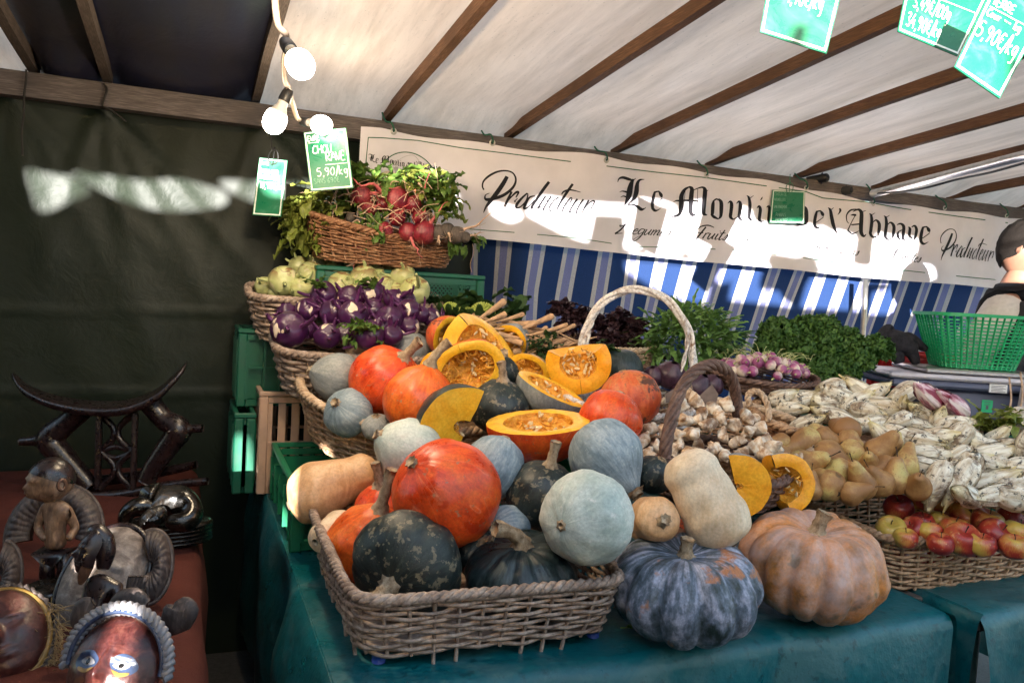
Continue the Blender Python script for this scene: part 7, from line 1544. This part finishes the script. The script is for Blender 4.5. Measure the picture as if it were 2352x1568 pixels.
# headrest
D0 = 2.50
hr = thing('carved_headrest', 'large dark carved wooden headrest with a crescent seat and lattice middle', 'headrest', PZ(250, 1140, BZ+.004))
CP = [(25, 862), (50, 893), (95, 917), (150, 932), (210, 940), (270, 940), (320, 928), (365, 905), (400, 872), (420, 850), (429, 836)]
cp = cr_spline([P(u, v, D0) for u, v in CP], 5); n_ = len(cp); b = MB(); pts = []
for i, p in enumerate(cp):
    t = i/(n_-1); wd = .012+.075*sin(pi*t)**.7; th = .006+.012*sin(pi*t)**.5; back = Vector((0.0, 1, 0))
    for (y, z) in ((-1, -.6), (-1.02, .4), (-.9, .75), (0, .45), (.9, .75), (1.02, .4), (1, -.6), (.6, -1), (-.6, -1)): pts.append(p+back*(y*wd+.03)+Vector((0, 0, z*th)))
b.grid(pts, n_, 9, False, True); b.f += [tuple(range(9))[::-1], tuple(len(b.v)-9+k for k in range(9))]; b.m += [0, 0]; b.build('crescent_seat', CW_brown if False else CW_dark, hr)
def limb(name, L, rs, mat, par, flat=1.0, d=D0, dy=.03, n=5, seg=12):
    q = cr_spline([P(u, v, d)+Vector((0, dy, 0)) for u, v in L], n); k = [0]; R_ = [np.interp(i/(len(q)-1)*(len(rs)-1), range(len(rs)), rs) for i in range(len(q))]; return MB().tube(q, R_, seg, flat=flat).build(name, mat, par)
limb('leg', [(185, 945), (150, 975), (112, 1012), (140, 1050), (185, 1100), (205, 1125)], [.034, .034, .042, .036, .030, .026], CW_dark, hr)
limb('stub', [(112, 1012), (75, 1016), (42, 1018)], [.03, .016, .013], CW_dark, hr)
limb('leg', [(345, 930), (375, 965), (410, 990), (385, 1030), (350, 1080), (335, 1112)], [.034, .032, .040, .034, .030, .028], CW_dark, hr)
limb('stub', [(415, 992), (440, 988), (466, 987)], [.028, .014, .013], CW_dark, hr)
for u0, u1 in ((222, 226), (308, 306)):
    a, c = P(u0, 948, D0)+Vector((0, .03, 0)), P(u1, 1128, D0)+Vector((0, .03, 0)); MB().box((a+c)/2, (.018, .05, (a-c).length), frame(a-c).to_3x3() if False else None, bev=.004).build('pillar', CW_dark, hr, False)
for r_ in range(2):
    for sg in (-1, 1):
        y0, y1 = 955+r_*85, 1040+r_*85; L = [(265+sg*38, y0), (265+sg*8, (y0+y1)/2-14), (265+sg*8, (y0+y1)/2+14), (265+sg*38, y1)]; limb('lattice_bar', L, [.012, .010, .010, .012], CW_dark, hr, 1.0, n=4, seg=8)
    limb('lattice_bar', [(262, 1000+r_*85), (268, 1000+r_*85)], [.012, .012], CW_dark, hr)
limb('lattice_bar', [(228, 1042), (265, 1030), (302, 1042)], [.009, .009, .009], CW_dark, hr); limb('lattice_bar', [(228, 1042), (265, 1056), (302, 1042)], [.009, .009, .009], CW_dark, hr)
limb('base_bar', [(150, 1140), (260, 1144), (400, 1118), (478, 1110)], [.020, .018, .015, .012], CW_dark, hr); limb('base_bar', [(190, 1122), (330, 1105), (452, 1080)], [.018, .018, .013], CW_dark, hr, dy=.09)
# generic carved face
def face(mb, M, w_, h_, dp_, o=None, n=(46, 60)):
    o = o or {}; G = lambda x, y, cx, cy, sx, sy: math.exp(-((x-cx)/sx)**2-((y-cy)/sy)**2); pts = []
    for i in range(n[0]):
        y = -1+2*(i+.01)/(n[0]-1+.02)
        for j in range(n[1]):
            x = -1+2*j/(n[1]-1); lim = math.sqrt(max(0, 1-abs(y)**2.3)); px = x*lim; z = math.sqrt(max(0, 1-px*px*.96-y*y*.92))*1.0
            f = o.get('nose', .28)*G(px, y, 0, -.10, .10, .16)+.5*o.get('nose', .28)*G(px, y, 0, .10, .065, .24)+.07*(G(px, y, .36, .24, .26, .06)+G(px, y, -.36, .24, .26, .06))-.13*(G(px, y, .36, .10, .18, .09)+G(px, y, -.36, .10, .18, .09))
            f += .085*(G(px, y, .36, .09, .13, .055)+G(px, y, -.36, .09, .13, .055))+.13*G(px, y, 0, -.42, .22, .05)+.13*G(px, y, 0, -.54, .2, .05)-.09*G(px, y, 0, -.48, .24, .02)+.07*G(px, y, 0, -.80, .2, .1)+.05*(G(px, y, .5, -.2, .2, .2)+G(px, y, -.5, -.2, .2, .2))+.02*N3((px*4, y*4, w_*99))
            pts.append((px*w_, y*h_, z*dp_+f*dp_*min(1, z*1.6)))
    mb.grid(pts, n[0], n[1]); return mb.xf(M)
def FM(u, v, d, nz, up=(0, 1, 0)):
    z = VD(*nz); y = VD(*up); y = (y-z*y.dot(z)).normalized(); x = y.cross(z); p = P(u, v, d); return Matrix(((x.x, y.x, z.x, p.x), (x.y, y.y, z.y, p.y), (x.z, y.z, z.z, p.z), (0, 0, 0, 1)))
# big red mask in front
t = thing('carved_mask', 'glossy red-brown painted mask with a white rope headband and blue-white eyes at the front', 'mask', PZ(275, 1540, BZ+.01)); M = FM(272, 1540, 1.33, (-.02, .42, .9), (.08, .95, .2)); w_, h_, dp_ = .078, .088, .058
face(MB(), M, w_, h_, dp_, {'nose': .34}).build('face', CW_red, t)
def patchf(pts, m, name, par, M=M, off=.0012, n=4, fl=None, w_=w_, h_=h_, dp_=dp_, nose=.34):
    G = lambda x, y, cx, cy, sx, sy: math.exp(-((x-cx)/sx)**2-((y-cy)/sy)**2)
    def pr_(px, y):
        z = math.sqrt(max(0, 1-px*px*.96-y*y*.92)); f = nose*G(px, y, 0, -.10, .10, .16)+.5*nose*G(px, y, 0, .10, .065, .24)+.07*(G(px, y, .36, .24, .26, .06)+G(px, y, -.36, .24, .26, .06))-.13*(G(px, y, .36, .10, .18, .09)+G(px, y, -.36, .10, .18, .09))
        f += .085*(G(px, y, .36, .09, .13, .055)+G(px, y, -.36, .09, .13, .055))+.13*G(px, y, 0, -.42, .22, .05)+.13*G(px, y, 0, -.54, .2, .05)-.09*G(px, y, 0, -.48, .24, .02)+.07*G(px, y, 0, -.80, .2, .1)+.05*(G(px, y, .5, -.2, .2, .2)+G(px, y, -.5, -.2, .2, .2))+.02*N3((px*4, y*4, w_*99))
        return Vector((px*w_, y*h_, z*dp_+f*dp_*min(1, z*1.6)+off))
    q = cr_spline([(a, b, 0) for a, b in pts], n, True); c = sum(q, Vector((0, 0, 0)))/len(q); rings = []
    for k in (1, .66, .33): rings += [M @ pr_(c.x+(p.x-c.x)*k, c.y+(p.y-c.y)*k) for p in q]
    L = len(q); fs = [(r*L+i, r*L+(i+1) % L, (r+1)*L+(i+1) % L, (r+1)*L+i) for r in range(2) for i in range(L)]+[(2*L+i, 2*L+(i+1) % L, 3*L) for i in range(L)]
    return MB().add(rings+[M @ pr_(c.x, c.y)], fs).build(name, m, par)
for sg in (-1, 1):
    X = lambda L: [(sg*a, b) for a, b in L]
    patchf(X([(.12, .14), (.30, .30), (.55, .26), (.68, .08), (.52, -.06), (.28, -.04)]), m_pblue, 'eye_shadow', t, off=.0008); patchf(X([(.20, .02), (.36, -.02), (.55, .0), (.52, -.06), (.34, -.09)]), m_pyel, 'eye_line', t, off=.0016)
    e_ = patchf(X([(.19, .09), (.35, .19), (.53, .11), (.38, .03)]), m_pwhite, 'eye', t, off=.0022); patchf(X([(.31, .10), (.36, .16), (.41, .10), (.36, .05)]), CW_black, 'pupil', e_, off=.003)
    patchf(X([(.30, -.20), (.42, -.16), (.55, -.30), (.48, -.62), (.38, -.50), (.34, -.32)]), simple('worn_tan_cheek', (.17, .07, .04), .4, .4, 30), 'cheek_wear', t, off=.0008)
patchf([(-.24, -.44), (-.1, -.38), (0, -.41), (.1, -.38), (.24, -.44), (.1, -.60), (-.1, -.60)], simple('mauve_lips', (.16, .05, .09), .3), 'lips', t, off=.001)
arc = [M @ Vector((w_*1.10*cos(a), h_*(.12+.98*sin(a)), .012+.02*sin(a))) for a in np.linspace(-.15, pi+.15, 60)]
twisted(t, 'rope_headband', arc, .0125, m_pwhite, 2, 15, 7, .55)
arc2 = [M @ Vector((w_*1.02*cos(a), h_*(.10+.93*sin(a)), .020+.02*sin(a))) for a in np.linspace(-.1, pi+.1, 40)]; MB().tube(arc2, .004, 6).build('blue_edging', m_pblue, t)
for (L, rs) in (([(375, 1450), (405, 1420), (420, 1395), (412, 1375)], [.012, .03, .028, .008]), ([(205, 1450), (188, 1425), (196, 1395), (215, 1380)], [.012, .022, .02, .008])): limb('ear_horn', L, rs, CW_grey, t, .45, 1.40, 0)
for (L, rs) in (([(262, 1400), (285, 1385), (310, 1378), (335, 1392)], [.016, .024, .024, .014]),): limb('crown_piece', L, rs, CW_grey, t, .6, 1.42, 0)
for k in range(5): limb('crown_ridge', [(300+6*k, 1392), (297+7*k, 1350), (300+9*k, 1322)], [.006, .006, .004], CW_grey, t, 1, 1.47, 0)
# left mask
t = thing('carved_mask', 'round dark red mask with an ochre rim and raffia fringe at the left picture edge', 'mask', PZ(20, 1500, BZ+.01)); M = FM(12, 1462, 1.42, (.25, .5, .8), (-.15, .9, .3))
face(MB(), M, .068, .082, .05).build('face', CW_red, t)
ring = [M @ Vector((.070*cos(a), .084*sin(a), .004)) for a in np.linspace(0, 2*pi, 49)[:-1]]; MB().tube(ring, .006, 8, closed=True).build('ochre_rim', m_pyel, t); twisted(t, 'rope_rim', [M @ Vector((.077*cos(a), .091*sin(a), -.002)) for a in np.linspace(0, 2*pi, 49)], .009, CW_grey, 2, 20, 6, .55)
rf = MB(); rr = random.Random(2)
for k in range(150):
    a = rr.uniform(-1.0, .35); p = M @ Vector((.078*cos(a), .092*sin(a), 0)); e = p+VD(rr.uniform(-.2, 1), rr.uniform(-1, .2), rr.uniform(-.2, .6))*rr.uniform(.02, .05); rf.tube(cr_spline([p, (p+e)/2+Vector((rr.uniform(-1, 1), rr.uniform(-1, 1), rr.uniform(-1, 1)))*.008, e], 3), .0007, 4)
rf.build('raffia_fringe', m_raf_, t)
# white mask behind the seated figure
t = thing('carved_mask', 'chalky white worn oval mask lying behind the bearded figure', 'mask', PZ(230, 1400, BZ+.01)); M = FM(238, 1335, 1.66, (.15, .45, .85), (.28, .9, .2)); face(MB(), M, .078, .115, .055, {'nose': .25}).build('face', CW_white, t)
limb('crown_knob', [(262, 1262), (266, 1235), (272, 1215)], [.022, .020, .012], CW_grey, t, .8, 1.72, 0)
MB().tube([M @ Vector((.082*cos(a), .12*sin(a), -.004)) for a in np.linspace(0, 2*pi, 41)[:-1]], .009, 8, closed=True).build('dark_edge', CW_dark, t)
# ribbed wing shapes
def fan(name, label, cx, cy, d, rx, ry, a0, a1, inner, ribs, mat, thick=.012, nz=(.1, .3, .95), cat='carving', droop=0):
    t = thing(name, label, cat, PZ(cx, cy+ry*.9, BZ+.01)); z = VD(*nz); y = VD(0, 1, 0); y = (y-z*y.dot(z)).normalized(); x = y.cross(z); c = P(cx, cy, d); rx *= d/FPX; ry *= d/FPX; pts = []; n1, n2 = ribs*6+1, 10
    for i in range(n1):
        a = a0+(a1-a0)*i/(n1-1); g = abs(sin(pi*i/6))
        for j in range(n2): k = inner+(1-inner)*j/(n2-1); h = thick*(.4+.6*sin(pi*j/(n2-1)))*1.0+.0022*g*(1 if 0 < j < n2-1 else 0)+.01*sin(pi*j/(n2-1)); pts.append(c+x*(rx*k*cos(a))+y*(ry*k*sin(a))+z*(h-droop*(k**2)))
    b = MB(); b.grid(pts, n1, n2); o = len(b.v); b.grid([p-z*thick for p in pts], n1, n2); 
    for j in range(n2-1): b.f += [(j, j+1, o+j+1, o+j), ((n1-1)*n2+j, (n1-1)*n2+j+1, o+(n1-1)*n2+j+1, o+(n1-1)*n2+j)]; b.m += [0, 0]
    for i in range(n1-1):
        for j in (0, n2-1): b.f.append((i*n2+j, (i+1)*n2+j, o+(i+1)*n2+j, o+i*n2+j)); b.m.append(0)
    b.build('ribbed_body', mat, t); ed = MB(); ed.tube([c+x*(rx*cos(a0+(a1-a0)*i/40))+y*(ry*sin(a0+(a1-a0)*i/40))-z*droop for i in range(41)], .006, 7); ed.build('edge_bead', mat, t); return t
fan('carved_arch', 'dark ribbed wing-shaped carving arching behind the standing figure', 125, 1225, 1.95, 105, 112, -.25, pi+.25, .48, 22, CW_grey, .02)
fan('carved_fan', 'dark ribbed fan-shaped carving right of the white mask', 345, 1300, 1.68, 46, 82, -1.9, 1.9, .15, 14, CW_grey, .016, (.2, .4, .9))
fan('carved_fan', 'grey feather-ribbed carving at the left picture edge', 0, 1330, 1.70, 42, 85, -1.4, 1.5, .1, 12, CW_grey, .016, (.3, .4, .9))
# standing figure
t = thing('carved_figure', 'standing carved figure with an oversized head and pale worn chest', 'figurine', PZ(110, 1365, BZ+.006)); d = 1.78
hM = FM(118, 1103, d, (-.62, -.05, .78), (.08, 1, .1)); hb = MB(); pts = []
G = lambda x, y, cx, cy, sx, sy: math.exp(-((x-cx)/sx)**2-((y-cy)/sy)**2)
for i in range(36):
    th = pi*(i+.01)/35.02
    for j in range(48):
        ph = 2*pi*j/48; x = sin(th)*sin(ph); z = sin(th)*cos(ph); y = cos(th); f = 0
        if z > 0: f = .22*G(x, y, 0, -.12, .16, .14)+.30*G(x, y, 0, -.50, .34, .22)-.12*G(x, y, 0, -.48, .3, .04)+.10*(G(x, y, .35, .20, .25, .07)+G(x, y, -.35, .20, .25, .07))-.10*(G(x, y, .35, .04, .17, .08)+G(x, y, -.35, .04, .17, .08))+.08*(G(x, y, .35, .04, .11, .05)+G(x, y, -.35, .04, .11, .05))
        k = 1-.25*smoothstep(-.3, -1, y)*(1 if z < 0 else .4); pts.append((x*.044*k, y*.050, (z*k*.048)+f*.05))
hb.grid(pts, 36, 48, False, True).xf(hM); hb.build('head', CW_tan, t)
cap = MB(); pts = []
for i in range(16):
    for j in range(40): ph = 2*pi*j/40; th = .01+(1.05+.75*(.5-.5*cos(ph)))*i/15; pts.append((sin(th)*sin(ph)*.046, cos(th)*.0525, sin(th)*cos(ph)*.050))
cap.grid(pts, 16, 40, False, True).xf(hM).build('skull_cap', CW_dark, t)
for sg in (-1, 1): MB().tube([hM @ Vector((sg*.044, .012*cos(a)+.0, -.004+.008*sin(a))) for a in np.linspace(0, 2*pi, 13)[:-1]], .004, 6, closed=True).build('ear', CW_brown, t)
pt = lambda u, v, dd=0: P(u, v, d+dd)
skin_obj('torso', [pt(128, 1264), pt(127, 1205), pt(128, 1172), pt(122, 1145), pt(156, 1172), pt(174, 1212, .01), pt(156, 1240, -.02), pt(100, 1172), pt(86, 1212), pt(104, 1240, -.02)], [(0, 1), (1, 2), (2, 3), (2, 4), (4, 5), (5, 6), (2, 7), (7, 8), (8, 9)], [.026, .021, .024, .015, .012, .010, .008, .012, .010, .008], CW_tan, t)
skin_obj('legs', [pt(128, 1262), pt(112, 1278), pt(108, 1305, -.02), pt(110, 1340), pt(146, 1278), pt(150, 1305, -.02), pt(146, 1338)], [(0, 1), (1, 2), (2, 3), (0, 4), (4, 5), (5, 6)], [.029, .019, .017, .020, .019, .017, .020], CW_dark, t)
bs_ = MB(); pb = PZ(118, 1372, BZ+.008)
bs_.grid([pb+Vector((cos(2*pi*k/28)*r, sin(2*pi*k/28)*r, z)) for z, r in ((0, .052), (.006, .056), (.012, .052), (.016, .054), (.024, .050), (.028, .046), (.0281, .002)) for k in range(28)], 7, 28, False, True).build('base', CW_black, t)
# seated bearded figure
t = thing('carved_figure', 'slender dark seated figure with a long beard and crested headdress', 'figurine', PZ(200, 1480, BZ+.006)); d = 1.56
hM = FM(212, 1268, d, (-.45, .25, .85), (.22, 1, .0)); hb = MB(); face(hb, hM, .024, .046, .03, {'nose': .35}); hb.build('head', CW_dark, t)
limb('headdress', [(236, 1305), (242, 1270), (236, 1240), (220, 1222), (204, 1222)], [.012, .019, .021, .019, .010], CW_dark, t, .8, d+.02, 0)
limb('beard', [(200, 1300), (190, 1325), (184, 1342)], [.012, .010, .003], CW_brown, t, .6, d-.02, 0)
pt = lambda u, v, dd=0: P(u, v, d+dd)
skin_obj('body', [pt(225, 1420), pt(228, 1385), pt(232, 1345), pt(222, 1315), pt(268, 1350), pt(272, 1395, -.02), pt(240, 1400, -.05), pt(205, 1350), pt(196, 1395, -.02), pt(188, 1440, -.03), pt(205, 1432, -.06), pt(196, 1478, -.05), pt(240, 1432, -.06), pt(236, 1478, -.05)], [(0, 1), (1, 2), (2, 3), (2, 4), (4, 5), (5, 6), (2, 7), (7, 8), (8, 9), (0, 10), (10, 11), (0, 12), (12, 13)], [.026, .024, .030, .012, .015, .011, .008, .014, .010, .007, .015, .012, .015, .012], CW_dark, t)
ps = P(222, 1470, d-.01); MB().tube([ps+Vector((0, 0, .03)), ps+Vector((0, 0, -.005)), Vector((ps.x, ps.y, BZ+.004))], [.030, .034, .036], 18).build('stool', CW_black, t)
# curled black figure
t = thing('carved_figure', 'glossy black carved figure curled up on a grooved oval base', 'figurine', PZ(380, 1262, BZ+.006)); d = 2.05; pb = PZ(385, 1240, BZ+.006)
bs_ = MB(); lv = []
for k in range(15): lv += [(.0035*k, 1.0 if k % 3 else .965)]
bs_.grid([pb+Vector((cos(2*pi*j/44)*.112*r, sin(2*pi*j/44)*.075*r, z)) for z, r in lv+[(.054, .9), (.0545, .01)] for j in range(44)], 17, 44, False, True).build('base', CW_black, t)
pt = lambda u, v, dd=0: P(u, v, d+dd)
skin_obj('body', [pt(400, 1165), pt(430, 1150, .02), pt(445, 1185, .0), pt(420, 1205, -.04), pt(375, 1195, -.05), pt(350, 1165, 0), pt(310, 1160, -.02), pt(282, 1185, -.03), pt(290, 1215, -.03), pt(360, 1135, .03), pt(330, 1140, .0)], [(0, 1), (1, 2), (2, 3), (3, 4), (0, 5), (5, 6), (6, 7), (7, 8), (0, 9), (9, 10)], [.050, .045, .042, .030, .020, .026, .030, .022, .016, .024, .022], CW_black, t, 3)
hM = FM(352, 1190, d-.06, (.3, .5, .8), (.6, .7, 0)); face(MB(), hM, .026, .036, .026).build('head', CW_black, t)
